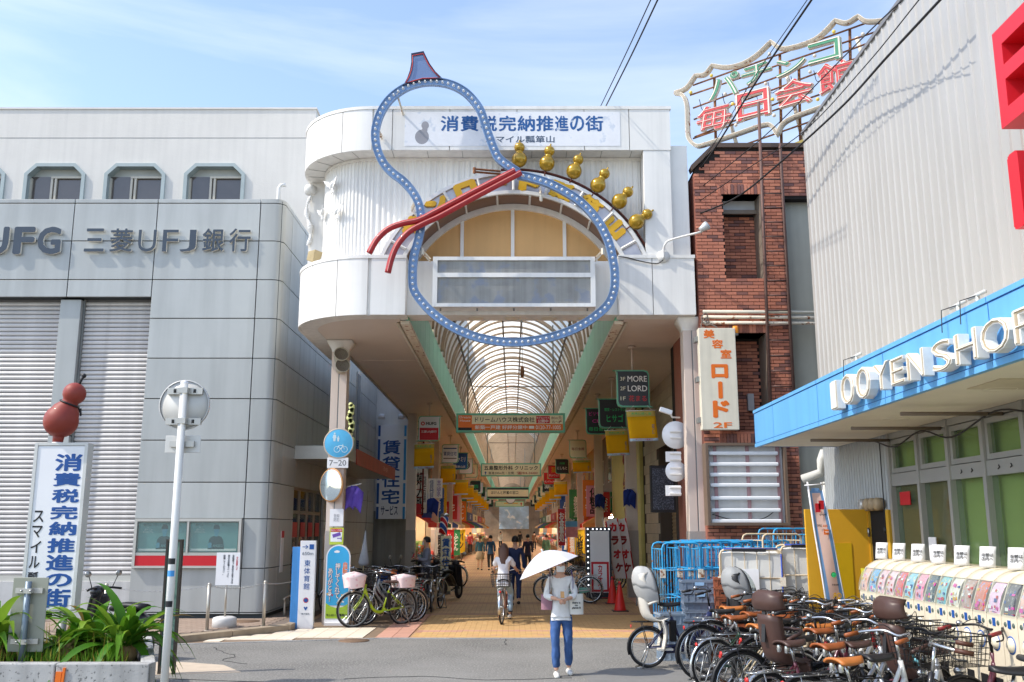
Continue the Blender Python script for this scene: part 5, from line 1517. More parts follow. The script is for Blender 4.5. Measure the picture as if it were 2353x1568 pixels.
# frames of the niches
for (a,b,c,d),dep in ((n1,.5),(n2,.55)):
    MB().box(b-.002,b+.05,KY-.01,KY+dep,c,d+.0).obj('niche_jamb', mat('jamb',(128,116,104),.5), bk)
    MB().box(a,b-.003,KY+.02,KY+dep,d-.0,d+.05).obj('niche_head', MATS['jamb'], bk)
    MB().box(a-.0,b-.003,KY+.0,KY+dep,c-.04,c-.002).obj('niche_sill', brick_col, bk)
MB().box(n1[0],n1[1],KY+.3,KY+.36,n1[3]-.30,n1[3]-.22).obj('transom', MATS['jamb'], bk)
MB().box(n1[0],n1[1],KY+.40,KY+.42,n1[3]-.22,n1[3]).obj('fanlight', mat('fanlight',(206,210,214),.2,var=.1), bk)
MB().box(n2[1]-.3,n2[1]-.18,KY+.42,KY+.52,n2[2]+.45,n2[2]+.78).obj('wall_lamp', mat('lamp_shade',(176,176,180),.4), bk)
# rendered strip at the right
MB().box(XB1,6.6,KY+.22,KY+3,0,ZC).obj('rendered_wall', mat('render',(186,184,170),.9,var=.07,vs=2,streak=.1), bk)
for z in (ZY(720,KY),ZY(732,KY),ZY(745,KY)):
    MB().tube([(XB0+.05,KY-.09,z+.01),(XB1,KY-.09,z),(6.4,KY+.0,z)], .032, 8).obj('pipe', [rust_white, rust, mat('pale_pipe',(206,202,188),.5)][int(z*50) % 3], bk)
MB().tube(bez([(XB0+.05,KY-.1,ZY(740,KY))]+[(XB0+.1+rnd.uniform(-.1,.25),KY-.12+rnd.uniform(-.06,.06),ZY(740,KY)+rnd.uniform(-.2,.2)) for _ in range(9)],4), .012, 5).obj('cable_tangle', mat('cable_grey',(120,112,104),.6), bk)
# ladder
la = thing('roof_ladder', 'tall rusty brown ladder fixed up the brick building', 'ladder', (5.2,KY-.2,2.4))
l0, l1 = PY(1743,235,KY-.15), PY(1770,925,KY-.15); m0, m1 = PY(1793,338,KY-.15), PY(1824,900,KY-.15)
lm = mat('ladder_brown',(104,78,70),.6,var=.2,vs=6)
MB().tube([l0,l1], .032, 8).obj('rail', lm, la); MB().tube([m0+V((.05,.3,0)),m0+V((0,0,.05)),m0,m1], .032, 8).obj('rail', lm, la)
z = m1.z+.1
while z < m0.z-.05:
    fa = (z-l1.z)/(l0.z-l1.z); fb_ = (z-m1.z)/(m0.z-m1.z)
    MB().tube([l1.lerp(l0,fa), m1.lerp(m0,fb_)], .016, 6).obj('rung', lm, la); z += .295
# beauty salon sign
a, b = PY(1614,988,KY-.3), PY(1689,754,KY-.3)
ss = thing('salon_sign', 'weathered white vertical sign with orange lettering on the brick wall', 'sign', ((a.x+b.x)/2,KY-.3,a.z))
MB().box(a.x,b.x,KY-.30,KY-.12,a.z,b.z).obj('box', mat('aged_white',(222,216,198),.5,var=.08,vs=2,streak=.12), ss, bevel=.01)
hh, ww, cx_ = b.z-a.z, b.x-a.x, (a.x+b.x)/2
for ch,dx,dz,w_,h_ in (('美',-.22,.40,.3,.09),('容',.0,.30,.3,.09),('室',.22,.20,.3,.09)):
    text(ch,(cx_+dx*ww,KY-.303,a.z+hh*(.5+dz+.04)),w_*ww,h_*hh,orange_print,ss,bold=.03,name='letter')
for ch,dz,w_,h_ in (('ロ',.07,.46,.14),('ー',-.115,.12,.17),('ド',-.30,.46,.17)):
    text(ch if ch != 'ー' else '｜',(cx_+.03*ww,KY-.303,a.z+hh*(.5+dz)),w_*ww,h_*hh,orange_print,ss,bold=.05,name='letter')
text('2F',(cx_+.05*ww,KY-.303,a.z+hh*.045),.5*ww,.055*hh,orange_print,ss,bold=.02)
MB().tube([(b.x+.02,KY-.15,b.z-.1),(b.x+.02,KY-.15,a.z+.1)], .015, 6).obj('edge_pipe', mat('brass',(170,130,60),.5), ss)
for zz in (.1,.5,.9): MB().box(a.x-.05,a.x,KY-.22,KY,a.z+hh*zz-.05,a.z+hh*zz+.05).obj('bracket', grey_metal, ss)
p = PY(1690,760,KY-.2)
bc = thing('beacon', 'small amber beacon lamp at the top of the orange-lettered sign', 'lamp', p)
MB().lathe([(.06,-.06),(.062,.04),(.045,.085),(.001,.09)], 12, Matrix.Translation(p)).obj('lens', mat('amber',(232,140,24),.2,coat=.5), bc)
MB().lathe([(.001,-.1),(.05,-.1),(.055,-.06),(.001,-.06)], 12, Matrix.Translation(p)).obj('base', grey_metal, bc)
# light box with bare tubes
a, b = PY(1628,1208,KY-.35), PY(1806,1018,KY-.35)
lb = thing('tube_light_box', 'open sign box with white fluorescent tubes on the brick wall', 'light box', ((a.x+b.x)/2,KY-.35,a.z))
fm = mat('box_frame',(112,94,80),.5,var=.1)
MB().box(a.x+.05,b.x-.05,KY-.2,KY-.02,a.z+.05,b.z-.05).obj('back_panel', mat('box_back',(214,214,214),.5,var=.06,vs=3,streak=.1), lb)
mb = MB(); mb.box(a.x,b.x,KY-.36,KY-.02,b.z-.05,b.z); mb.box(a.x,b.x,KY-.36,KY-.02,a.z,a.z+.05); mb.box(a.x,a.x+.05,KY-.36,KY-.02,a.z+.05,b.z-.05); mb.box(b.x-.05,b.x,KY-.36,KY-.02,a.z+.05,b.z-.05)
mb.obj('frame', fm, lb)
for v in (1042,1067,1091,1115,1145,1173,1202-4):
    z = ZY(v,KY-.3); MB().box(a.x+.07,b.x-.14,KY-.31,KY-.25,z-.035,z+.035).obj('tube', mat('tube_white',(238,240,242),.25,var=.02), lb, bevel=.02)
for u in (1645,1720,1790):
    x = XY(u,1110,KY-.22); MB().box(x-.03,x+.03,KY-.235,KY-.2,a.z+.05,b.z-.05).obj('tube_holder', mat('holder',(176,140,144),.6), lb)
MB().tube(bez([(a.x+.1,KY-.25,a.z+.2),(a.x+.5,KY-.26,a.z+.1),(a.x+1.0,KY-.26,a.z+.12),(a.x+1.3,KY-.25,a.z+.3)],6), .008, 5).obj('cable', black, lb)

# ------------------------------------------------------------------ roof neon sign
NP0, NP1 = V((4.33,21.0,0)), V((6.6,19.45,0))
ndir = (NP1-NP0).normalized(); nn_ = V((ndir.y,-ndir.x,0))
def PN(u, v, off=0.0):
    d = ray(u,v); o_ = NP0 - nn_*(-off)
    t = (o_-V((0,0,CAMZ))).dot(nn_)/d.dot(nn_)
    return V((0,0,CAMZ)) + d*t
ns = thing('neon_roof_sign', 'rusty scalloped neon sign frame with green and red lettering on the brick roof', 'sign', (5.4,20.2,9.5))
zr = lambda x,y: ((1660+x*.38265)/1.088, y*.38265/1.088)
OUT = [[(65,604),(140,572),(200,490)],[(200,490),(262,482),(310,424)],[(310,424),(400,436),(500,416),(600,358),(695,268)],[(695,268),(760,312),(860,300),(980,255),(1060,190),(1115,130)],[(1115,130),(1190,145),(1265,102)],[(1265,102),(1320,135),(1420,130),(1500,110)]]
BOT = [[(65,604),(118,620),(145,690),(150,860),(165,915),(205,948),(250,945),(450,880),(640,815),(700,820),(735,880)],[(735,880),(770,810),(840,765),(1000,705),(1400,560)]]
fw_ = .042
for nm_, pl_ in (('upper_border',OUT),('lower_border',BOT)):
    pts = [q for sg in pl_ for q in bez([PN(*zr(*p)) for p in sg], 4)[:-1]]+[PN(*zr(*pl_[-1][-1]))]
    n = len(pts); off = []
    for i in range(n):
        d = (pts[min(n-1,i+1)]-pts[max(0,i-1)]).normalized(); off.append(d.cross(nn_).normalized())
    MB().ring([(i,-1) for i in range(n)], [(i,1) for i in range(n)], lambda i,s_: pts[int(i)]+off[int(i)]*s_*fw_, -nn_*.12, False).obj(nm_, rust_white, ns)
    for s_ in (-.5,0,.5): MB().tube([pts[i]+off[i]*s_*fw_+nn_*.01 for i in range(n)], .008, 4).obj('neon_tube', mat('neon_off',(206,196,180),.3), ns)
def bar(a, b, r, m, n='frame_bar', off=.18):
    MB().tube([PN(*zr(*a))-nn_*off, PN(*zr(*b))-nn_*off], r, 5).obj(n, m, ns)
for a, b in (((150,605),(1400,175)),((170,690),(1400,230)),((175,765),(1400,300)),((170,540),(1330,120)),((170,890),(1000,600)),((180,880),(960,560)),((450,950),(1300,650))):
    bar(a,b,.022,rust)
for x,y0,y1 in ((305,490,960),(735,330,920),(1195,160,700),(860,400,910)):
    bar((x,y0),(x+10,y1),.035,rust,'upright',.22)
bar((340,640),(430,960),.05,rust_white,'prop',.6); bar((740,400),(860,900),.05,rust_white,'prop',.6); bar((1210,170),(1290,420),.05,rust_white,'prop',.6)
gneon = mat('neon_sign_green',(62,138,104),.4,var=.15,vs=10); rneon = mat('neon_sign_red',(196,58,62),.4,var=.15,vs=10); edge_w = mat('letter_edge',(226,214,200),.5,var=.1,vs=12)
LET = [('パ',295,490,460,665,gneon),('チ',510,700,390,572,gneon),('ン',735,925,352,516,gneon),('コ',945,1155,238,440,gneon),
       ('毎',218,438,660,880,rneon),('日',475,690,565,805,rneon),('会',728,972,487,722,rneon),('館',1006,1240,372,635,rneon)]
for ch,x0,x1,y0,y1,m in LET:
    c0, c1 = PN(*zr((x0+x1)/2, y1-18)), PN(*zr((x0+x1)/2, y0+18)); l_, r_ = PN(*zr(x0,(y0+y1)/2)), PN(*zr(x1,(y0+y1)/2))
    w_, h_ = (r_-l_).length, (c1-c0).length*.88
    pos = (c0+c1)/2
    L0 = text(ch, pos-nn_*.02, w_*1.03, h_*1.03, edge_w, ns, (ndir,(0,0,1)), ext=.08, bold=.035, name='letter')
    text(ch, pos+nn_*.035, w_, h_, m, L0, (ndir,(0,0,1)), ext=.012, bold=.018, name='letter_face')
    text(ch, pos+nn_*.046, w_*.98, h_*.98, edge_w, L0, (ndir,(0,0,1)), ext=.006, bold=-.026, name='neon_line')
for x,y,m in ((310,495,'y'),(175,605,'y'),(690,355,'w'),(985,365,'w'),(1110,208,'y'),(955,470,'w'),(1005,650,'y'),(710,650,'y'),(450,680,'y'),(400,615,'w'),(665,548,'w'),(1300,225,'w'),(720,755,'w'),(470,818,'w')):
    p = PN(*zr(x,y)); MB().ball(p, .045, 8).obj('insulator', mat('ins_'+m,(232,200,90) if m == 'y' else (214,204,190),.3), ns)
for k in range(7):
    x, y = 220+k*150, 640-k*38
    MB().tube(bez([PN(*zr(x,y))-nn_*.1, PN(*zr(x+20,y+70))-nn_*.12, PN(*zr(x+70,y+50))-nn_*.1, PN(*zr(x+90,y+120))-nn_*.12],4), .009, 4).obj('wire', black, ns)
# yellow estate sign peeking over the roof
ye = thing('yellow_roof_sign', 'yellow rooftop board with white kanji showing beside the metal-clad shop', 'sign', (5.8,18.5,ZT))
q0, q1 = PY(1770,338,18.6), PY(1850,315,18.6)
MB().prism([(q0.x,ZT+.02),(q1.x+.2,ZT+.02),(q1.x+.2,q1.z+.05),(q0.x,ZT+.12)], lambda a,b: V((a,18.6,b)), (0,.06,0)).obj('board', mat('mustard',(200,176,96),.5), ye)
text('不動産',(q1.x+.05,18.597,(ZT+q1.z)/2+.03),.5,.16,white_print,ye,bold=.02)

# ------------------------------------------------------------------ metal-clad shop at the right
WX = 5.10
shopr = thing('metal_clad_shop', 'tall ribbed metal-clad shop building with a blue canopy along the right side', 'building', (WX,12,0))
YF, YN = 15.66, 4.0
ZR = 8.72
mb = MB(); ys_ = []; y = YF
prof = [(0,0),(.13,0),(.14,-.017),(.165,-.017),(.175,0)]
pts = []
while y > YN:
    for dy,dx in prof: pts.append((WX+dx, y-dy))
    y -= .205
n = len(pts)
mb.add([(x,y_,3.7) for x,y_ in pts]+[(x,y_,ZR) for x,y_ in pts], [(i,i+1,n+i+1,n+i) for i in range(n-1)])
mb.obj('ribbed_wall', metal_sheet, shopr)
MB().box(WX-.03,WX+.1,YN,YF+.02,ZR,ZR+.06).obj('roof_edge', mat('roof_edge',(120,120,122),.5), shopr)
MB().box(WX+.03,WX+8,YN,YF,3.26,ZR-.02).obj('wall_core', grey_wall, shopr)
MB().box(WX+.03,WX+.2,12.86,YF,0,3.26).obj('lower_wall_core', grey_wall, shopr)
mb = MB(); pts = []; y = YF
while y > 12.86:
    for dy,dx in ((0,0),(.05,0),(.06,-.016),(.085,-.016),(.095,0)): pts.append((WX+dx,y-dy))
    y -= .105
n = len(pts)
mb.add([(x,y_,0) for x,y_ in pts]+[(x,y_,3.26) for x,y_ in pts], [(i,i+1,n+i+1,n+i) for i in range(n-1)])
mb.obj('lower_cladding', mat('clad_grey',(172,176,178),.45,metal=.3,var=.05,streak=.08), shopr)
# downpipe elbow
MB().tube([(WX+.05,YF+.08,3.2),(WX-.02,YF+.05,3.05),(WX-.04,YF+.05,2.85),(WX-.3,YF+.2,2.75)], .075, 10).obj('downpipe', mat('pipe_pale',(200,200,194),.5), shopr)
MB().tube([(WX,YF+.03,2.7),(WX,YF+.03,0)], .03, 8).obj('downpipe', MATS['pipe_pale'], shopr)
# canopy
cpy = thing('shop_canopy', 'bright blue canopy fascia with a cream ceiling along the right shop', 'canopy', (4.4,10,3.2))
CXF, CZ0, CZ1, CYE = 3.80, 3.20, 3.77, 14.9
MB().box(CXF+.03,WX-.031,YN,CYE-.03,CZ0+.02,CZ1-.05).obj('canopy_core', ceil_cream, cpy)
MB().box(CXF+.06,WX-.031,YN,CYE-.06,CZ0+.004,CZ0+.018).obj('ceiling', ceil_cream, cpy)
yj = [CYE,13.8,11.75,9.6,7.4,5.2,YN]
for i in range(6):
    MB().box(CXF,CXF+.028,yj[i+1]+.008,yj[i]-.008,CZ0+.06,CZ1-.055).obj('fascia_panel', blue_fascia, cpy)
    MB().box(CXF-.012,CXF+.03,yj[i+1]+.006,yj[i]-.006,CZ1-.045,CZ1).obj('top_trim', blue_fascia, cpy)
    MB().box(CXF-.006,CXF+.05,yj[i+1]+.006,yj[i]-.006,CZ0-.005,CZ0+.05).obj('bottom_trim', blue_fascia, cpy)
MB().box(CXF+.003,CXF+.02,YN,CYE-.01,CZ0+.045,CZ1-.04).obj('joint_backing', blue_dark, cpy)
MB().box(CXF,WX-.031,CYE-.029,CYE,CZ0,CZ1).obj('end_panel', blue_dark, cpy)
for i,y in enumerate((13.6,11.0,8.6)):
    MB().lathe([(.001,0),(.13,0),(.15,-.01),(.16,.012)], 20, Matrix.Translation((4.45,y,CZ0+.003))).obj('ceiling_light', ceil_cream, cpy)
MB().box(4.15,4.7,8.0,8.6,CZ0-.004,CZ0+.003).obj('access_hatch', mat('hatch',(214,200,172),.7), cpy)
for y in (12.45,10.9,9.45):
    MB().tube([(4.0,y+.3,CZ0-.09),(WX-.05,y+.3,CZ0-.09)], .022, 6).obj('banner_pole', mat('pole_brown',(120,106,92),.5), cpy)
MB().tube(bez([(WX-.15,13.0,3.12),(WX-.2,12.2,2.98),(WX-.2,11.4,3.1),(WX-.2,10.6,2.95),(WX-.2,9.6,3.12),(WX-.2,8.8,3.0)],6), .011, 5).obj('cable', black, cpy)
# channel letters
lw = mat('channel_white',(228,226,220),.5,var=.1,vs=9); lin = mat('channel_inner',(176,160,134),.5,var=.1)
for ch,y,z,w_,h_ in (('1',10.78,3.445,.20,.33),('0',10.34,3.45,.42,.34),('0',9.87,3.45,.42,.34),('Y',9.38,3.44,.40,.27),('E',8.97,3.43,.31,.26),('N',8.56,3.42,.36,.26),('S',8.02,3.405,.37,.27),('H',7.58,3.40,.38,.26),('O',7.11,3.395,.44,.27),('P',6.66,3.39,.34,.26)):
    L0 = text(ch,(CXF-.075,y,z),w_,h_,lw,cpy,WEST,ext=.09,bold=.012,name='letter')
    text(ch,(CXF-.122,y,z),w_*.93,h_*.93,lin,L0,WEST,ext=.006,bold=-.012,name='letter_recess')
    text(ch,(CXF-.127,y,z),w_*.9,h_*.9,mat('neon_tube_white',(240,236,224),.2),L0,WEST,ext=.012,bold=-.035 if ch not in '1' else -.03,name='neon_tube')
for y in (10.6,8.1,7.75):
    MB().tube([(CXF+.1,y,CZ1),(CXF+.1,y,CZ1+.09)], .02, 6).tube([(CXF+.1,y-.14,CZ1+.1),(CXF+.1,y+.14,CZ1+.1)], .018, 6).obj('transformer', mat('transf',(196,198,194),.5), cpy)
    MB().tube([(CXF+.1,y,CZ1+.1),(CXF-.05,y,CZ1+.05),(CXF-.06,y,CZ1-.15)], .005, 4).obj('lead_wire', black, cpy)
# big red channel sign high on the wall (runs out of the picture)
rsn = thing('red_wall_sign', 'big red raised sign letter high on the ribbed metal wall', 'sign', (WX-.3,8.3,5.6))
RX = WX-.42
def zR1(x,y): return PX((1660+x*.38265)/1.088, y*.38265/1.088, RX)
yA = zR1(2160,400).y
zt_, zb_ = zR1(2165,205).z, zR1(2220,835).z
Hh = zt_-zb_; Wd = Hh*.78
redm = mat('sign_red',(206,34,48),.4,var=.06)
def ry(f): return yA - f*Wd
def rz_(f): return zb_+f*Hh
rb = MB()
def rbox(f0,f1,g0,g1): rb.box(RX,WX-.15,ry(f1),ry(f0),rz_(g0),rz_(g1))
rbox(0,.2,0,1); rbox(.2,1,.82,1); rbox(.2,1,.45,.6); rbox(.2,1,0,.17); rbox(.8,1,.17,.45); rbox(.8,1,.6,.82)
rb.obj('letter', redm, rsn)
p1 = zR1(2310,960); text('100',(RX+.1,p1.y-.55,p1.z-.38),1.5,.75,redm,rsn,WEST,ext=.2,bold=.03,name='letter')
for f in (.2,.9): MB().tube([(WX-.2,ry(f),rz_(-.02)),(WX,ry(f),rz_(-.02))], .02, 5).obj('standoff', grey_metal, rsn)
# shop windows
yp = [12.80,11.90,11.06,10.22,9.38,8.5,7.6,6.7,5.8]
fra = mat('shop_frame',(168,168,164),.4,metal=.35,var=.06)
gl = glass('shop_glass_clear',(120,140,110),.03,.18)
MB().box(WX+.10,WX+.12,YN,12.85,.0,3.25).obj('inner_shade', mat('roller_blind',(212,224,128),.8,var=.06,vs=.8), shopr)
MB().box(WX+.06,WX+.08,11.15,12.75,.0,2.5).obj('inner_door', mat('inner_wood',(150,112,66),.6,var=.1), shopr)
for i in range(len(yp)-1):
    y1_, y0_ = yp[i], yp[i+1]
    wf = MB().box(WX-.07,WX+.06,y1_-.035,y1_+.035,0.5,3.2).box(WX-.05,WX+.05,y0_+.035,y1_-.035,2.50,2.66).box(WX-.05,WX+.05,y0_+.035,y1_-.035,3.12,3.2).box(WX-.05,WX+.05,y0_+.035,y1_-.035,.5,.62).obj('window', fra, shopr)
    s_ = MB(); a_, b_ = y0_+.04, y1_-.04
    s_.box(WX-.04,WX+.03,a_,a_+.06,2.67,3.11).box(WX-.04,WX+.03,b_-.06,b_,2.67,3.11).box(WX-.04,WX+.03,a_+.06,b_-.06,2.67,2.73).box(WX-.04,WX+.03,a_+.06,b_-.06,3.05,3.11)
    s_.obj('sash', fra, wf)
    MB().box(WX-.005,WX+.0,a_+.06,b_-.06,2.73,3.05).obj('pane', gl, wf)
    MB().box(WX-.005,WX+.0,a_,b_,.62,2.5).obj('pane', gl, wf)
    if i >= 2:
        for dy in (.3,.55): MB().tube([(WX-.052,y0_+dy,2.6),(WX-.06,y0_+dy-.03,2.575),(WX-.052,y0_+dy+.02,2.56)], .006, 4).obj('hook', black, wf)
MB().box(WX-.065,WX-.055,11.55,11.75,1.45,1.85).obj('paper_notice', sign_white, shopr)
MB().box(WX-.02,WX-.012,12.3,12.62,2.25,2.42).obj('sticker', red_print, shopr)
for i in range(4):
    y = 13.78-.19*i
    MB().lathe([(.001,0),(.085,0),(.09,.1),(.05,.13),(.001,.13)], 12, Matrix.Translation((WX-.02,y,2.28)) @ Matrix.Rotation(R(-90),4,'Y')).obj('vent_hood', [alu, mat('hood_tan',(170,150,120),.5)][min(1,i)], shopr)
MB().tube([(WX-.05,13.1,3.1),(WX-.06,13.08,2.1),(WX-.05,13.08,1.95)], .008, 5).obj('power_lead', black, shopr); MB().ball((WX-.06,13.08,1.93),.035,8,(1,1,1.6)).obj('plug', black, shopr)
# open yellow door leaf
yd = thing('yellow_door', 'yellow steel door standing open at right angles to the metal wall', 'door', (4.65,13.72,0))
MB().box(4.15,WX-.06,13.70,13.745,.04,2.22).obj('leaf', mat('door_yellow',(224,170,44),.5,var=.05), yd, bevel=.004)
MB().box(4.45,4.78,13.692,13.699,.75,1.75).obj('poster_patch', mat('door_patch',(216,176,20),.5), yd)
MB().box(WX-.06,WX-.03,13.68,13.76,.02,2.25).box(WX-.08,WX-.03,12.9,13.0,.02,2.2).obj('door_frame', mat('door_frame_y',(206,160,50),.5), yd)
for z in (.4,1.9): MB().cyl((WX-.07,13.68,z-.06),(WX-.07,13.68,z+.06),.018,n=8).obj('hinge', steel, yd)
MB().box(WX-.029,WX-.02,12.95,13.68,.02,2.2).obj('doorway', dark, yd)
# ------------------------------------------------------------------ left foreground: planter, plants, signs
PLY = 10.45
pz = 0.56
xr_ = PZ(383,1512,pz).x
plt = thing('concrete_planter', 'low weathered concrete planter box along the road edge', 'planter', (-6,PLY+1,0))
seams = [-12.5, XY(-90,1520,PLY), XY(128,1520,PLY), XY(345,1520,PLY), xr_]
for i in range(4):
    MB().box(seams[i]+.006,seams[i+1]-.006,PLY,PLY+.16,0,pz).obj('front_slab', concrete, plt, bevel=.012)
XRR = xr_*(PLY+2.6)/PLY
MB().prism([(xr_-.17,PLY+.165),(xr_-.012,PLY+.165),(XRR-.012,PLY+2.6),(XRR-.17,PLY+2.6)], lambda a,b: V((a,b,pz)), (0,0,-pz)).obj('end_slab', concrete, plt, bevel=.012)
MB().box(-12.5,XRR-.18,PLY+2.44,PLY+2.6,0,pz-.01).obj('rear_slab', concrete, plt)
MB().prism([(-12.5,PLY+.165),(xr_-.175,PLY+.165),(XRR-.175,PLY+2.43),(-12.5,PLY+2.43)], lambda a,b: V((a,b,pz-.07)), (0,0,-.4)).obj('soil', mat('soil',(104,86,62),.95,var=.3,vs=12,bump=.6,bs=60), plt)
mk_ = PY(135,1560,PLY); MB().obox(Matrix.Translation((mk_.x,PLY-.012,mk_.z)) @ Matrix.Rotation(R(2),4,'Y'), .06,.02,.14).obox(Matrix.Translation((mk_.x+.05,PLY-.012,mk_.z+.03)) @ Matrix.Rotation(R(4),4,'Y'), .025,.02,.16).obj('orange_marker', orange_print, plt)
leaf_ms = [cloth('leaf_dead',(176,146,82),.25,.7,var=.3), cloth('leaf_a',(96,142,36),.3,.45,var=.25), cloth('leaf_b',(70,118,30),.3,.45,var=.2), cloth('leaf_c',(130,164,52),.35,.45,var=.2)]
def strap(base, ang, length, width, rise, droop, mb):
    d = V((math.cos(ang), math.sin(ang), 0)); s_ = V((-d.y,d.x,0)); n = 9
    vv = []; tw = rnd.uniform(-.5,.5)
    for i in range(n+1):
        t = i/n
        p = base + d*(length*(t*(1-.15*t))*math.cos(rise*(1-.35*t))) + V((0,0,length*(math.sin(rise)*t*1.15 - droop*t**2.4)))
        w = width*(1-t**2.2)*(.75+.25*min(1,t*5)) + .002
        sd = (s_*math.cos(tw*t)+V((0,0,1))*math.sin(tw*t))
        vv += [p+sd*w+V((0,0,.25*w)), p, p-sd*w+V((0,0,.25*w))]
    mb.add(vv, [f for i in range(n) for f in ((3*i,3*i+1,3*i+4,3*i+3),(3*i+1,3*i+2,3*i+5,3*i+4))], True)
def crinum(c, n, L, lab, ang0=0, ang1=6.283, rise=(.25,1.25)):
    t_ = thing('spider_lily', lab, 'plant', c)
    MB().lathe([(.001,-.05),(.12,-.05),(.15,.05),(.11,.2),(.06,.26),(.001,.26)], 10, Matrix.Translation(c)).obj('bulb', mat('bulb_husk',(150,124,86),.9,var=.3,vs=20), t_)
    for k in range(n):
        mb = MB(); a = ang0+(ang1-ang0)*(k+rnd.random())/n
        r_ = rnd.uniform(*rise); l_ = L*rnd.uniform(.65,1.1)
        strap(V(c)+V((rnd.uniform(-.07,.07),rnd.uniform(-.07,.07),.12)), a, l_, rnd.uniform(.045,.075), r_, rnd.uniform(.5,1.05)*(1.15-r_*.35), mb)
        mb.obj('leaf', rnd.choices(leaf_ms,(.7,3,4,2.2))[0], t_)
def gp_(u, y): return V((XY(u,1480,y), y, pz-.07))
crinum(gp_(285,11.3), 60, 1.05, 'large strap-leaved lily clump at the right end of the planter')
crinum(gp_(205,11.6), 40, .95, 'darker strap-leaved lily clump behind the larger one in the planter')
crinum(gp_(150,11.3), 24, .6, 'small strap-leaved lily clump between the two signs in the planter')
crinum(gp_(-15,11.1), 50, 1.05, 'strap-leaved lily clump at the left edge beside the square sign back', rise=(.2,1.1))
gr = MB(); hy = MB()
for k in range(2600):
    y = rnd.uniform(PLY+.2,PLY+2.2); x = rnd.uniform(-7.6,xr_*y/PLY-.25)
    h = rnd.uniform(.06,.2) if rnd.random() < .92 else rnd.uniform(.25,.45); w = rnd.uniform(.004,.012); a = rnd.uniform(0,6.28)
    dx, dy = math.cos(a)*w, math.sin(a)*w; lx, ly = rnd.uniform(-.06,.06), rnd.uniform(-.06,.06); z = pz-.07
    (gr if rnd.random() < .62 else hy).add([(x-dx,y-dy,z),(x+dx,y+dy,z),(x+lx*.5+dx*.7,y+ly*.5+dy*.7,z+h*.6),(x+lx,y+ly,z+h),(x+lx*.5-dx*.7,y+ly*.5-dy*.7,z+h*.6)], [(0,1,2,3,4)])
tag(gr.obj('grass', cloth('grass_green',(110,150,46),.3,var=.3)), 'short green weeds covering the planter soil', 'grass', kind='stuff')
tag(hy.obj('dry_grass', cloth('grass_dry',(170,148,70),.3,var=.3)), 'dry straw-coloured grass tufts in the planter', 'grass', kind='stuff')
# tall tax sign
TY = 12.1
a, b = PY(46,1405,TY), PY(190,1024,TY)
xa, xb = XY(66,1200,TY), XY(186,1200,TY)
ts = thing('tall_slogan_sign', 'tall white pillar sign with blue vertical slogan behind the planter', 'sign', ((xa+xb)/2,TY,0))
MB().box(xa,xb,TY,TY+.14,a.z,b.z).obj('cabinet', sign_white, ts, bevel=.02)
for x in (xa-.012,xb-.028): MB().box(x,x+.04,TY-.012,TY+.152,a.z+.02,b.z+.03).obj('edge_frame', mat('frame_grey',(206,206,202),.45), ts)
MB().box(xa,xb,TY-.01,TY+.15,b.z,b.z+.035).obj('top_cap', MATS['frame_grey'], ts)
for x in (xa+.15,xb-.15): MB().cyl((x,TY+.07,0.02),(x,TY+.07,a.z),.05,n=8).obj('leg', grey_metal, ts)
for ch,v0,v1 in zip('消費税完納推進の街',(1043,1087,1124,1162,1199,1237,1275,1318,1353),(1083,1118,1156,1194,1231,1271,1312,1349,1397)):
    z0, z1 = ZY(v1,TY), ZY(v0,TY); vc = (v0+v1)/2
    text(ch,((xa+xb)/2+.105,TY-.003,(z0+z1)/2),.345,(z1-z0)*1.0,blue_print,ts,bold=.03,name='letter')
for ch,v in zip('スマイル瓢箪山',(1187,1222,1257,1292,1328,1362,1394)):
    text(ch,((xa+xb)/2-.21,TY-.003,ZY(v,TY)),.13,.145,ink,ts,bold=.015,name='letter')
# red gourd on top
p = PY(140,968,TY+.07); q = PY(171,905,TY+.07)
rg = thing('red_gourd', 'matt red-brown gourd with black cord standing on the tall slogan sign', 'gourd', (p.x,p.y,b.z))
gm2 = mat('terracotta',(140,54,42),.55,var=.12,vs=4,coat=.1)
ax = (q-p).normalized(); L_ = (q-p).length
M_ = Matrix.Translation(p) @ ax.to_track_quat('Z','Y').to_matrix().to_4x4()
r1, r2 = .213, .143
prof = [(.001,-r1)]+[(r1*math.cos(t), r1*math.sin(t)) for t in [-math.pi/2+i*.24 for i in range(1,10)]]
prof += [(.16,.17),(.115,L_-.155),(.098,L_-.115)]
prof += [(r2*math.cos(t), L_+r2*math.sin(t)) for t in [-.75+i*.29 for i in range(9)]]+[(.001,L_+r2)]
MB().lathe(prof, 26, M_).obj('gourd', gm2, rg)
MB().tube(bez([M_@V((0,0,L_+r2-.01)),M_@V((.0,0,L_+r2+.05)),M_@V((.015,0,L_+r2+.10))],4), .018, 8).ball(M_@V((.018,0,L_+r2+.11)),.032,10).obj('stem', black, rg)
MB().cyl((p.x-.02,p.y,b.z+.03),(p.x-.01,p.y,p.z-.16),.06,.075,12).obj('neck_stand', gm2, rg)
MB().cyl((p.x-.02,p.y,b.z+.0),(p.x-.02,p.y,b.z+.045),.065,n=12).obj('collar', sign_white, rg)
MB().tube([M_@V((.118*math.cos(t),.118*math.sin(t),L_-.14)) for t in [k*.4 for k in range(16)]], .013, 6, closed=True).tube(bez([M_@V((.118,-.06,L_-.14)),M_@V((.16,-.1,L_-.25)),M_@V((.2,-.1,L_-.4))],4), .013, 6).tube(bez([M_@V((.118,-.06,L_-.14)),M_@V((.12,-.13,L_-.2)),M_@V((.15,-.13,L_-.23)),M_@V((.13,-.1,L_-.15))],4), .012, 6).obj('cord', black, rg)
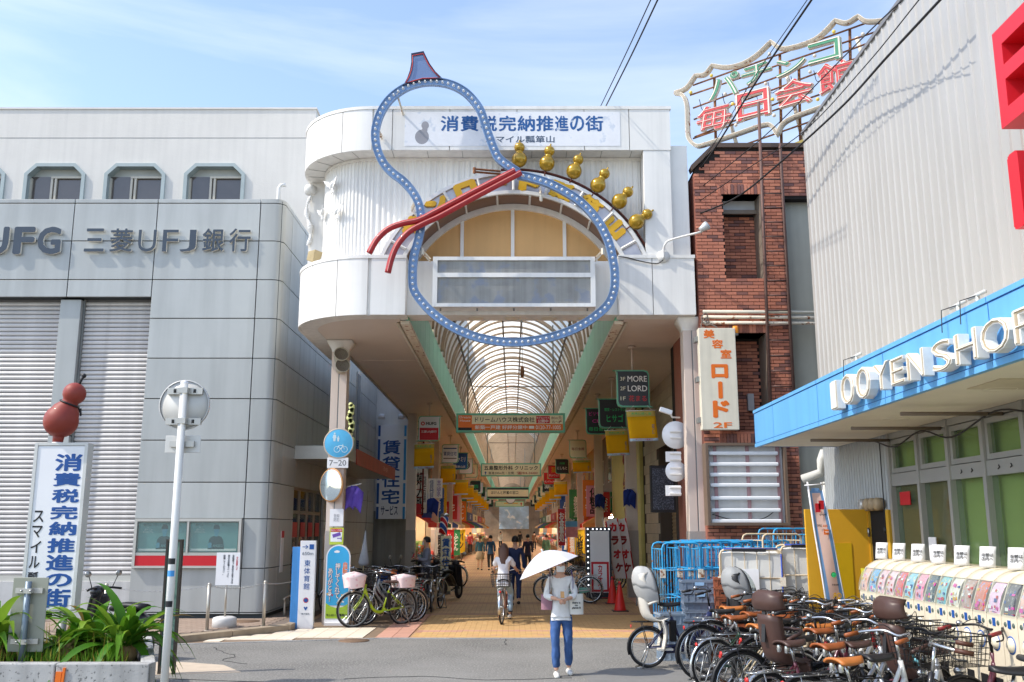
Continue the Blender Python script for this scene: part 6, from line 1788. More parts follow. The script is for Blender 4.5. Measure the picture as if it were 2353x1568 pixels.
# white pole with backs of road signs
PYL = 10.2
base, topp = PY(382,1568,PYL), PY(424,878,PYL)
px_ = topp.x
sp_ = thing('sign_pole', 'slim white pole in the foreground with round and square sign backs', 'sign pole', (px_,PYL,0))
MB().cyl((px_,PYL,0),(px_,PYL,topp.z),.040,n=14).obj('pole', mat('pole_white',(226,226,222),.45,var=.06,streak=.12), sp_)
MB().lathe([(.041,topp.z-.02),(.041,topp.z),(.001,topp.z+.015)], 14, Matrix.Translation((px_,PYL,0))).obj('pole_cap', sign_white, sp_)
back_m = mat('sign_back',(206,205,200),.45,metal=.15,var=.06)
c1 = PY(424,931,PYL+.08)
db = MB().lathe([(.001,0),(.255,0),(.27,-.003),(.27,.012),(.001,.012)][::-1], 36, frame(c1)).obj('round_sign_back', back_m, sp_)
MB().lathe([(.262,.02),(.272,.02),(.272,-.02),(.262,-.02)], 36, frame(c1)).obj('sign_edge', mat('edge_grey',(196,196,194),.4), sp_)
for v in (898,968):
    z = ZY(v,PYL); MB().box(px_-.19,px_+.19,PYL+.03,PYL+.07,z-.035,z+.035).obj('strut', alu, sp_); MB().box(px_-.05,px_+.05,PYL-.045,PYL+.03,z-.03,z+.03).obj('clamp', alu, sp_)
    for s_ in (-1,1):
        MB().box(px_+s_*.10-.005,px_+s_*.10+.005,PYL+.024,PYL+.031,z-.02,z+.02).box(px_+s_*.115-.005,px_+s_*.115+.005,PYL+.024,PYL+.031,z-.02,z+.02).obj('slot', dark, sp_)
z0, z1 = ZY(1040,PYL), ZY(1000,PYL)
MB().box(px_-.19,px_+.19,PYL+.075,PYL+.085,z0,z1).obj('plate_back', back_m, sp_, bevel=.012)
MB().box(px_-.13,px_+.13,PYL+.035,PYL+.074,(z0+z1)/2-.03,(z0+z1)/2+.03).obj('strut', alu, sp_)
for v,m_ in ((1290,black),(1318,mat('sticker_blue',(70,150,214),.5)),(1388,ink)):
    z = ZY(v,PYL); MB().lathe([(.0406,z-.03),(.0406,z+.03)], 14, Matrix.Translation((px_,PYL,0)), R(200),R(330)).obj('sticker', m_, sp_)
# square sign back in the planter
SY = 10.85
c0, c1 = PY(12,1500,SY), PY(106,1328,SY)
xa, xb = XY(18,1410,SY), XY(100,1410,SY)
sq = thing('square_sign_back', 'grey back of a tall road sign on a steel post in the planter', 'road sign', ((xa+xb)/2,SY,pz))
MB().box(xa,xb,SY+.05,SY+.06,c0.z,c1.z).obj('sign_back', mat('olive_back',(150,152,138),.5,metal=.2,var=.08), sq, bevel=.015)
xm = (xa+xb)/2
MB().cyl((xm,SY,.3),(xm,SY,c1.z-.04),.034,n=12).obj('post', mat('galv',(124,138,150),.45,metal=.5,var=.15), sq)
for v in (1358,1475):
    z = ZY(v,SY); MB().box(xm-.15,xm+.15,SY+.02,SY+.049,z-.028,z+.028).obj('strut', alu, sq); MB().box(xm-.055,xm+.055,SY-.04,SY+.02,z-.026,z+.026).obj('clamp', alu, sq)
    for s_ in (-1,1): MB().cyl((xm+s_*.05,SY-.055,z),(xm+s_*.05,SY-.04,z),.012,n=6).obj('bolt', steel, sq)
# green panel stele behind pole
GY2 = 13.6
x0, x1 = XY(378,1300,GY2), XY(415,1300,GY2)
st_ = thing('green_panel_post', 'narrow dark-framed green glass panel with scribbled marks beside the pole', 'panel', ((x0+x1)/2,GY2,0))
zt_ = ZY(1240,GY2)
MB().box(x0+.03,x1-.03,GY2+.02,GY2+.05,.1,zt_-.03).obj('panel', mat('panel_green',(112,140,128),.25,var=.12,vs=3), st_)
MB().box(x0,x0+.03,GY2,GY2+.08,0,zt_).box(x1-.03,x1,GY2,GY2+.08,0,zt_).box(x0+.03,x1-.03,GY2,GY2+.08,zt_-.03,zt_).obj('frame', mat('panel_frame',(62,58,52),.5), st_)
for k,z in enumerate((1.05,.75,.5)):
    MB().tube(bez([(x0+.06+.03*((i*5+k) % 4),GY2+.012,z+.1-.03*i) for i in range(7)],3), .006, 4).obj('scribble', ink, st_)
# scooter parked behind the planter
sc = thing('scooter', 'dark scooter with round mirrors parked behind the planter', 'scooter', (-6.1,15.2,0), R(155), world=False)
bk_ = mat('scooter_black',(30,31,36),.3,var=.1,coat=.3)
MB().grid(10,6,lambda u,v: V((-.75+1.0*u, (v-.5)*.34*(1-.5*abs(u-.5)), .45+.32*math.sin(math.pi*min(1,u*.9+.1))-.12*abs(v-.5)))).obj('body', bk_, sc, solid=.05)
MB().tube(bez([(-.6,0,.78),(-.2,0,.80),(.05,0,.74)],4), [.10]*9, 10, flat=(1.1,.5)).obj('seat', black, sc)
MB().tube(bez([(.62,0,.25),(.5,0,.6),(.40,0,.98)],5), .05, 8).obj('steering_column', bk_, sc)
MB().grid(6,8,lambda u,v: V((.55-.14*v-.10*abs(u-.5), (u-.5)*.40, .35+.6*v))).obj('leg_shield', bk_, sc, solid=.02)
hb = MB().tube(bez([(.28,-.33,1.02),(.36,-.18,1.04),(.40,0,1.03),(.36,.18,1.04),(.28,.33,1.02)],4), .018, 8).obj('handlebar', black, sc)
MB().ball((.44,0,.98),.12,12,(.8,1,.8)).obj('headlamp_cowl', bk_, sc)
for s_ in (-1,1):
    MB().tube([(.34,s_*.2,1.05),(.33,s_*.28,1.22)], .007, 5).obj('mirror_stem', black, sc)
    MB().ball((.33,s_*.30,1.26),.065,12,(.25,1,.75)).obj('mirror', steel, sc)
def wheel_ring(c, r, w, mats, parent, name, hub=.05, n=26):
    w_ = MB().tube([(c[0]+(r-w)*math.cos(2*math.pi*k/n), c[1], c[2]+(r-w)*math.sin(2*math.pi*k/n)) for k in range(n)], w, 7, closed=True).obj(name, mats[0], parent)
    MB().lathe([(.02,-hub),(hub,-.05),(r-2*w,-.02),(r-2*w,.02),(hub,.05),(.02,hub)], 18, Matrix.Translation(c) @ Matrix.Rotation(R(90),4,'X')).obj('rim', mats[1], w_)
rubber = mat('rubber',(38,37,38),.75,var=.12)
wheel_ring((.66,0,.23),.23,.05,(rubber,grey_metal),sc,'front_wheel'); wheel_ring((-.58,0,.23),.23,.05,(rubber,grey_metal),sc,'rear_wheel')
# chain posts
posts = [PZ(475,1450,.12), PZ(605,1440,.12), V((-7.4,17.9,.12)), V((-9.0,17.9,.12))]
stl = mat('satin_steel',(186,180,168),.35,metal=.6)
for k,p in enumerate(posts):
    t_ = thing('chain_post', 'slim steel chain post, %s' % ['nearest the white notice stand on its left side','at the bank corner','behind the scooter','by the left shutter'][k], 'bollard', p, group='chain posts in front of the bank')
    MB().cyl((p.x,p.y,.12),(p.x,p.y,.95),.032,n=12).obj('post', stl, t_)
    MB().lathe([(.033,.93),(.036,.95),(.02,.97),(.001,.975)], 12, Matrix.Translation((p.x,p.y,0))).obj('cap', stl, t_)
    MB().lathe([(.06,.12),(.06,.13),(.033,.135)], 12, Matrix.Translation((p.x,p.y,0))).obj('base_flange', stl, t_)
def chain(a, b, sag, label):
    t_ = thing('barrier_chain', label, 'chain', a)
    n = int((b-a).length/.045); mb = MB()
    for i in range(n):
        t = (i+.5)/n; p = a.lerp(b,t)+V((0,0,-sag*4*t*(1-t)))
        d = (b-a).normalized(); up = V((0,0,1)) if i % 2 else d.cross(V((0,0,1)))
        mb.tube([p+d*.026*math.cos(q)+up*.013*math.sin(q) for q in (0,1.05,2.1,3.14,4.19,5.24)], .0045, 4, closed=True)
    tag(mb.obj('link_run', steel, t_), kind='stuff')
H9 = V((0,0,.8))
chain(posts[0]+H9, posts[1]+H9, .07, 'steel chain between the post by the notice stand and the corner post')
chain(posts[2]+H9, posts[0]+H9, .10, 'steel chain running left from the notice stand behind the sign pole')
chain(posts[3]+H9, posts[2]+H9, .08, 'steel chain behind the tall slogan sign')
chain(posts[1]+H9, V((-4.55,21.2,.9)), .05, 'steel chain from the corner post towards the arcade')
# notice stand
NY = 18.0
p = PZ(515,1442,.12)
nt_ = thing('notice_stand', 'white bicycle parking notice on a pole with a round white base', 'notice stand', p)
MB().lathe([(.001,.32),(.15,.32),(.21,.30),(.225,.27),(.225,.13),(.20,.12)], 22, Matrix.Translation((p.x,p.y,0))).obj('base', mat('base_white',(206,205,202),.6,var=.06), nt_)
MB().cyl((p.x,p.y,.3),(p.x,p.y,1.05),.02,n=8).obj('pole', stl, nt_)
z0, z1 = ZY(1345,p.y), ZY(1270,p.y)
MB().box(p.x-.21,p.x+.24,p.y-.03,p.y-.015,z0,z1).obj('board', sign_white, nt_)
text('お願い',(p.x+.185,p.y-.032,z1-.2),.035,.26,red_print,nt_,vert=True,ext=.001,bold=.01)
for i,tx in enumerate(('自転車でご来店のお客さまは、','表示の駐輪スペースに','駐輪してください。')):
    h_ = [.58,.42,.38][i]; text(tx,(p.x+.11-.085*i,p.y-.032,z1-.04-h_/2),.042,h_,ink,nt_,vert=True,ext=.001,bold=.01)
# red-white notice plate on bank side
MB().box(BX+.001,BX+.012,21.6,21.85,1.0,1.9).obj('notice_plate', sign_white, bank); MB().box(BX+.0125,BX+.016,21.6,21.85,1.75,1.9).obj('notice_head', red_print, bank)
# handrail by the bank side
MB().tube(bez([(-4.85,21.0,.12),(-4.85,21.0,.42),(-4.85,21.15,.5),(-4.85,23.5,.52)],4), .025, 8).tube([(-4.85,22.6,.12),(-4.85,22.6,.5)], .02, 8).obj('handrail', stl, bank)
# information pillar 東体育館
IY = PZ(700,1446,0.0).y
x0, x1, x2 = XY(668,1350,IY), XY(686,1350,IY), XY(722,1350,IY)
ip = thing('wayfinding_pillar', 'blue and white gymnasium direction pillar at the arcade entrance', 'sign', ((x0+x2)/2,IY,0))
zt1, zt2 = ZY(1257,IY), ZY(1243,IY)
MB().box(x0,x1,IY+.02,IY+.12,0,zt1).obj('blue_fin', mat('fin_blue',(70,140,206),.4,var=.12,vs=3,streak=.2), ip)
MB().box(x1+.002,x2,IY,IY+.12,0,zt2).obj('panel', mat('pillar_white',(222,223,226),.4,var=.05,streak=.06), ip, bevel=.004)
xm = (x1+x2)/2; H_ = zt2
text('→',(xm-.05,IY-.003,H_-.12),.12,.08,blue_print,ip,bold=.01); MB().box(xm+.03,xm+.12,IY-.004,IY-.001,H_-.17,H_-.07).obj('gym_symbol', blue_print, ip)
text('650m',(xm,IY-.003,H_-.25),.22,.06,mat('slate_ink',(100,110,124),.5),ip)
for i,ch in enumerate('東体育館'): text(ch,(xm,IY-.003,H_-.44-.15*i),.12,.125,blue_print,ip,name='letter')
disc((xm,IY-.003,H_-1.16),.055,.002).obj('no_cycling_mark', red_print, ip); disc((xm,IY-.006,H_-1.16),.042,.002).obj('mark_inner', blue_print, ip)
text('v',(xm,IY-.003,H_-1.32),.08,.07,blue_print,ip,bold=.06); text('東大阪市',(xm,IY-.003,H_-1.42),.16,.035,MATS['slate_ink'],ip)
# arched stand sign 自転車 押してくれて ありがとう!
AYS = PZ(775,1438,0.0).y
x0, x1 = XY(747,1350,AYS), XY(803,1350,AYS)
as_ = thing('arched_stand_sign', 'round-topped sky blue stand sign asking cyclists to walk', 'sign', ((x0+x1)/2,AYS,0))
zt_ = ZY(1252,AYS); r_ = (x1-x0)/2; xm = (x0+x1)/2
arc_ = lambda k_,zb: [(-r_*k_,zb),(r_*k_,zb)]+[(r_*k_*math.cos(t), zt_-r_+r_*k_*math.sin(t)) for t in [i*math.pi/14 for i in range(15)]]
MB().prism(arc_(1.0,.06), lambda a,b: V((xm+a,AYS,b)), (0,.06,0)).obj('frame', sign_white, as_)
MB().prism(arc_(.9,.40), lambda a,b: V((xm+a,AYS-.004,b)), (0,.003,0)).obj('sky_face', mat('sign_cyan',(60,170,222),.4,var=.05), as_)
MB().prism([(-r_*.9,.14),(r_*.9,.14),(r_*.9,.43),(r_*.5,.37),(0,.35),(-r_*.5,.38),(-r_*.9,.45)], lambda a,b: V((xm+a,AYS-.007,b)), (0,.0025,0)).obj('grass_face', mat('sign_lime',(168,202,60),.4), as_)
MB().box(xm-.4*r_*2.6/2-.1,xm+.4*r_*2.6/2+.1,AYS-.1,AYS+.2,0,.06).obj('foot', sign_white, as_)
for i,(tx,dz,h_) in enumerate((('自転車',.40,.36),('押してくれて',.42,.72),('ありがとう!',.52,.68))):
    m_ = [orange_print, white_print, white_print][i]
    text(tx,(xm+.15-.15*i,AYS-.006,zt_-dz-h_/2+.05),.115,h_,[sign_white,MATS['maroon'],MATS['maroon']][i],as_,vert=True,ext=.001,bold=.06)
    text(tx,(xm+.15-.15*i,AYS-.009,zt_-dz-h_/2+.05),.105,h_*.985,m_,as_,vert=True,ext=.001,bold=.015)
text('サンロード瓢箪山',(xm,AYS-.012,.21),.42,.05,ink,as_,bold=.02)
for dx,dz,s_ in ((-.03,.14,.07),(.12,1.15,.04),(-.16,1.0,.05)):
    cl_ = MB()
    for ox,oz,rr in ((0,0,.5),(.45,-.05,.4),(-.45,-.08,.38)): cl_.prism([(ox+rr*math.cos(q*.7),oz+rr*.8*math.sin(q*.7)) for q in range(9)], lambda a,b: V((xm+dx+a*s_,AYS-.0055-.0006*(ox+1),zt_-dz+b*s_)), (0,.001,0))
    cl_.obj('cloud_print', white_print, as_)
for k in range(5): MB().prism([(-.02,0),(.02,0),(0,-.05)], lambda a,b: V((xm-.2+.1*k+a,AYS-.006,.60+.02*abs(k-2)+b)), (0,.001,0)).obj('pennant_print', [yellow_letter,red_print,neon_g][k % 3], as_)
# green chip garland and pennants by the column
gl_ = thing('disc_garland', 'string of pale yellow discs hanging beside the left column', 'garland', (-3.5,20.4,3.6))
for k in range(14):
    p = PY(806+3*math.sin(k),930+k*6.2,20.4); MB().lathe([(.001,.003),(.05+.02*((k*3) % 2),.003),(.05+.02*((k*3) % 2),-.003),(.001,-.003)], 12, frame(p)).obj('disc', mat('disc_yellow',(206,210,140),.4), gl_)
MB().tube([PY(806,925,20.42),PY(808,1020,20.42)], .004, 4).obj('string', black, gl_)
def pennant(u,v,y,lab,m,s_=1.0):
    p = PY(u,v,y); t_ = thing('pennant_pair', lab, 'flag', p)
    for k in (0,1):
        MB().grid(5,6,lambda a,b: V((p.x+(.1*k-.08+.14*a*(1-.2*b))*s_*1.6, y+.03*math.sin(6*a+4*b+k), p.z+(-.45*b+.08*math.sin(3*a+k))*s_))).obj('flag_cloth', m, t_, solid=.003)
    MB().tube([(p.x-.12*s_,y+.01,p.z+.05),(p.x+.2*s_,y+.01,p.z+.12)], .008, 5).obj('stick', sign_white, t_)
pennant(808,1125,20.5,'pair of violet pennants on the left gateway column',cloth('violet_flag',(112,90,190),.3,var=.2))
pennant(990,1150,33.7,'blue pennant on the left inner post',cloth('blue_flag',(50,70,150),.3,var=.2),1.1)
pennant(1442,1130,28.0,'blue pennant on the right inner post',MATS['blue_flag'],1.0)
pennant(1375,1140,38.5,'blue pennant on the second right inner post',MATS['blue_flag'],1.1)
# hanging closed umbrella
p = PY(838,1215,21.8)
um = thing('closed_umbrella', 'pale closed umbrella hung upside down by its tip near the bicycles', 'umbrella', (p.x,p.y,1.0))
top_ = PY(840,1220,21.8); bot_ = PY(834,1320,21.8)
MB().tube([top_.lerp(bot_,t) for t in (0,.2,.5,.72,.8)], [.01,.03,.075,.12,.10], 12).obj('canopy', cloth('umb_grey',(196,200,206),.3,var=.1), um)
MB().tube(bez([top_.lerp(bot_,.78),top_.lerp(bot_,1.02),top_.lerp(bot_,1.1)+V((-.03,0,0)),top_.lerp(bot_,1.1)+V((-.09,0,0)),top_.lerp(bot_,1.03)+V((-.11,0,0))],4), .014, 7).obj('handle', mat('ivory',(214,200,160),.4), um)
MB().tube([top_,top_+V((0,.2,.9))], .004, 4).obj('cord', black, um)
# ------------------------------------------------------------------ bicycles
chrome = mat('chrome',(200,202,204),.22,metal=.9,var=.05)
spoke_m = mat('spoke',(184,186,188),.35,metal=.8,var=0)
brownl = mat('brown_leather',(150,82,42),.45,var=.15,vs=12)
tan_l = mat('tan_leather',(186,112,54),.45,var=.12,vs=12)
black_l = mat('black_leather',(34,33,34),.4,var=.1)
plastic_br = mat('brown_plastic',(76,54,48),.42,var=.08,vs=4)
plastic_wh = mat('cream_plastic',(214,208,196),.45,var=.05)
plastic_bk = mat('dark_plastic',(48,48,50),.45,var=.08)
hood_w = cloth('hood_white',(196,196,194),.25,.6,var=.05); hood_g = cloth('hood_grey',(168,170,170),.2,.5,var=.08)
clear_v = glass('clear_vinyl',(200,205,205),.1,.25)
wicker = mat('wicker',(112,70,40),.7,var=.3,vs=20)
WCACHE = {}
def wheel_meshes(r, tyre_m, rim_m):
    k = (r, tyre_m.name, rim_m.name)
    if k in WCACHE: return WCACHE[k]
    n = 30; P = lambda q,t: (q*math.cos(t),0,q*math.sin(t))
    ty = MB().tube([P(r-.019,2*math.pi*i/n) for i in range(n)], .019, 7, closed=True).mesh('tyre'); ty.materials.append(tyre_m)
    ri = MB().tube([P(r-.045,2*math.pi*i/n) for i in range(n)], .012, 6, closed=True, flat=(1,1.1)).mesh('rim'); ri.materials.append(rim_m)
    sp = MB()
    for i in range(24):
        a = 2*math.pi*i/24; s_ = (1 if i % 2 else -1)
        sp.tube([(.025*math.cos(a+s_*.9),s_*.03,.025*math.sin(a+s_*.9)), P(r-.05,a)], .0016, 3, caps=False)
    sp.tube([(0,-.05,0),(0,.05,0)], .02, 8)
    spm = sp.mesh('spoke_set'); spm.materials.append(spoke_m)
    WCACHE[k] = (ty,ri,spm); return WCACHE[k]
def add_wheel(name, c, r, parent, tyre_m, rim_m, rz=0):
    ty, ri, sp = wheel_meshes(r, tyre_m, rim_m)
    w = bpy.data.objects.new(name, ty); put(w, parent); w.location = c; w.rotation_euler = (0,rnd.uniform(0,6),rz)
    for nm_, me in (('rim',ri),('spoke_set',sp)):
        o = bpy.data.objects.new(nm_, me); put(o, w)
    return w
def wire_basket(parent, M, l, w, h, m, name='front_basket', step=.045):
    mb = MB(); q = .84
    T = lambda x,y,z: M@V((x,y,z))
    def rect(z,k,r_): mb.tube([T(-l/2*k,-w/2*k,z),T(l/2*k,-w/2*k,z),T(l/2*k,w/2*k,z),T(-l/2*k,w/2*k,z)], r_, 4, closed=True)
    nz = max(3,int(h/step))
    for i in range(nz+1): rect(h*i/nz, q+(1-q)*i/nz, .006 if i == nz else .0028)
    for s_ in (-1,1):
        for i in range(int(l/step)+1):
            x = -l/2+l*i/int(l/step); mb.tube([T(x*q,s_*w/2*q,0),T(x,s_*w/2,h)], .0028, 3, caps=False); 
        for i in range(int(w/step)+1):
            y = -w/2+w*i/int(w/step); mb.tube([T(s_*l/2*q,y*q,0),T(s_*l/2,y,h)], .0028, 3, caps=False)
    for i in range(int(w/step)+1):
        y = (-w/2+w*i/int(w/step))*q; mb.tube([T(-l/2*q,y,0),T(l/2*q,y,0)], .0028, 3, caps=False)
    return mb.obj(name, m, parent)
def wicker_basket(parent, M, l, w, h):
    mb = MB(); nn = 30
    per = []
    for i in range(nn):
        t = 2*math.pi*i/nn; c_, s_ = math.cos(t), math.sin(t)
        per.append((l/2*math.copysign(abs(c_)**.5,c_), w/2*math.copysign(abs(s_)**.5,s_)))
    rows = 9
    for j in range(rows):
        k = .84+.16*j/(rows-1)
        mb.tube([M@V((x*k*(1+.02*(1 if (i+j) % 2 else -1)),y*k*(1+.02*(1 if (i+j) % 2 else -1)),h*j/(rows-1))) for i,(x,y) in enumerate(per)], .011 if j < rows-1 else .016, 4, closed=True)
    for i in range(0,nn,2): mb.tube([M@V((per[i][0]*.84,per[i][1]*.84,0)),M@V((per[i][0],per[i][1],h))], .006, 4)
    mb.add([M@V((x*.82,y*.82,.005)) for x,y in per], [tuple(range(nn))])
    return mb.obj('front_basket', wicker, parent)
def shell(prof, half, wrap, m, name, parent, M=Matrix.Identity(4), th=.012):
    # bucket-like shell: centre profile in x,z; edges wrap towards +x
    pf = bez([(x,0,z) for x,z in prof], 4); n = len(pf)-1
    def fn(u,v):
        p = pf[min(n,int(round(v*n)))]; s_ = u*2-1
        hw = half(v) if callable(half) else half
        wr = wrap(v) if callable(wrap) else wrap
        return M@V((p.x+wr*abs(s_)**4, hw*(s_*.8+.2*math.sin(s_*1.5)), p.z-.25*hw*abs(s_)**3*(v > .6)+.2*wr*abs(s_)**3))
    return MB().grid(14,n,fn).obj(name, m, parent, solid=th)
def child_seat(parent, M, m, head=True, hood=None, legs=True):
    st = shell([(.20,.02),(.06,-.02),(-.08,.02),(-.14,.20),(-.17,.42)], lambda v: .185-.045*v, lambda v: .02+.08*min(1,v*2.2), m, 'child_seat', parent, M)
    if head: shell([(-.165,.455),(-.19,.52),(-.175,.60),(-.14,.63)], lambda v: .205-.05*v*v, .10, m, 'headrest', st, M)
    MB().obox(M@Matrix.Translation((-.165,0,.34)) @ Matrix.Rotation(.08,4,'Y'), .012,.05,.34).obj('seat_spine', plastic_bk, st)
    if legs:
        for s_ in (-1,1):
            shell([(.10,.0),(.14,-.16),(.10,-.38)], .07, -.03, m, 'leg_guard', st, M@Matrix.Translation((.05,s_*.17,0)))
            MB().obox(M@Matrix.Translation((.16,s_*.17,-.38)), .2,.11,.025).obj('footrest', m, st)
    MB().tube([M@V(p) for p in bez([(-.05,-.18,.2),(.12,-.17,.26),(.2,0,.27),(.12,.17,.26),(-.05,.18,.2)],4)], .018, 7).obj('grab_rail', m, st)
    for s_ in (-.05,.05): MB().tube([M@V(p) for p in bez([(-.12,s_,.42),(-.06,s_,.28),(-.02,s_,.06)],3)], .012, 4).obj('harness', black, st)
    if hood:
        def ell(a, e): return M@V((-.0-.23*math.cos(a)*math.sin(e)**.8-.05*math.cos(e), .225*math.copysign(abs(math.sin(a))**.8,math.sin(a))*math.sin(e)**.8, .40+.29*math.cos(e)+.06*math.cos(a)*math.sin(e)+.012*math.sin(7*a+3*e)*math.sin(e)))
        MB().grid(16,9,lambda u,v: ell((u-.5)*3.9, .02+1.62*v)).obj('rain_hood', hood, st, solid=.006)
        MB().grid(16,5,lambda u,v: ell((u-.5)*3.9, 1.62+.6*v)).obj('hood_skirt', hood, st)
        MB().grid(10,7,lambda u,v: ell(math.pi-(u-.5)*2.4, .25+1.7*v)).obj('clear_window', clear_v, st)
        MB().tube([ell(1.95,2.2-2.15*i/8) for i in range(9)]+[ell(-1.95,.05+2.15*i/8) for i in range(9)], .010, 5).obj('hood_rim', black, st)
def bicycle(label, loc, rz, frame_m, r=.33, rear_r=None, saddle=black_l, grip=black_l, basket='wire', basket_m=None, rear=None, front_seat=None, fender=chrome, tyre=None, rimm=chrome, steer=0.0, carrier=True, battery=False, chain=None, style='mama', group='bicycles parked on the right', tilt=0.0, rear_basket=None, scale=1.06):
    t = thing('bicycle', label, 'bicycle', loc, rz, group, world=False)
    t.rotation_euler = (tilt,0,rz); t.scale = (scale,)*3
    tyre = tyre or rubber; rr = rear_r or r; fr = r
    RA, FA = V((-.54,0,rr)), V((.56,0,fr)); BB = V((-.07,0,.28))
    HB, HT = V((.37,0,.60)), V((.32,0,.80))
    ST = V((-.21,0,.66)); SD = V((-.25,0,.80))
    f = MB()
    if style == 'mama':
        f.tube(bez([HB.lerp(HT,.3),(.25,0,.50),(.10,0,.36),BB+V((.02,0,.02))],5), .022, 8)
        f.tube(bez([HT.lerp(HB,.2),(.22,0,.60),(.05,0,.46),BB.lerp(ST,.4)],5), .018, 8)
    elif style == 'loop':
        f.tube(bez([HT.lerp(HB,.4),(.28,0,.55),(.16,0,.35),(.02,0,.27),(-.13,0,.30),BB.lerp(ST,.15)],6), .030, 9)
    else:
        f.tube(bez([HB.lerp(HT,.5),(.12,0,.42),(-.05,0,.27),(-.3,0,.24)],5), [.045]*16, 8, flat=(.7,1.3))
    f.tube([BB,ST], .017, 8); f.tube([HB,HT], .022, 8)
    for s_ in (-1,1):
        f.tube([BB+V((0,s_*.03,0)),RA+V((0,s_*.06,0))], .011, 6); f.tube([ST+V((0,s_*.015,-.03)),RA+V((0,s_*.06,0))], .009, 6)
    f.obj('frame', frame_m, t)
    Ms = Matrix.Translation((.34,0,0)) @ Matrix.Rotation(steer,4,'Z') @ Matrix.Translation((-.34,0,0))
    W = lambda p: Ms@V(p)
    fk = MB()
    for s_ in (-1,1): fk.tube([W(p) for p in bez([(.38,s_*.045,.60),(.44,s_*.05,.48),(FA.x,s_*.05,fr)],4)], .012, 7)
    fk.tube([W((.38,-.045,.60)),W((.38,.045,.60))], .018, 7); fk.obj('fork', frame_m if style != 'mama' else chrome, t)
    add_wheel('front_wheel', W(FA), fr, t, tyre, rimm, steer); add_wheel('rear_wheel', RA, rr, t, tyre, rimm)
    def guard(c, q, a0, a1, n_, Mx):
        g_ = MB(); n = 12
        vv = []
        for i in range(n+1):
            a = a0+(a1-a0)*i/n
            for y_,dq in ((-.028,-.016),(-.015,0),(.015,0),(.028,-.016)): vv.append(Mx@V((c.x+(q+.02+dq)*math.cos(a), y_, c.z+(q+.02+dq)*math.sin(a))))
        g_.add(vv, [(4*i+k,4*i+k+1,4*i+k+5,4*i+k+4) for i in range(n) for k in range(3)], True)
        g_.obj('mudguard', fender, t, solid=.003)
    guard(FA, fr, R(20), R(165), 'f', Ms); guard(RA, rr, R(15), R(200), 'r', Matrix.Identity(4))
    MB().tube([ST-(SD-ST)*.1,SD], .013, 8).obj('seat_post', chrome, t)
    s_ = MB()
    def sad(u,v):
        x = -.16+.30*u; w = .105*(1-u)**.55*(1 if u > .08 else .75)+.022
        a = (v-.5)*math.pi
        return V((SD.x+x+.03, w*math.sin(a), SD.z+.05-.045*(1-math.cos(a))+.02*(u-.5)**2*2))
    s_.grid(10,8,sad); so = s_.obj('saddle', saddle, t, solid=.02)
    for y_ in (-.05,.05): MB().lathe([(.018,0),(.022,.03),(.018,.06)], 8, Matrix.Translation((SD.x-.09,y_,SD.z-.05))).obj('saddle_spring', chrome, so)
    hb = MB(); HC = V((.29,0,.98))
    hb.tube([W(HT),W(HC)], .013, 8)
    hb.tube([W(p) for p in bez([(.06,-.28,.98),(.17,-.27,1.0),(.30,-.14,1.02),(.32,0,.99),(.30,.14,1.02),(.17,.27,1.0),(.06,.28,.98)],4)], .011, 7)
    ho = hb.obj('handlebar', chrome if style == 'mama' else black, t)
    for y_ in (-1,1):
        MB().tube([W((.03,y_*.285,.975)),W((.15,y_*.275,.995))], .018, 8).obj('grip', grip, ho)
        MB().tube([W(p) for p in bez([(.19,y_*.26,.985),(.16,y_*.29,.94),(.07,y_*.31,.93)],3)], .007, 5).obj('brake_lever', black, ho)
        MB().tube([W(p) for p in bez([(.2,y_*.24,1.0),(.33,y_*.16,1.06),(.40,y_*.05,.92),(.38,0,.72)],4)], .004, 4).obj('brake_cable', black, ho)
    if rnd.random() < .4: MB().ball(W((.2,.22,1.03)),.03,8,(1,1,.8)).obj('bell', chrome, ho)
    cr = MB(); cr.lathe([(.075,-.004),(.095,-.004),(.095,.004),(.075,.004)], 18, Matrix.Translation(BB+V((0,-.06,0))) @ Matrix.Rotation(R(90),4,'X'))
    ca = rnd.uniform(0,6.28)
    for k in (0,1):
        d = V((math.cos(ca+k*math.pi),0,math.sin(ca+k*math.pi)))*.165; y_ = -.085 if k == 0 else .085
        cr.tube([BB+V((0,y_*.7,0)),BB+d+V((0,y_,0))], .010, 6)
    co_ = cr.obj('crank', chrome, t)
    for k in (0,1):
        d = V((math.cos(ca+k*math.pi),0,math.sin(ca+k*math.pi)))*.165; y_ = -.13 if k == 0 else .13
        p = BB+d+V((0,y_,0)); MB().box(p.x-.045,p.x+.045,p.y-.04,p.y+.04,p.z-.012,p.z+.012).obj('pedal', black, co_)
    if chain:
        pl = [(-.54,rr+.05),(-.58,rr),(-.54,rr-.05),(-.1,.19),(-.0,.20),(.03,.28),(-.0,.36),(-.1,.38)]
        MB().prism(pl, lambda a,b: V((a,-.085,b)), (0,.025,0)).obj('chain_case', chain, t, bevel=.008)
    ks = MB()
    for y_ in (-1,1): ks.tube([(RA.x,y_*.08,RA.z),(RA.x-.10,y_*.12,.01)], .009, 6)
    ks.tube([(RA.x-.10,-.12,.012),(RA.x-.16,-.08,.01),(RA.x-.16,.08,.01),(RA.x-.10,.12,.012)], .008, 6); ks.obj('kickstand', steel, t)
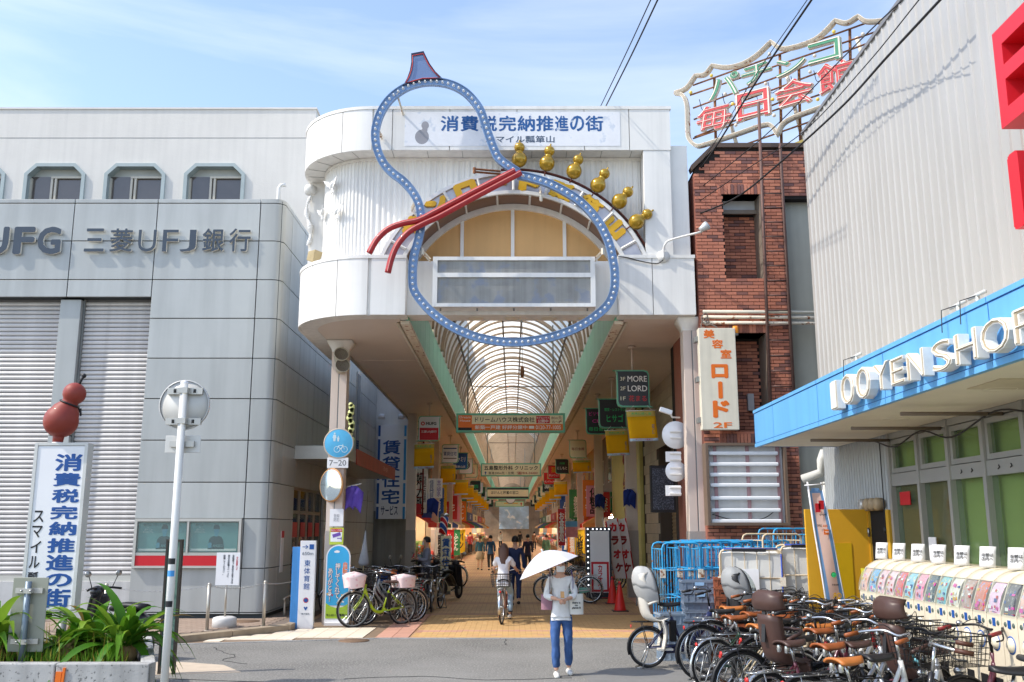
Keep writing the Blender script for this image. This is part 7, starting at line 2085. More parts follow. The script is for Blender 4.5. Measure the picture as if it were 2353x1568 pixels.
    if carrier:
        c_ = MB(); zc = rr*2+.035 if rr > .3 else .60
        c_.tube([(-.25,-.05,zc),(-.72,-.065,zc),(-.76,0,zc),(-.72,.065,zc),(-.25,.05,zc)], .007, 6)
        for x in (-.4,-.55,-.68): c_.tube([(x,-.065,zc),(x,.065,zc)], .005, 5)
        for y_ in (-1,1): c_.tube([(-.62,y_*.06,zc),(RA.x,y_*.07,RA.z)], .006, 5)
        c_.obj('rear_carrier', black if style != 'mama' else steel, t)
        MB().lathe([(.001,.012),(.024,.01),(.026,0),(.001,-.005)], 10, Matrix.Translation((-.76,0,zc-.06)) @ Matrix.Rotation(R(-90),4,'Y')).obj('rear_reflector', mat('reflector',(206,40,34),.3,coat=.5), t)
    if battery: MB().box(-.24,-.15,-.05,.05,.34,.62).obj('battery', black, t, bevel=.015)
    Mb = Ms @ Matrix.Translation((.56,0,.74))
    bm_ = basket_m or black
    if basket == 'wire': wire_basket(t, Mb, .34, .38, .24, bm_)
    elif basket == 'wicker': 
        wicker_basket(t, Mb, .34, .40, .15); wire_basket(t, Mb @ Matrix.Translation((0,0,.15)), .36, .42, .14, black, 'basket_rim_frame', .07)
    elif basket == 'cover':
        MB().grid(12,6,lambda u,v: Mb@V((.20*math.copysign(abs(math.cos(6.283*u))**.6,math.cos(6.283*u))*(.85+.25*v)*(1 if v < .99 else .0), .22*math.copysign(abs(math.sin(6.283*u))**.6,math.sin(6.283*u))*(.85+.25*v)*(1 if v < .99 else .0), .29*v+.015*math.sin(25*u)))).obj('basket_cover', basket_m, t)
    MB().lathe([(.001,.05),(.035,.05),(.04,.02),(.025,-.03),(.001,-.04)], 10, Ms@Matrix.Translation((.60,.07,fr+.36)) @ Matrix.Rotation(R(90),4,'Y')).obj('head_lamp', chrome, t)
    if rear_basket: MB().grid(12,6,lambda u,v: V((-.55+.2*math.copysign(abs(math.cos(6.283*u))**.5,math.cos(6.283*u))*(.92+.12*v)*(1 if v < .99 else 0), .22*math.copysign(abs(math.sin(6.283*u))**.5,math.sin(6.283*u))*(.92+.12*v)*(1 if v < .99 else 0), .71+.26*v))).obj('rear_basket_cover', rear_basket, t)
    if rear: child_seat(t, Matrix.Translation((-.50,0,(.70 if rr > .3 else .64))), rear[0], rear[1], rear[2] if len(rear) > 2 else None)
    if front_seat: child_seat(t, Ms@Matrix.Translation((.36,0,.80)) @ Matrix.Rotation(math.pi*0,4,'Z') @ Matrix.Scale(.85,4), front_seat, False, None)
    return t
def by_wheels(front, rear_):
    a, b = PZ(*front), PZ(*rear_); d = a-b
    return (a+b)/2 - d.normalized()*.01, math.atan2(d.y,d.x)
navy_f = mat('navy_frame',(36,44,84),.35,coat=.3); silver_f = mat('silver_frame',(190,192,196),.3,metal=.6); red_f = mat('red_frame',(190,32,40),.3,coat=.3)
black_f = mat('black_frame',(38,38,44),.35,coat=.2); maroon_f = mat('maroon_frame',(92,40,54),.3,coat=.4); cyan_f = mat('cyan_frame',(120,196,214),.35,coat=.3)
lime_f = mat('lime_frame',(172,196,40),.3,coat=.3); white_f = mat('white_frame',(222,222,220),.35,coat=.2); tanw = mat('tan_tyre',(120,74,44),.7); gold_f = mat('beige_frame',(196,180,150),.35)
green_f = mat('mint_frame',(110,190,170),.35); brown_grip = brownl
floral = mat('floral_cover',(236,214,214),.8,var=.05,speck=(14,.25,(224,176,184)))
D_ = R
bicycle('navy small-wheeled bicycle with a white hooded child seat at the rear', (2.52,14.25,0), D_(2), navy_f, r=.265, rear=(plastic_wh,True,hood_w), basket=None, style='low', battery=True, fender=black, carrier=True, saddle=black_l, steer=.1)
bicycle('black bicycle with a grey hooded rear child seat before the white cages', (3.78,14.12,0), D_(8), black_f, r=.265, rear=(plastic_bk,True,hood_g), basket='wire', style='low', fender=black, saddle=black_l)
bicycle('silver bicycle with chrome mudguards and tan saddle in front of the brown crates', (3.28,13.6,0), D_(9), silver_f, r=.34, saddle=tan_l, grip=brown_grip, basket='wire', chain=chrome, steer=.2)
bicycle('bicycle with tan-walled tyres just behind the silver one', (3.36,12.75,0), D_(14), black_f, r=.30, tyre=tanw, saddle=brownl, grip=brown_grip, basket='wire', fender=black, steer=-.25)
bicycle('beige bicycle with brown grips in the middle of the right row', (3.6,12.3,0), D_(8), gold_f, r=.30, saddle=brownl, grip=brown_grip, basket='wire', fender=maroon_f, style='loop', steer=.3)
bicycle('dark bicycle with a black wire basket and thick black mudguards', (3.45,11.8,0), D_(16), black_f, r=.33, saddle=black_l, grip=black_l, basket='wire', fender=black, steer=.15)
bicycle('red bicycle with a tan leather saddle in the right row', (3.75,11.2,0), D_(10), red_f, r=.30, saddle=tan_l, grip=brown_grip, basket='wire', fender=chrome, style='loop', steer=-.2)
bicycle('white bicycle with a brown saddle beside the red one', (3.55,10.7,0), D_(18), white_f, r=.31, saddle=brownl, grip=brown_grip, basket='wire', fender=chrome, steer=.25)
bicycle('bicycle carrying a big brown rear child seat at the front of the row', (3.12,10.0,0), D_(24), maroon_f, r=.26, rear=(plastic_br,True), saddle=black_l, grip=brown_grip, basket='wire', fender=black, style='low', battery=True, steer=.2)
bicycle('light blue bicycle with dark saddle half hidden in the row', (3.72,10.1,0), D_(12), cyan_f, r=.30, saddle=black_l, grip=black_l, basket='wire', fender=black, style='loop', battery=True)
bicycle('maroon bicycle with brown child seat and wicker front basket', (4.02,8.95,0), D_(10), maroon_f, r=.30, rear=(plastic_br,True), saddle=plastic_br, grip=mat('red_grip',(128,40,40),.5), basket='wicker', fender=maroon_f, style='loop', battery=True, steer=.15)
bicycle('black bicycle with brown saddle behind the wicker basket one', (3.5,9.5,0), D_(20), black_f, r=.30, saddle=plastic_br, grip=black_l, basket='wire', fender=black, style='low')
bicycle('black bicycle at the right edge with a dark child seat and silver handlebar', (3.62,7.75,0), D_(172), black_f, r=.30, saddle=black_l, grip=mat('dark_brown_grip',(82,48,36),.5), basket=None, rear=(plastic_bk,False), fender=black, steer=-.3)
extra = [('charcoal bicycle squeezed between the silver and tan-tyred ones',(3.05,13.15),12,black_f,black_l,'wire',.33),('dark green bicycle with brown grips near the tan-tyred one',(3.0,12.25),18,mat('green_frame_d',(44,70,56),.35,coat=.3),brownl,'wire',.30),
 ('grey bicycle with pale basket in the middle of the row',(3.9,12.05),6,silver_f,plastic_br,'wire',.31),('navy bicycle pushed deep towards the capsule machines',(4.0,11.5),9,navy_f,black_l,'wire',.30),('cream bicycle with tan saddle ahead of the brown child seat',(3.05,11.2),20,gold_f,tan_l,'wire',.30),
 ('black bicycle beside the big brown child seat',(2.95,10.55),16,black_f,black_l,None,.33),('silver bicycle with brown saddle before the wicker basket one',(3.2,9.35),22,silver_f,brownl,'wire',.30),('dark red bicycle low at the bottom of the picture',(2.9,9.6),26,maroon_f,plastic_br,None,.30),
 ('silver bicycle with black basket in front of the maroon one',(3.35,8.55),16,silver_f,black_l,'wire',.32),('white bicycle with tan saddle nearest the camera',(3.0,8.35),24,white_f,tan_l,'wire',.32)]
for lab,(x,y),an,fm_,sd_,bs_,r_ in extra:
    bicycle(lab, (x,y,0), D_(an), fm_, r=r_, saddle=sd_, grip=[brown_grip,black_l][int(x*10) % 2], basket=bs_, fender=[chrome,black][int(y*10) % 2], style=['mama','loop'][int(x*20) % 2], steer=rnd.uniform(-.35,.35))
# left group at the arcade mouth
gl = 'bicycles parked at the left of the arcade mouth'
c, a = by_wheels((800,1446),(936,1435))
bicycle('lime green bicycle with floral basket covers at the arcade entrance', c, a, lime_f, r=.335, basket='cover', basket_m=floral, rear_basket=floral, style='loop', battery=True, fender=grey_metal, rimm=grey_metal, group=gl, steer=-.25, saddle=plastic_br)
for k,(dx,dy,m_,lab,bk2) in enumerate(((.15,.5,silver_f,'silver bicycle directly behind the lime green one','wire'),(.05,1.0,black_f,'black bicycle second behind the lime green one','wire'),(-.1,1.5,maroon_f,'maroon bicycle third behind the lime green one','wire'),(.0,2.0,white_f,'pale bicycle fourth behind the lime green one',None))):
    bicycle(lab, (c.x+dx,c.y+dy,0), a+rnd.uniform(-.12,.12), m_, r=.33, basket=bk2, saddle=[plastic_br,black_l][k % 2], group=gl, steer=rnd.uniform(-.3,.3), grip=brown_grip)
for k in range(5):
    bicycle('dark bicycle in the crowded left bay, %s counted from the bank' % ordn[k], (-3.55+.42*k,22.6+.35*(k % 3)+.25*k,0), R(205+14*k), [black_f,silver_f,navy_f,black_f,gold_f][k], r=.33, basket=['wire',None][k % 2], saddle=[black_l,plastic_br][k % 2], group=gl, steer=.2)
# more bicycles deeper in the arcade
bicycle('bicycle with mint green chain guard by the karaoke sign', (1.5,26.2,0), D_(175), white_f, r=.33, chain=green_f, basket='wire', group='bicycles inside the arcade', saddle=black_l)
bicycle('dark bicycle behind the karaoke sign bicycle', (1.75,27.6,0), D_(168), black_f, r=.33, basket='wire', group='bicycles inside the arcade')
bicycle('black bicycle leaning near the barber pole on the left', (-2.5,31.5,0), D_(150), black_f, r=.33, basket='wire', group='bicycles inside the arcade')
bicycle('grey bicycle beyond the motor scooters on the left', (-2.2,33.5,0), D_(140), silver_f, r=.33, basket='wire', group='bicycles inside the arcade')
for k in range(4):
    bicycle('dark bicycle in the far right row, %s of four' % ordn[k], (2.75,31.5+k*.8,0), D_(175+3*k), [black_f,navy_f,maroon_f,black_f][k], r=.33, basket='wire', group='bicycles inside the arcade')
# motor scooters on the left inside
sc2 = clone(sc, (-3.2,24.3,0), R(-20), 'dark motor scooter with blue sheet behind the parked bicycles')
sc4 = clone(sc, (-2.6,29.6,0), R(-40), 'dark motor scooter in front of the barber pole')
sc5 = clone(sc, (-3.0,27.8,0), R(30), 'dark motor scooter against the left post')
sc3 = clone(sc, (-1.75,27.4,0), R(70), 'dark motor scooter seen from behind past the grey-shirted man')
tp = MB().grid(10,8,lambda u,v: V((-3.0+.85*(u-.5)*1.1, 24.1+.5*(v-.5), .62+.32*math.sin(math.pi*u)*math.sin(math.pi*v)+.03*math.sin(19*u)*math.sin(13*v)))).obj('blue_tarp', mat('tarp_blue',(50,84,150),.6,var=.12,vs=5,bump=.4,bs=14), None, solid=.01)
tag(tp, 'crumpled blue sheet thrown over a scooter by the bicycles', 'tarpaulin')
# ------------------------------------------------------------------ right clutter: cages, crates, cones, flag, capsule machines
blue_c = mat('cage_blue',(52,160,212),.45,var=.15,vs=9,speck=(14,.1,(150,110,90)))
cream_c = mat('cage_cream',(212,192,160),.45,var=.12,vs=9)
def roll_cage(label, x, y, w, d, h, m, rz=0, cover=None, group=None, note=False, dark_mesh=False):
    t = thing('roll_cage', label, 'roll cage', (x,y,0), rz, group, world=False)
    def hoop(yy, name):
        mb = MB(); r_ = .08
        mb.tube([(-w/2,yy,.12)]+[( -w/2,yy,h-r_),(-w/2+r_*.3,yy,h-r_*.3),(-w/2+r_,yy,h),(w/2-r_,yy,h),(w/2-r_*.3,yy,h-r_*.3),(w/2,yy,h-r_)]+[(w/2,yy,.12)], .016, 7)
        for z in (h*.28,h*.5,h*.75): mb.tube([(-w/2,yy,z),(w/2,yy,z)], .010, 5)
        n = max(3,int(w/.16))
        for i in range(1,n): mb.tube([(-w/2+w*i/n,yy,.15),(-w/2+w*i/n,yy,h)], .006, 4)
        mb.tube([(-w/2,yy,.15),(w/2,yy,.15)], .014, 6)
        return mb.obj(name, m, t)
    hoop(-d/2,'front_gate'); hoop(d/2,'rear_gate')
    for s_ in (-1,1):
        mb = MB()
        for z in (.15,h*.28,h*.5,h*.75,h-.1): mb.tube([(s_*w/2,-d/2,z),(s_*w/2,d/2,z)], .010, 5)
        for i in range(1,4): mb.tube([(s_*w/2,-d/2+d*i/4,.15),(s_*w/2,-d/2+d*i/4,h-.1)], .006, 4)
        mb.obj('side_frame', m, t)
        MB().box(s_*w/2-.04,s_*w/2+.04,-d/2-.03,-d/2+.01,h*.68,h*.76).obj('latch', rust_white, t)
        for yy in (-d/2+.06,d/2-.06): MB().lathe([(.02,-.02),(.055,-.02),(.06,0),(.055,.02),(.02,.02)], 12, Matrix.Translation((s_*(w/2-.05),yy,.06)) @ Matrix.Rotation(R(90),4,'Y')).obj('castor', rubber, t)
    MB().box(-w/2,w/2,-d/2,d/2,.12,.145).obj('deck', m, t)
    if cover:
        def fn(side):
            return lambda u,v: V((-w/2+.02+(w-.04)*u, side*(d/2-.025)+side*.03*math.sin(7*u+3*v)*.4+.012*math.sin(11*v+5*u), .2+(h-.26)*v+.02*math.sin(6*u)*(v > .95)))
        MB().grid(10,10,fn(-1)).obj('cover_front', cover, t); MB().grid(10,10,fn(1)).obj('cover_rear', cover, t)
        for s_ in (-1,1): MB().grid(6,8,lambda u,v: V((s_*(w/2-.025)+.01*math.sin(9*v+4*u),-d/2+.03+(d-.06)*u,.2+(h-.26)*v))).obj('cover_side', cover, t)
        MB().grid(8,6,lambda u,v: V((-w/2+.02+(w-.04)*u,-d/2+.03+(d-.06)*v,h-.05+.03*math.sin(5*u)*math.sin(4*v)))).obj('cover_top', cover, t)
        MB().tube([(w/2-.01,-d/2-.02,.2),(w/2-.01,-d/2-.02,h-.06)], .012, 5).tube([(-w/2+.06,-d/2-.005,h+.012),(w/2-.06,-d/2-.005,h+.012)], .016, 5).obj('blue_piping', mat('piping_blue',(40,70,160),.6), t)
        MB().box(-w*.3,w*.25,-d/2-.03,-d/2+.02,h-.03,h+.02).obj('top_grip', black, t)
        if note:
            MB().box(-w*.3,w*.12,-d/2-.045,-d/2-.035,h*.62,h*.83).obj('label_plate', sign_white, t)
            text('旭食品㈱大阪支店',(-w*.09,-d/2-.047,h*.655),w*.3,.035,ink,t,bold=.01)
    return t
cg = 'blue roll cages nested beside the brick wall'
for k in range(9):
    roll_cage('empty blue roll cage, %s of the nested row counted from the arcade side' % ordn[k], 2.72+k*.17+(.15 if k > 0 else 0), 16.2+.06*k, .62 if k < 1 else .72, .75, 1.72+.015*(k % 3), blue_c, R(4+2*k), group=cg)
roll_cage('cream roll cage standing behind the white-covered cages', 4.35,16.3,.7,.7,1.86,cream_c,R(14))
roll_cage('blue roll cage behind the cream one near the yellow door', 4.75,16.9,.7,.6,1.95,blue_c,R(10))
cover_w = cloth('cage_cover',(226,226,222),.2,.6,var=.06)
roll_cage('white-covered cream cage with a label plate', 3.66,14.95,.9,.8,1.64,cream_c,R(-14),cover_w,note=True,group='white-covered cages')
roll_cage('white-covered cream cage next to the payment flag', 4.46,14.85,.78,.8,1.70,cream_c,R(-10),cover_w,group='white-covered cages')
# crates
def crate_mesh(w, d, h, slots=True):
    mb = MB(); e = .012
    mb.box(-w/2,w/2,-d/2,-d/2+e,.0,h); mb.box(-w/2,w/2,d/2-e,d/2,.0,h); mb.box(-w/2,-w/2+e,-d/2+e,d/2-e,.0,h); mb.box(w/2-e,w/2,-d/2+e,d/2-e,.0,h)
    mb.box(-w/2+e,w/2-e,-d/2+e,d/2-e,.0,.012)
    mb.box(-w/2-.012,w/2+.012,-d/2-.012,-d/2-.0005,h-.03,h-.001); mb.box(-w/2-.012,w/2+.012,d/2+.0005,d/2+.012,h-.03,h-.001); mb.box(-w/2-.012,-w/2-.0005,-d/2,d/2,h-.03,h-.001); mb.box(w/2+.0005,w/2+.012,-d/2,d/2,h-.03,h-.001)
    n = 5
    for i in range(n):
        x = -w/2+w*(i+.5)/n-.006; mb.box(x,x+.012,-d/2-.010,-d/2-.0005,.01,h-.031); mb.box(x,x+.012,d/2+.0005,d/2+.01,.01,h-.031)
        y = -d/2+d*(i+.5)/n-.006; mb.box(-w/2-.010,-w/2-.0005,y,y+.012,.01,h-.031); mb.box(w/2+.0005,w/2+.010,y,y+.012,.01,h-.031)
    mb.box(-w/2-.008,w/2+.008,-d/2-.008,-d/2-.0006,.0,.02); mb.box(-w/2-.008,-w/2-.0006,-d/2,d/2,.0,.02)
    return mb
grey_cr = mat('crate_grey',(122,136,154),.5,var=.08,per=.08); brown_cr = mat('crate_brown',(160,92,62),.5,var=.08,per=.1)
def stack(n, x, y, w, d, h, m, rz, lab, grp, jit=.015, z0=0, tagm=None):
    z = z0
    for k in range(n):
        pos = 'topmost' if k == n-1 else ('bottom' if k == 0 else '%s from the bottom' % ordn[k])
        t = thing('crate', lab % pos, 'crate', (x+rnd.uniform(-jit,jit),y+rnd.uniform(-jit,jit),z), rz+rnd.uniform(-.03,.03), grp, world=False)
        crate_mesh(w,d,h).obj('shell', m, t)
        if tagm: MB().box(-.07,.07,-d/2-.014,-d/2-.0105,h*.55,h*.85).obj('paper_tag', tagm, t)
        for s_ in (-1,1): MB().box(s_*w*.2-.05,s_*w*.2+.05,-d/2-.0135,-d/2-.0108,h*.3,h*.5).obj('hand_hole', dark, t) if h < .2 and m is brown_cr else None
        z += h+.002
    return z
zt_ = stack(4,2.86,15.05,.46,.36,.12,grey_cr,R(-6),'low grey slatted crate, %s of the grey stack beside the brown crates','grey crates')
zt_ = stack(3,2.86,15.05,.46,.36,.12,grey_cr,R(-4),'mid-height grey crate, %s in the middle of the grey stack','grey crates',z0=zt_)
stack(2,2.86,15.03,.52,.38,.16,grey_cr,R(-4),'tall grey lidded crate, %s of the pair on the grey stack','grey crates',z0=zt_,tagm=mat('tag_blue',(150,190,226),.5))
stack(4,2.45,15.15,.44,.36,.17,mat('crate_pale',(150,166,182),.5,var=.08,per=.08),R(5),'pale blue-grey crate, %s of the short stack behind the navy bicycle','pale crates')
stack(9,3.25,14.7,.42,.32,.135,brown_cr,R(-8),'brown bottle crate, %s of the brown stack','brown crates')
# traffic cones
cone_m = mat('cone_red',(214,44,34),.45,var=.06)
for (u,v),lab in (((1425,1405),'nearest red traffic cone by the white hooded bicycle'),((1408,1388),'middle red traffic cone'),((1393,1376),'farthest red traffic cone by the karaoke sign')):
    p = PZ(u,v); t = thing('traffic_cone', lab, 'cone', p, group='traffic cones at the arcade edge')
    MB().lathe([(.155,.025),(.14,.05),(.03,.68),(.024,.70),(.001,.70)], 18, Matrix.Translation(p)).obj('cone', cone_m, t)
    MB().box(p.x-.19,p.x+.19,p.y-.19,p.y+.19,0,.026).obj('base', black, t, bevel=.008)
    MB().lathe([(.048,.62),(.042,.66)], 12, Matrix.Translation(p)).obj('ring', MATS['maroon'], t)
# payment flag (seen from the back)
fy = 13.2
p0, p1 = PY(1858,1122,fy), PY(1905,1420,fy)
nb_ = thing('payment_flag', 'tall pink and blue payment banner flag seen from behind on a white pole', 'flag', (p1.x,fy,0))
q0, q1 = PY(1889,1122,fy), PY(1945,1400,fy)
def ff_(a,b):
    l_ = p0.lerp(p1,b); r_ = q0.lerp(q1,b); return l_.lerp(r_,a)+V((0,.02*math.sin(5*b+3*a),0))
def strip_(a0,a1,b0,b1,m,name,off=0):
    MB().grid(4,14,lambda u,v: ff_(a0+(a1-a0)*u,b0+(b1-b0)*v)+V((0,off,0))).obj(name,m,nb_)
strip_(.2,.8,.04,1.2,cloth('flag_pink',(238,206,196),.35),'cloth'); strip_(.02,.2,.02,1.2,cloth('flag_lblue',(120,164,216),.35),'left_border'); strip_(.8,1,.02,1.2,MATS['flag_lblue'],'right_border'); strip_(.2,.8,.0,.04,MATS['flag_lblue'],'top_border')
MB().tube([ff_(-.02,b) for b in (-.05,.3,.7,1.3)], .013, 6).obj('pole', sign_white, nb_); MB().tube([ff_(1.02,b) for b in (-.05,.3,.7,1.2)], .008, 5).obj('edge_rod', sign_white, nb_)
MB().tube([ff_(-.3,-.02),ff_(1.25,-.035)], .010, 6).obj('cross_rod', sign_white, nb_)
nl = (-1,0,0)
def fprint(tx,a,b,w,h,m): text(tx, ff_(a,b)+V((0,-.012,0)), w, h, m, nb_, ((-1,0,0),(0,0,1)) if False else FRONT, ext=.001, bold=.02)
def mirrored(tx,a,b,w,h,m):
    o = text(tx,(0,0,0),w,h,m,nb_,ext=.001,bold=.02)
    pos = ff_(a,b)+V((0,-.03,0))
    for v in o.data.vertices: v.co.x = -v.co.x
    o.data.flip_normals(); o.data.transform(Matrix.Translation(pos))
for a,b,m in ((.38,.16,red_print),(.66,.14,red_print)):
    q = ff_(a,b); MB().box(q.x-.035,q.x+.035,fy-.035,fy-.033,q.z-.06,q.z+.06).obj('logo_patch', m, nb_)
mirrored('d払い',.38,.16,.05,.03,white_print); mirrored('PayPay',.64,.22,.09,.028,ink); mirrored('LINE',.3,.30,.06,.03,ink)
q = ff_(.66,.36); MB().box(q.x-.035,q.x+.035,fy-.035,fy-.033,q.z-.035,q.z+.035).obj('logo_patch', orange_print, nb_); mirrored('au',.66,.31,.06,.03,orange_print); mirrored('PAY',.66,.36,.05,.025,white_print)
disc(ff_(.6,.70)+V((0,-.035,0)),.035,.002).obj('logo_dot', neon_g, nb_); mirrored('微信支付',.6,.78,.09,.025,ink); mirrored('QR',.6,.87,.12,.09,yellow_letter); mirrored('決済',.6,.97,.1,.06,ink)
# capsule toy machines
cap_cream = mat('capsule_cream',(226,214,190),.45,var=.04); cap_clear = glass('capsule_clear',(200,206,206),.05,.22)
gacha_cols = [(238,190,176),(120,180,226),(240,196,204),(240,206,212),(226,120,120),(150,206,232),(244,170,190),(90,110,120),(140,196,206),(232,226,212),(190,160,150),(216,130,110),(240,200,226),(96,96,104)]
GX0, GX1 = 4.36, 4.95
for k in range(20):
    y0 = 12.30-.27*k; y1 = y0-.262
    t = thing('capsule_machine', 'cream capsule toy machine, %s in the row counted from the yellow door' % (ordn+['thirteenth','fourteenth','fifteenth','sixteenth','seventeenth','eighteenth','nineteenth','twentieth'])[k], 'vending machine', ((GX0+GX1)/2,(y0+y1)/2,0), group='capsule toy machines')
    MB().box(GX0,GX1,y1,y0,.10,1.20).obj('body', cap_cream, t)
    MB().box(GX0+.02,GX1,y1+.004,y0-.004,0,.0995).obj('base', mat('cap_base',(170,160,140),.6), t)
    # curved top display
    def arcp(r_): return [(GX1-.30-r_*math.cos(a), 1.22+r_*math.sin(a)) for a in [i*math.pi/2/8 for i in range(9)]]
    oo = [(GX0-.015,1.20)]+[(GX1-.25-.355*math.cos(a)-.0,1.22+.36*math.sin(a)) for a in [i*math.pi/2/8 for i in range(9)]]+[(GX1,1.58),(GX1,1.20)]
    MB().prism(oo[0:1]+oo[5:], lambda a,b: V((a,y0,b)), (0,-.012,0)).obj('side_cheek', cap_cream, t)
    n = len(oo)
    hd = MB(); pth = oo[5:10]+[(GX1,1.58)]; m_ = len(pth)
    hd.add([(x,y0,z) for x,z in pth]+[(x,y1,z) for x,z in pth], [(i,m_+i,m_+i+1,i+1) for i in range(m_-1)], True); hd.obj('hood', cap_cream, t, solid=.012)
    cv = MB(); pth2 = oo[0:6]; m2 = len(pth2)
    cv.add([(x-.004,y0-.012,z) for x,z in pth2]+[(x-.004,y1+.012,z) for x,z in pth2], [(i,m2+i,m2+i+1,i+1) for i in range(m2-1)], True); cv.obj('clear_cover', cap_clear, t)
    c = gacha_cols[k % 14]
    pc_ = MB(); pth3 = [(x+.025,z) for x,z in oo[0:6]]
    pc_.add([(x,y0-.03,z) for x,z in pth3]+[(x,y1+.03,z) for x,z in pth3], [(i,m2+i,m2+i+1,i+1) for i in range(m2-1)], True)
    pc_.obj('toy_card', mat('toy_card_%d' % (k % 14), c, .5, var=.25, vs=18, speck=(26,.3,tuple(min(255,int(q*.6+90)) for q in c[::-1]))), t)
    cpn = MB(); lenp = []
    for q in range(14):
        cpn.cur = rnd.randrange(5); ii = rnd.randrange(4); f0 = rnd.uniform(.1,.6); yq = y1+.04+rnd.random()*.15; a_, b_ = V((pth3[ii][0]-.003,0,pth3[ii][1])), V((pth3[ii+1][0]-.003,0,pth3[ii+1][1]))
        c0_, c1_ = a_.lerp(b_,f0), a_.lerp(b_,min(1,f0+rnd.uniform(.25,.5))); wq = rnd.uniform(.02,.06); dx = -.0006*q
        cpn.add([(c0_.x+dx,yq,c0_.z),(c0_.x+dx,yq+wq,c0_.z),(c1_.x+dx,yq+wq,c1_.z),(c1_.x+dx,yq,c1_.z)], [(0,1,2,3)])
    cpn.obj('card_print', [red_print, white_print, blue_print, yellow_letter, neon_p], t)
    yc = (y0+y1)/2
    MB().lathe([(.001,.035),(.028,.035),(.062,.012),(.065,0)], 16, frame((GX0,yc,.95),*WEST)).obj('turning_knob', mat('knob',(236,226,200),.4), t)
    MB().lathe([(.066,.004),(.078,.004),(.078,0)], 18, frame((GX0,yc,.95),*WEST)).obj('knob_ring', mat('knob_ring',(70,110,180),.4) if k > 8 else mat('knob_ring_g',(200,206,206),.4), t)
    for dy in (-.07,.07): MB().lathe([(.001,.006),(.02,.006),(.024,0)], 10, frame((GX0,yc+dy,1.12),*WEST)).obj('coin_eye', mat('coin_eye',(90,104,96),.3), t)
    MB().box(GX0-.006,GX0-.0005,yc-.025,yc+.025,1.09,1.16).obj('price_label', blue_dark if k > 4 else mat('price_grey',(90,104,130),.5), t)
    MB().box(GX0-.004,GX0-.0005,yc-.07,yc+.07,.5,.64).obj('outlet', dark, t)
    MB().box(GX0+.16,GX0+.20,yc-.05,yc+.05,1.572,1.58).obj('top_print', mat('top_print',(120,140,180),.5), t) if False else None
    if k % 2 == 0 and k < 18:
        F = frame((4.62,yc,1.68),(.75,-.66,0),(.12,0,1)); w_ = .15
        s_ = thing('paper_notice', 'white handwritten notice slip standing on the capsule machines, %s from the door' % ordn[k//2], 'notice', (4.72,yc,1.58), group='notice slips on the capsule machines')
        MB().grid(4,4,lambda u,v: F@V(((u-.5)*w_,(v-.5)*.2,.015*math.sin(3*u)))).obj('slip', sign_white, s_, solid=.002)
        text('両替は\n店内へ', F@V((0,0,.02)), .11,.075, ink, s_, ((.75,-.66,0),(.12,0,1)), ext=.001, bold=.01)
ynl = thing('yellow_end_notice', 'yellow and white price notices taped to the end of the capsule machines', 'notice', (4.4,12.33,1.2))
MB().box(4.40,4.52,12.318,12.325,1.16,1.46).obj('yellow_sheet', mat('notice_yellow',(232,226,60),.6), ynl); MB().box(4.55,4.67,12.318,12.325,1.16,1.48).obj('white_sheet', sign_white, ynl)
text('両替\nできます',(4.46,12.3285,1.36),.09,.1,red_print,ynl,((-1,0,0),(0,0,1)),ext=.001); 
# karaoke sign, nobori flags by the right inner post
KYY = 26.6
a, b = PY(1347,1330,KYY), PY(1404,1212,KYY)
ks_ = thing('karaoke_sign', 'lit-bordered white stand sign with red karaoke letters', 'sign', ((a.x+b.x)/2,KYY,0))
MB().box(a.x,b.x,KYY,KYY+.2,.12,b.z).obj('cabinet', sign_black, ks_); MB().box(a.x+.12,b.x-.06,KYY-.01,KYY-.001,.25,b.z-.1).obj('face', sign_white, ks_)
MB().box(a.x+.14,b.x-.08,KYY-.014,KYY-.011,.27,.27+(b.z-.4)*.5).obj('red_frame', red_print, ks_); MB().box(a.x+.2,b.x-.14,KYY-.018,KYY-.015,.33,.21+(b.z-.4)*.5).obj('inner_face', sign_white, ks_)
text('カラオケ',((a.x+b.x)/2+.03,KYY-.02,.27+(b.z-.4)*.25),.13,(b.z-.4)*.4,red_print,ks_,vert=True,bold=.03)
lb_ = mat('lit_bulb',(255,255,250),.3,emit=((240,244,255),1.6))
for k in range(12):
    z = .3+k*(b.z-.35)/11; MB().ball((a.x+.06,KYY-.01,z),.02,8).obj('bulb', lb_, ks_)
for k in range(5): MB().ball((a.x+.2+k*.11,KYY-.01,b.z-.05),.02,8).obj('bulb', lb_, ks_)
for i,(u,lab) in enumerate(((1405,'white red-edged nobori flag with red and black characters by the right post'),(1424,'second white red-edged nobori flag beside the right post'))):
    yy = 27.4+.2*i; q = PY(u,1190,yy); qb = PY(u+22,1330,yy)
    t = thing('nobori_flag', lab, 'flag', (qb.x,yy,0), group='nobori flags')
    w_ = .36
    MB().grid(6,12,lambda x,z: q.lerp(qb,z)+V(((x-.5)*w_,.03*math.sin(6*z+3*x),-.1*(1-x)*(1-z)))).obj('cloth', cloth('nobori_white',(232,230,232),.3), t)
    for x0 in (0,.9): MB().grid(1,12,lambda x,z: q.lerp(qb,z)+V(((x0+.1*x-.5)*w_,.03*math.sin(6*z+3*x)-.006,-.1*(1-x0)*(1-z)))).obj('red_edge', cloth('nobori_red',(206,40,44),.3), t)
    MB().tube([q+V((-.25,0,.0)),V((qb.x-.22,yy,0))], .012, 6).obj('pole', sign_white, t)
    for k,ch in enumerate('カラオケ'[:4]): text(ch, q.lerp(qb,.14+.22*k)+V((0,-.04,-.03)), .21,.25, red_print if k % 2 == 0 else MATS['dark_red'], t, bold=.06, ext=.002)
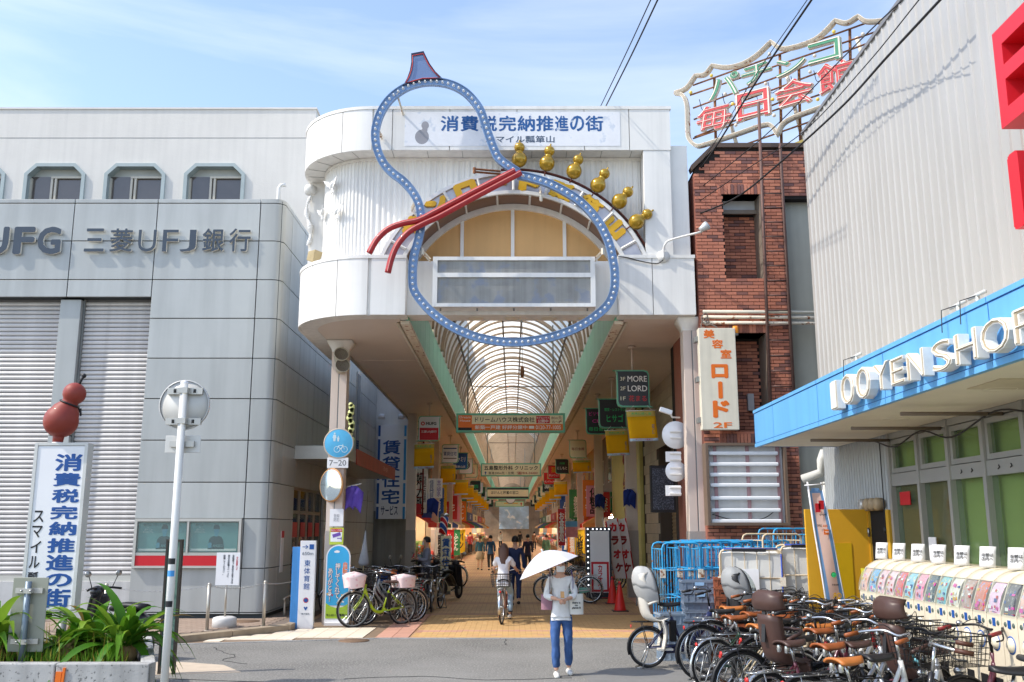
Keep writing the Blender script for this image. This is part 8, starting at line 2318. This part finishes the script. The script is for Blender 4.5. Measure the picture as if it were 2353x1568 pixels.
# LED board on the tiled wall, sign backs on right column
lw_ = thing('dot_board', 'dark vertical dot matrix board behind the right gateway column', 'notice board', (3.5,20.5,2.0))
a, b = PY(1497,1178,20.4), PY(1550,1070,20.4)
MB().box(a.x,b.x,20.4,20.55,a.z,b.z).obj('casing', black, lw_)
MB().box(a.x+.04,b.x-.04,20.392,20.399,a.z+.06,b.z-.06).obj('dot_face', mat('dot_face',(44,48,56),.4,speck=(60,.5,(90,96,110))), lw_)
for v,r_,sq in ((1000,.27,0),(1050,.2,1),(1083,.27*.75,0),(1128,.2,1)):
    p = PY(1553,v,18.58); t = thing('road_sign', 'white %s sign back, %s on the right gateway column' % ('rectangular' if sq else 'round', {1000:'uppermost',1050:'second from top',1083:'third from top',1128:'lowest'}[v]), 'road sign', p, group='sign backs on the right column')
    if sq: MB().box(p.x-.2,p.x+.1,18.57,18.58,p.z-.1,p.z+.1).obj('plate', sign_white, t, bevel=.01)
    else: MB().lathe([(.001,0),(r_,0),(r_,.012),(.001,.012)], 28, frame(p+V((.0,0,0)))).obj('disc', sign_white, t)
    for dz in (-.06,.06): MB().box(p.x-.12,p.x+.1,18.53,18.568,p.z+dz-.012,p.z+dz+.012).obj('strut', white_panel, t)
cm_ = thing('security_camera', 'white security camera on the right gateway column', 'camera', PY(1545,945,18.1))
p = PY(1530,945,18.0); MB().obox(Matrix.Translation(p) @ Matrix.Rotation(R(18),4,'Y'), .24,.1,.09).obj('housing', sign_white, cm_, bevel=.01)
MB().tube([p+V((.06,0,-.03)),p+V((.12,0,-.12)),PY(1562,960,18.15)], .016, 6).obj('arm', white_panel, cm_)
# things by the left shopfronts: barber pole, A-board, fans
p = PZ(1020,1330,0); bp_ = thing('barber_pole', 'tilted red white and blue striped barber pole on the left', 'barber pole', (p.x,30.5,0))
def stripes():
    m = bpy.data.materials.new('barber_stripe'); m.use_nodes = True; N, L = m.node_tree.nodes, m.node_tree.links
    tc = N.new('ShaderNodeTexCoord'); w = N.new('ShaderNodeTexWave'); w.inputs['Scale'].default_value = 1.6; w.bands_direction = 'DIAGONAL'
    r_ = N.new('ShaderNodeValToRGB'); r_.color_ramp.interpolation = 'CONSTANT'
    e = r_.color_ramp.elements; e[0].color = S(30,80,170); e[1].position = .35; e[1].color = S(236,236,236); e.new(.68).color = S(200,30,40)
    L.new(tc.outputs['Object'], w.inputs['Vector']); L.new(w.outputs['Fac'], r_.inputs[0]); L.new(r_.outputs[0], N['Principled BSDF'].inputs['Base Color']); return m
qa, qb = PY(1017,1228,30.5), PY(1022,1188,30.5)
MB().cyl(qa,qb,.13,n=14).obj('striped_tube', stripes(), bp_); MB().ball(qb+V((0,0,.05)),.14,10,(1,1,.5)).obj('cap', chrome, bp_); MB().cyl((qa.x,30.5,0),qa,.05,n=8).obj('stem', grey_metal, bp_)
a, b = PY(1012,1320,29.6), PY(1036,1232,29.6)
ab = thing('rental_stand_sign', 'pale yellow stand sign with blue vertical rental letters', 'sign', ((a.x+b.x)/2,29.6,0))
MB().box(a.x,b.x,29.6,29.8,.1,b.z).obj('cabinet', sign_cream, ab); MB().box(a.x,b.x,29.62,29.78,0,.1).obj('foot', grey_metal, ab)
for k,ch in enumerate('賃貸住宅'): text(ch,((a.x+b.x)/2,29.597,b.z-.2-.29*k),.24,.26,blue_print,ab,bold=.03,name='letter')
rd = thing('red_vertical_flag', 'red vertical shop flag with white characters on the right', 'flag', (1.9,36.5,0))
q0, q1 = PY(1283,1235,36.5), PY(1298,1170,36.5); MB().box(q0.x,q1.x,36.5,36.52,q0.z-.3,q1.z).obj('cloth', red_print, rd); text('お食事処',((q0.x+q1.x)/2,36.497,(q0.z+q1.z)/2-.15),.2,1.1,white_print,rd,vert=True,bold=.02); MB().tube([(q0.x-.03,36.5,0),(q0.x-.03,36.5,q1.z+.1)], .012, 5).obj('pole', sign_white, rd)
cb_ = thing('corner_board', 'blue-headed picture board on the right shop front', 'sign', (2.3,37.5,.9))
q0, q1 = PY(1300,1235,37.5), PY(1327,1198,37.5); MB().box(q0.x,q1.x,37.5,37.6,q0.z,q1.z).obj('board', mat('pinkboard',(226,150,160),.5,var=.2,vs=6), cb_); MB().box(q0.x,q1.x,37.49,37.499,q1.z-.22,q1.z).obj('head_strip', blue_fascia, cb_); MB().box(q0.x+.03,q0.x+.07,37.55,37.59,0,q0.z).box(q1.x-.07,q1.x-.03,37.55,37.59,0,q0.z).obj('leg', grey_metal, cb_)
# wires overhead
wire_m = mat('wire_black',(26,26,28),.6,var=0)
def wirerun(pts, r_, lab, n=10):
    o = MB().tube(bez(pts,n), r_, 5).obj('overhead_wire', wire_m); tag(o, lab, 'wire', 'overhead wires'); return o
wirerun([PY(1500,-10,13),PY(1440,120,15.5),PY(1380,245,18.5)], .010, 'thin overhead wire above the gateway, left of the pair')
wirerun([PY(1516,-10,13),PY(1452,125,15.5),PY(1392,245,18.5)], .014, 'thicker overhead wire above the gateway, right of the pair')
wirerun([PY(1872,-10,12),PY(1740,185,14.5),PY(1650,330,17),PY(1598,405,18.3)], .017, 'bundled cable crossing the neon roof sign')
wirerun([PY(1862,-10,12),PY(1735,175,14.5),PY(1646,322,17),PY(1596,395,18.3)], .007, 'thin wire beside the bundled cable at the neon sign')
wirerun([PY(2170,-10,9.5),PY(2040,130,11),PY(1930,250,13),PY(1780,385,15.5),PY(1690,455,17),PY(1592,498,18.2)], .017, 'thick black cable running down to the brick wall')
wirerun([PY(2120,-10,9.5),PY(1990,150,11.5),PY(1850,300,14),PY(1730,380,16),PY(1596,470,18.2)], .008, 'thin black wire above the thick cable')
wirerun([PY(2085,-10,9.6),PY(2000,70,11),PY(1900,170,13),PY(1760,310,15.5),PY(1600,440,18.3)], .009, 'coiled service wire nearest the metal-clad roof edge')

# projecting shop signs and banners deeper in the arcade
cols = [('red',(198,44,46)),('yellow',(232,190,50)),('blue',(44,90,170)),('white',(228,226,220)),('green',(60,140,90)),('orange',(226,126,50)),('pink',(224,150,170))]
txs = ['お茶','婦人服','化粧品','パン','文具','眼鏡','写真','理容','美容室','焼肉','寿司','花','整骨院','古本','八百屋','時計','靴','ふとん','酒','鮮魚']
for k in range(20):
    sx = -1 if k % 2 else 1; Y = 37.6+(k//2)*3.7+(1.3 if sx > 0 else 0); nm_, c_ = cols[(k*3+k//5) % 7]
    w_ = .42+.12*(k % 3); h_ = 1.0+.35*((k*2) % 3); x = sx*(3.95-w_/2-.1*(k % 2)); z = 2.9+.5*((k*5) % 3)*.5
    t = thing('projecting_sign', '%s vertical shop sign, %s along the %s shop fronts' % (nm_, ordn[k//2], 'left' if sx < 0 else 'right'), 'sign', (x,Y,z-h_/2), group='projecting signs in the arcade')
    MB().box(x-w_/2,x+w_/2,Y,Y+.14,z-h_/2,z+h_/2).obj('cabinet', mat('proj_'+nm_,c_,.5,var=.05), t, bevel=.01)
    MB().tube([(x+sx*w_/2,Y+.07,z+h_*.3),(sx*4.22,Y+.07,z+h_*.3)], .02, 5).obj('bracket', grey_metal, t)
    tx = txs[k]; text(tx,(x,Y-.003,z),w_*.6,h_*min(.85,.3*len(tx)),[ink,white_print][sum(c_) < 430],t,vert=True,bold=.02)
for k in range(8):
    sx = -1 if k % 2 else 1; Y = 41+(k//2)*5.5+(2 if sx > 0 else 0); nm_, c_ = cols[(k*2+1) % 7]; x = sx*3.0
    t = thing('shop_flag', '%s upright shop flag, %s by the %s shop fronts' % (nm_, ordn[k//2], 'left' if sx < 0 else 'right'), 'flag', (x,Y,0), group='upright flags in the arcade')
    MB().grid(5,9,lambda u,v: V((x+(u-.5)*.45,Y+.04*math.sin(5*v+4*u+k),.55+1.35*v))).obj('cloth', cloth('flag_'+nm_,c_,.3), t)
    MB().tube([(x-.24,Y,0),(x-.24,Y,1.98),(x+.22,Y,1.98)], .012, 5).obj('pole', sign_white, t); MB().box(x-.38,x-.1,Y-.14,Y+.14,0,.06).obj('foot', grey_metal, t)
    text(txs[(k*3+2) % 20],(x,Y-.05,1.25),.26,.9,[ink,white_print][sum(c_) < 430],t,vert=True,bold=.03)
# ------------------------------------------------------------------ people
skin_m = mat('skin',(206,160,134),.55,var=.05)
hair_b = mat('hair_black',(30,26,26),.5,var=.1); hair_br = mat('hair_brown',(92,66,54),.5,var=.15)
mask_m = mat('mask_white',(228,228,226),.8)
def skinned(name, joints, edges, m, parent, sub=3, root=0, smooth=True):
    # joints: list of (xyz, radius or (rx,ry)); grown with a skin modifier into one surface
    me = bpy.data.meshes.new(name)
    me.from_pydata([j[0] for j in joints], edges, [])
    o = bpy.data.objects.new(name, me); C.objects.link(o)
    o.modifiers.new('skin','SKIN'); sm = o.modifiers.new('sub','SUBSURF'); sm.levels = sub; sm.render_levels = sub
    sv = me.skin_vertices[0].data
    for i,j in enumerate(joints):
        r_ = j[1]; sv[i].radius = (r_,r_) if not isinstance(r_,tuple) else r_
        sv[i].use_root = (i == root)
    o.modifiers['skin'].use_smooth_shade = True
    dg = bpy.context.evaluated_depsgraph_get()
    me2 = bpy.data.meshes.new_from_object(o.evaluated_get(dg))
    bpy.data.objects.remove(o)
    me2.materials.clear(); me2.materials.append(m)
    if name in ('top','trousers'):      # cloth folds
        from mathutils import noise as nz
        nrm = [v.normal.copy() for v in me2.vertices]
        for v, n_ in zip(me2.vertices, nrm):
            p = V((v.co.x*16, v.co.y*16, v.co.z*9))
            f = nz.noise(p) + .5*nz.noise(p*2.3)
            v.co += n_*(.013*f if name == 'top' else .010*f)
    for p in me2.polygons: p.use_smooth = True
    o2 = bpy.data.objects.new(name, me2); put(o2, parent)
    return o2
def hand_fingers(mb, wrist, d, up, k=1.0, curl=.5):
    # palm and five unequal bent fingers added to the body mesh
    d = V(d).normalized(); up = V(up).normalized(); s_ = d.cross(up).normalized(); up = s_.cross(d)
    w = V(wrist)
    mb.tube([w-d*.02*k,w+d*.03*k,w+d*.085*k], [.022*k,.033*k,.030*k], 8, flat=(1,.55))
    for i,(o_,l_) in enumerate(((-.027,.062),(-.009,.072),(.009,.068),(.026,.052))):
        b = w+d*.085*k+s_*o_*k
        mb.tube([b,b+(d*math.cos(curl*.4)-up*math.sin(curl*.4))*l_*.5*k,b+(d*.5*math.cos(curl*.4)+d*.5*math.cos(curl*1.6)-up*(.5*math.sin(curl*.4)+.5*math.sin(curl*1.6)))*l_*k], [.0085*k,.008*k,.0065*k], 6)
    b = w+d*.03*k-s_*.03*k
    mb.tube([b,b+(d*.6-s_*.7)*.035*k,b+(d*.95-s_*.55)*.062*k], [.011*k,.0095*k,.0075*k], 6)
def face(parent, H, k, m=skin_m, mask=True, fwd=-1):
    # ears, nose, eyes, brows, mouth or mask on a head centred at H facing fwd*y
    mb = MB()
    for s_ in (-1,1): mb.ball(H+V((s_*.073*k,.005,-.01)),.026*k,8,(.35,.8,1.1))
    mb.obj('ear', m, parent)
    MB().tube([H+V((0,fwd*.088*k,.012*k)),H+V((0,fwd*.105*k,-.018*k)),H+V((0,fwd*.09*k,-.03*k))], [.008*k,.014*k,.010*k], 7).obj('nose', m, parent)
    e = MB()
    for s_ in (-1,1): e.ball(H+V((s_*.032*k,fwd*.083*k,.008*k)),.011*k,8,(1.2,.5,.55))
    e.obj('eye', ink, parent)
    e = MB()
    for s_ in (-1,1): e.tube([H+V((s_*.018*k,fwd*.09*k,.028*k)),H+V((s_*.046*k,fwd*.083*k,.028*k))], .004*k, 4)
    e.obj('eyebrow', hair_br, parent)
    if mask:
        MB().grid(8,6,lambda u,v: H+V((.062*k*math.sin((u-.5)*2.6), fwd*(.060+.052*math.cos((u-.5)*2.6)*(1-.6*(v-.5)**2))*k, (-.10+.085*v)*k))).obj('face_mask', mask_m, parent)
    else:
        MB().ball(H+V((0,fwd*.085*k,-.052*k)),.02*k,8,(1.1,.4,.3)).obj('mouth', mat('lips',(170,90,84),.5), parent)
def person(label, loc, rz, height, top_m, leg_m, shoe_m, hair_m, arms, legs, bare_fore=False, hair_long=False, sleeve=1.0, skirt=None, mask=True, lean=0.0, bulk=1.0, curl=.6, sit=0.0, detail=True, collar=None):
    k = height/1.62
    t = thing('person', label, 'person', loc, rz, world=False)
    P = lambda x,y,z: V((x*k, (y - lean*max(0,z-.9))*k, (z+sit)*k))
    j = [(P(0,0,.92),(.095*k*bulk,.075*k*bulk)),(P(0,0,1.05),(.095*k*bulk,.075*k*bulk)),(P(0,.005,1.22),(.115*k*bulk,.082*k*bulk)),(P(0,.01,1.345),(.095*k*bulk,.07*k)),
         (P(0,.01,1.405),.050*k),(P(0,-.004,1.45),.046*k),(P(0,-.012,1.50),(.070*k,.080*k)),(P(0,-.008,1.555),(.076*k,.088*k)),(P(0,0,1.605),(.055*k,.062*k))]
    e = [(i,i+1) for i in range(8)]
    def chain_(start, pts, rads):
        prev = start
        for p,r_ in zip(pts,rads):
            j.append((p,r_)); e.append((prev,len(j)-1)); prev = len(j)-1
        return prev
    A = {}
    for s_,key in ((1,'L'),(-1,'R')):
        el, wr = arms[key]
        chain_(3, [P(s_*.15,.01,1.345), P(*el), P(*wr)], [.042*k*bulk,.034*k,.026*k])
        A[key] = (P(s_*.15,.01,1.345),P(*el),P(*wr))
    Lg = {}
    for s_,key in ((1,'L'),(-1,'R')):
        kn, an, toe = legs[key]
        hp = P(s_*.085,0,.86)
        chain_(0, [hp,P(*kn),P(*an)], [.060*k*bulk,.045*k,.036*k])
        Lg[key] = (hp,P(*kn),P(*an),P(*toe))
    body = skinned('body', j, e, skin_m, t)
    # hands joined into the body's surface object
    hm = MB()
    for key in 'LR':
        sh,el,wr = A[key]; d = (wr-el).normalized(); hand_fingers(hm, wr+d*.01, d, V((0,0,1)) if abs(d.z) < .8 else V((0,-1,0)), k, curl)
    hm.obj('hand', skin_m, body)
    H = P(0,-.008,1.545)
    if detail: face(body, H, k, mask=mask)
    # top garment
    tj = [(P(0,0,.90),(.145*k*bulk,.115*k*bulk)),(P(0,0,1.05),(.122*k*bulk,.10*k*bulk)),(P(0,.005,1.22),(.142*k*bulk,.108*k*bulk)),(P(0,.01,1.34),(.118*k*bulk,.09*k*bulk)),(P(0,.01,1.40),.062*k)]
    te = [(0,1),(1,2),(2,3),(3,4)]
    for s_,key in ((1,'L'),(-1,'R')):
        sh,el,wr = A[key]
        te.append((3,len(tj))); tj.append((sh+V((0,0,-.012*k)),.056*k*bulk))
        if sleeve <= .5:
            te.append((len(tj)-1,len(tj))); tj.append((sh.lerp(el,.75),.060*k))
        else:
            te.append((len(tj)-1,len(tj))); tj.append((el,.054*k)); te.append((len(tj)-1,len(tj))); tj.append((el.lerp(wr,sleeve*.92),.044*k))
    if sit > -.01 and sit < .01 or True: tj.insert(0,(P(0,0,.82),(.150*k*bulk,.125*k*bulk))); te = [(a+1,b+1) for a,b in te]+[(0,1)]
    skinned('top', tj, te, top_m, t, root=1)
    lj = [(P(0,0,.93),(.132*k*bulk,.108*k*bulk)),(P(0,0,.86),(.138*k*bulk,.112*k*bulk))]; le = [(0,1)]
    for key in 'LR':
        hp,kn,an,toe = Lg[key]
        le.append((1,len(lj))); lj.append((hp.lerp(kn,.18),.092*k*bulk)); le.append((len(lj)-1,len(lj))); lj.append((kn,.068*k)); le.append((len(lj)-1,len(lj))); lj.append((kn.lerp(an,.93),.056*k))
    if skirt:
        MB().lathe([(.14*k,P(0,0,.92).z),(.19*k,P(0,0,.8).z),(.22*k,P(0,0,.52).z),(.21*k,P(0,0,.52).z),(.1*k,P(0,0,.9).z)], 16, Matrix.Diagonal((1,.8,1,1))).obj('skirt', skirt, t)
    else: skinned('trousers', lj, le, leg_m, t, root=1)
    for key in 'LR':
        hp,kn,an,toe = Lg[key]; d = (toe-an); d.z = 0
        d = d.normalized() if d.length > 1e-4 else V((0,-1,0))
        MB().tube([an+V((0,0,-.02*k))-d*.05*k, an-d*.035*k+V((0,0,-.045*k)), an+d*.06*k+V((0,0,-.05*k)), an+d*.15*k+V((0,0,-.06*k)), an+d*.175*k+V((0,0,-.066*k))], [.030*k,.045*k,.045*k,.038*k,.02*k], 10, flat=(1,.85)).obj('shoe', shoe_m, t)
    # hair
    def cap(u,v):
        a = 2*math.pi*u; q = v*math.pi*.62
        front = max(0,-math.sin(a))
        rr = 1.0
        zc = math.cos(q)*.112*k
        if front > .5: zc = max(zc, .03*k)
        return H+V((.092*k*math.sin(q)*math.cos(a)*rr, .012*k+.105*k*math.sin(q)*math.sin(a)*rr, .012*k+zc+.004*k*math.sin(9*a)))
    ho = MB().grid(20,9,cap).obj('hair', hair_m, t)
    if hair_long:
        MB().grid(12,8,lambda u,v: H+V((.098*k*math.cos(math.pi*u)*(1-.15*v), (.045+.065*math.sin(math.pi*u)+.02*v)*k, (.03-.36*v+.015*math.sin(14*u)*v)*k))).obj('long_hair', hair_m, ho, solid=.02)
    return t, P, A, H, k
std_legs = {'L':((.09,-.01,.48),(.10,.02,.08),(.11,-.12,.03)),'R':((-.09,-.01,.48),(-.10,.02,.08),(-.11,-.12,.03))}
walk_legs = {'L':((.085,-.09,.50),(.075,.02,.085),(.08,-.15,.03)),'R':((-.085,.04,.48),(-.08,.22,.13),(-.08,.08,.04))}
walk_legs2 = {'R':((-.085,-.09,.50),(-.075,-.10,.075),(-.08,-.25,.03)),'L':((.085,.02,.48),(.08,.2,.13),(.08,.07,.04))}
jeans = mat('jeans',(64,98,152),.8,var=.3,vs=7,streak=.3,sk=(12,12,2.5),bump=.9,bs=16); lt_jeans = mat('light_jeans',(160,186,204),.8,var=.1)
white_knit = mat('white_knit',(224,224,222),.85,var=.08,vs=9,bump=.9,bs=13); navy_c = mat('navy_cloth',(36,48,84),.8,var=.1); dk_trs = mat('dark_trousers',(34,36,48),.8)
teal_c = mat('teal_cloth',(56,104,124),.8,var=.1); grey_c = mat('grey_jacket',(136,140,156),.8,var=.08); shoe_w = mat('shoe_white',(216,214,208),.7); shoe_b = mat('shoe_black',(30,28,28),.5)
# woman with the white parasol
wp_ = PZ(1290,1552)
t, P, A, H, k = person('woman in white sweater and jeans with a parasol, looking at her phone', (wp_.x,wp_.y,0), 0, 1.53, white_knit, jeans, shoe_w, hair_b,
    {'L':((.215,-.04,1.10),(.07,-.20,1.07)),'R':((-.215,-.04,1.10),(-.05,-.20,1.07))}, {'L':((.10,-.05,.49),(.115,.08,.09),(.13,-.06,.03)),'R':((-.085,-.10,.50),(-.075,-.12,.075),(-.07,-.26,.03))}, sleeve=.62, hair_long=False, curl=1.0)
ph = thing('phone', 'small smartphone held in both hands of the woman with the parasol', 'phone', (wp_.x,wp_.y-.28,1.07))
MB().obox(Matrix.Translation((wp_.x+.01,wp_.y-.285,1.075)) @ Matrix.Rotation(R(-40),4,'X'), .05,.01,.10).obj('case', mat('phone_case',(196,150,96),.5), ph)
MB().obox(Matrix.Translation((wp_.x+.01,wp_.y-.280,1.081)) @ Matrix.Rotation(R(-40),4,'X'), .044,.004,.09).obj('screen', ink, ph)
ap = PY(1247,1270,wp_.y-.03)
pr = thing('parasol', 'open white dotted parasol leaning over the woman in jeans', 'parasol', (wp_.x-.1,wp_.y,1.1))
axp = V((-.37,.04,.92)).normalized()
Mp = Matrix.Translation(ap) @ axp.to_track_quat('Z','Y').to_matrix().to_4x4()
lace = cloth('parasol_white',(226,226,232),.25,.8,var=.04)
for kk in range(8):
    a0 = kk*math.pi/4; 
    def gore(u,v):
        a = a0+u*math.pi/4; sag = 1-.07*math.sin(math.pi*u)*v
        rr = .435*v*sag
        return Mp@V((rr*math.cos(a), rr*math.sin(a), -.225*(v**1.9)+.012*math.sin(math.pi*u)*(1-v)))
    MB().grid(6,8,gore).obj('canopy_gore', lace, pr)
    MB().tube([Mp@V((.435*v*math.cos(a0),.435*v*math.sin(a0),-.225*v**1.9-.006)) for v in (0.02,.3,.6,1.0)], .004, 4).obj('rib', steel, pr)
hl = Mp@V((0,0,-.62))
MB().tube([Mp@V((0,0,.05)),hl], .006, 6).obj('shaft', steel, pr); MB().tube(bez([hl,hl+V((.02,.03,-.10))],2), .014, 8).obj('handle', mat('wood_handle',(150,110,70),.5), pr)
MB().tube([Mp@V((0,0,-.005)),Mp@V((0,0,.05))], .012, 6).obj('ferrule', sign_white, pr)
bg = thing('tote_bag', 'white tote bag with black print hanging from the womans left shoulder', 'bag', (wp_.x+.2,wp_.y,.85))
MB().grid(14,8,lambda u,v: V((wp_.x+.21+.10*math.copysign(abs(math.cos(6.283*u))**.7,math.cos(6.283*u)), wp_.y-.02+.055*math.sin(6.283*u), .80+.27*v))).obj('body', mat('tote',(222,220,212),.85,var=.05), bg)
text('there is\nno\nplanet B',(wp_.x+.21,wp_.y-.082,.92),.12,.10,ink,bg,bold=.03)
MB().tube(bez([(wp_.x+.16,wp_.y-.03,1.06),(wp_.x+.17,wp_.y-.07,1.25),(wp_.x+.15,wp_.y,1.385),(wp_.x+.17,wp_.y+.07,1.25),(wp_.x+.2,wp_.y+.03,1.06)],5), .012, 5, flat=(1.6,.4)).obj('strap', mat('strap_navy',(60,50,120),.7), bg)
bg2 = thing('shoulder_bag', 'mauve shoulder bag under the womans right arm', 'bag', (wp_.x-.2,wp_.y,.9))
MB().grid(14,8,lambda u,v: V((wp_.x-.19+.08*math.copysign(abs(math.cos(6.283*u))**.7,math.cos(6.283*u)), wp_.y+.0+.06*math.sin(6.283*u), .86+.2*v))).obj('body', mat('mauve',(150,110,122),.7,var=.1), bg2)
MB().tube(bez([(wp_.x-.15,wp_.y-.04,1.05),(wp_.x-.15,wp_.y-.085,1.25),(wp_.x-.14,wp_.y,1.385),(wp_.x-.16,wp_.y+.08,1.2)],5), .012, 5, flat=(1.6,.4)).obj('strap', mat('mauve_dark',(92,64,78),.7), bg2)
# cyclist seen from behind
cpz = PZ(1155,1436); cyx, cyy_ = cpz.x+.06, cpz.y+.55
bc_ = bicycle('bicycle ridden away by the woman in the white shirt', (cyx,cyy_,0), R(82), mat('copper_frame',(160,92,70),.35), r=.33, saddle=black_l, rear_r=.33, basket=None, fender=chrome, group='bicycles in use', carrier=True)
wire_basket(bc_, Matrix.Translation((-.58,0,.72)), .34, .38, .24, black, 'rear_basket')
for o in list(bc_.children):
    if o.name.startswith('kickstand'): bpy.data.objects.remove(o)
person('woman in white T-shirt and pale jeans riding a bicycle away', (cyx-.05,cyy_-.28,0), R(172), 1.58, mat('white_tee',(228,228,232),.85,var=.05), lt_jeans, shoe_w, hair_br,
    {'L':((.24,-.16,1.12),(.27,-.42,1.06)),'R':((-.24,-.16,1.12),(-.27,-.42,1.06))},
    {'L':((.12,-.36,.68),(.11,-.24,.27),(.11,-.38,.24)),'R':((-.12,-.30,.60),(-.12,-.16,.16),(-.12,-.30,.12))}, sleeve=.4, hair_long=True, lean=.12, detail=True, mask=True, sit=0.02)
# others
pm = PZ(1184,1392)
person('man in navy vest and dark trousers walking away behind the cyclist', (pm.x,pm.y,0), R(180), 1.72, navy_c, navy_c, shoe_b, hair_b, {'L':((.21,.03,1.09),(.22,-.04,.86)),'R':((-.21,.06,1.09),(-.23,.02,.86))}, walk_legs, mask=True)
pm = PZ(1103,1311)
person('woman in teal cardigan and pale skirt, left of the walking pair', (pm.x,pm.y,0), R(178), 1.58, teal_c, dk_trs, shoe_b, hair_br, {'L':((.2,.03,1.09),(.2,-.03,.87)),'R':((-.2,.05,1.09),(-.2,.0,.87))}, walk_legs2, skirt=mat('beige_skirt',(190,176,150),.8))
pm = PZ(1127,1311)
person('woman in blue top and dark trousers, right of the walking pair', (pm.x,pm.y,0), R(182), 1.6, mat('blue_top',(48,90,130),.8), dk_trs, shoe_b, hair_b, {'L':((.2,.03,1.09),(.2,-.03,.87)),'R':((-.2,.05,1.09),(-.2,.0,.87))}, walk_legs)
pm = PZ(1213,1318)
person('person in dark navy jacket farther down the arcade', (pm.x,pm.y,0), R(176), 1.66, mat('midnight',(40,40,66),.8), dk_trs, shoe_b, hair_b, {'L':((.2,.03,1.09),(.2,-.03,.87)),'R':((-.2,.05,1.09),(-.2,.0,.87))}, walk_legs2)
pm = PZ(1256,1300)
person('person in green clothes near the right shops', (pm.x,pm.y,0), R(160), 1.6, mat('sage',(96,136,110),.8), mat('sage_d',(84,116,96),.8), shoe_b, hair_br, {'L':((.2,.03,1.09),(.2,-.03,.87)),'R':((-.2,.05,1.09),(-.2,.0,.87))}, std_legs)
pm = PZ(978,1388)
person('man in grey jacket and face mask standing by the bicycles', (pm.x,pm.y,0), R(-75), 1.70, grey_c, dk_trs, shoe_w, hair_b, {'L':((.20,-.03,1.08),(.10,-.26,1.12)),'R':((-.20,-.03,1.08),(-.08,-.26,1.12))}, std_legs, sleeve=.95, curl=1.0)
rp = thing('red_phone', 'red phone held by the man in the grey jacket', 'phone', (pm.x-.3,pm.y,1.2))
MB().obox(Matrix.Translation((pm.x-.34,pm.y-.08,1.24)) @ Matrix.Rotation(R(25),4,'Y'), .02,.07,.13).obj('case', red_print, rp)
for k,(u,v,lab,m) in enumerate(((1150,1262,'far pedestrian in pale clothes, left of the arcade centre',white_knit),(1195,1260,'far pedestrian in dark clothes at the arcade centre',dk_trs),(1228,1265,'far pedestrian in brown clothes, right of the arcade centre',mat('brown_c',(120,90,70),.8)),(1080,1275,'far pedestrian in red beside the left shops',mat('crimson_c',(170,50,54),.8)))):
    pm = PZ(u,v); person(lab, (pm.x,pm.y,0), R(180), 1.64, m, dk_trs, shoe_b, hair_b, {'L':((.2,.03,1.09),(.2,-.03,.87)),'R':((-.2,.05,1.09),(-.2,.0,.87))}, walk_legs if k % 2 else walk_legs2, detail=False)
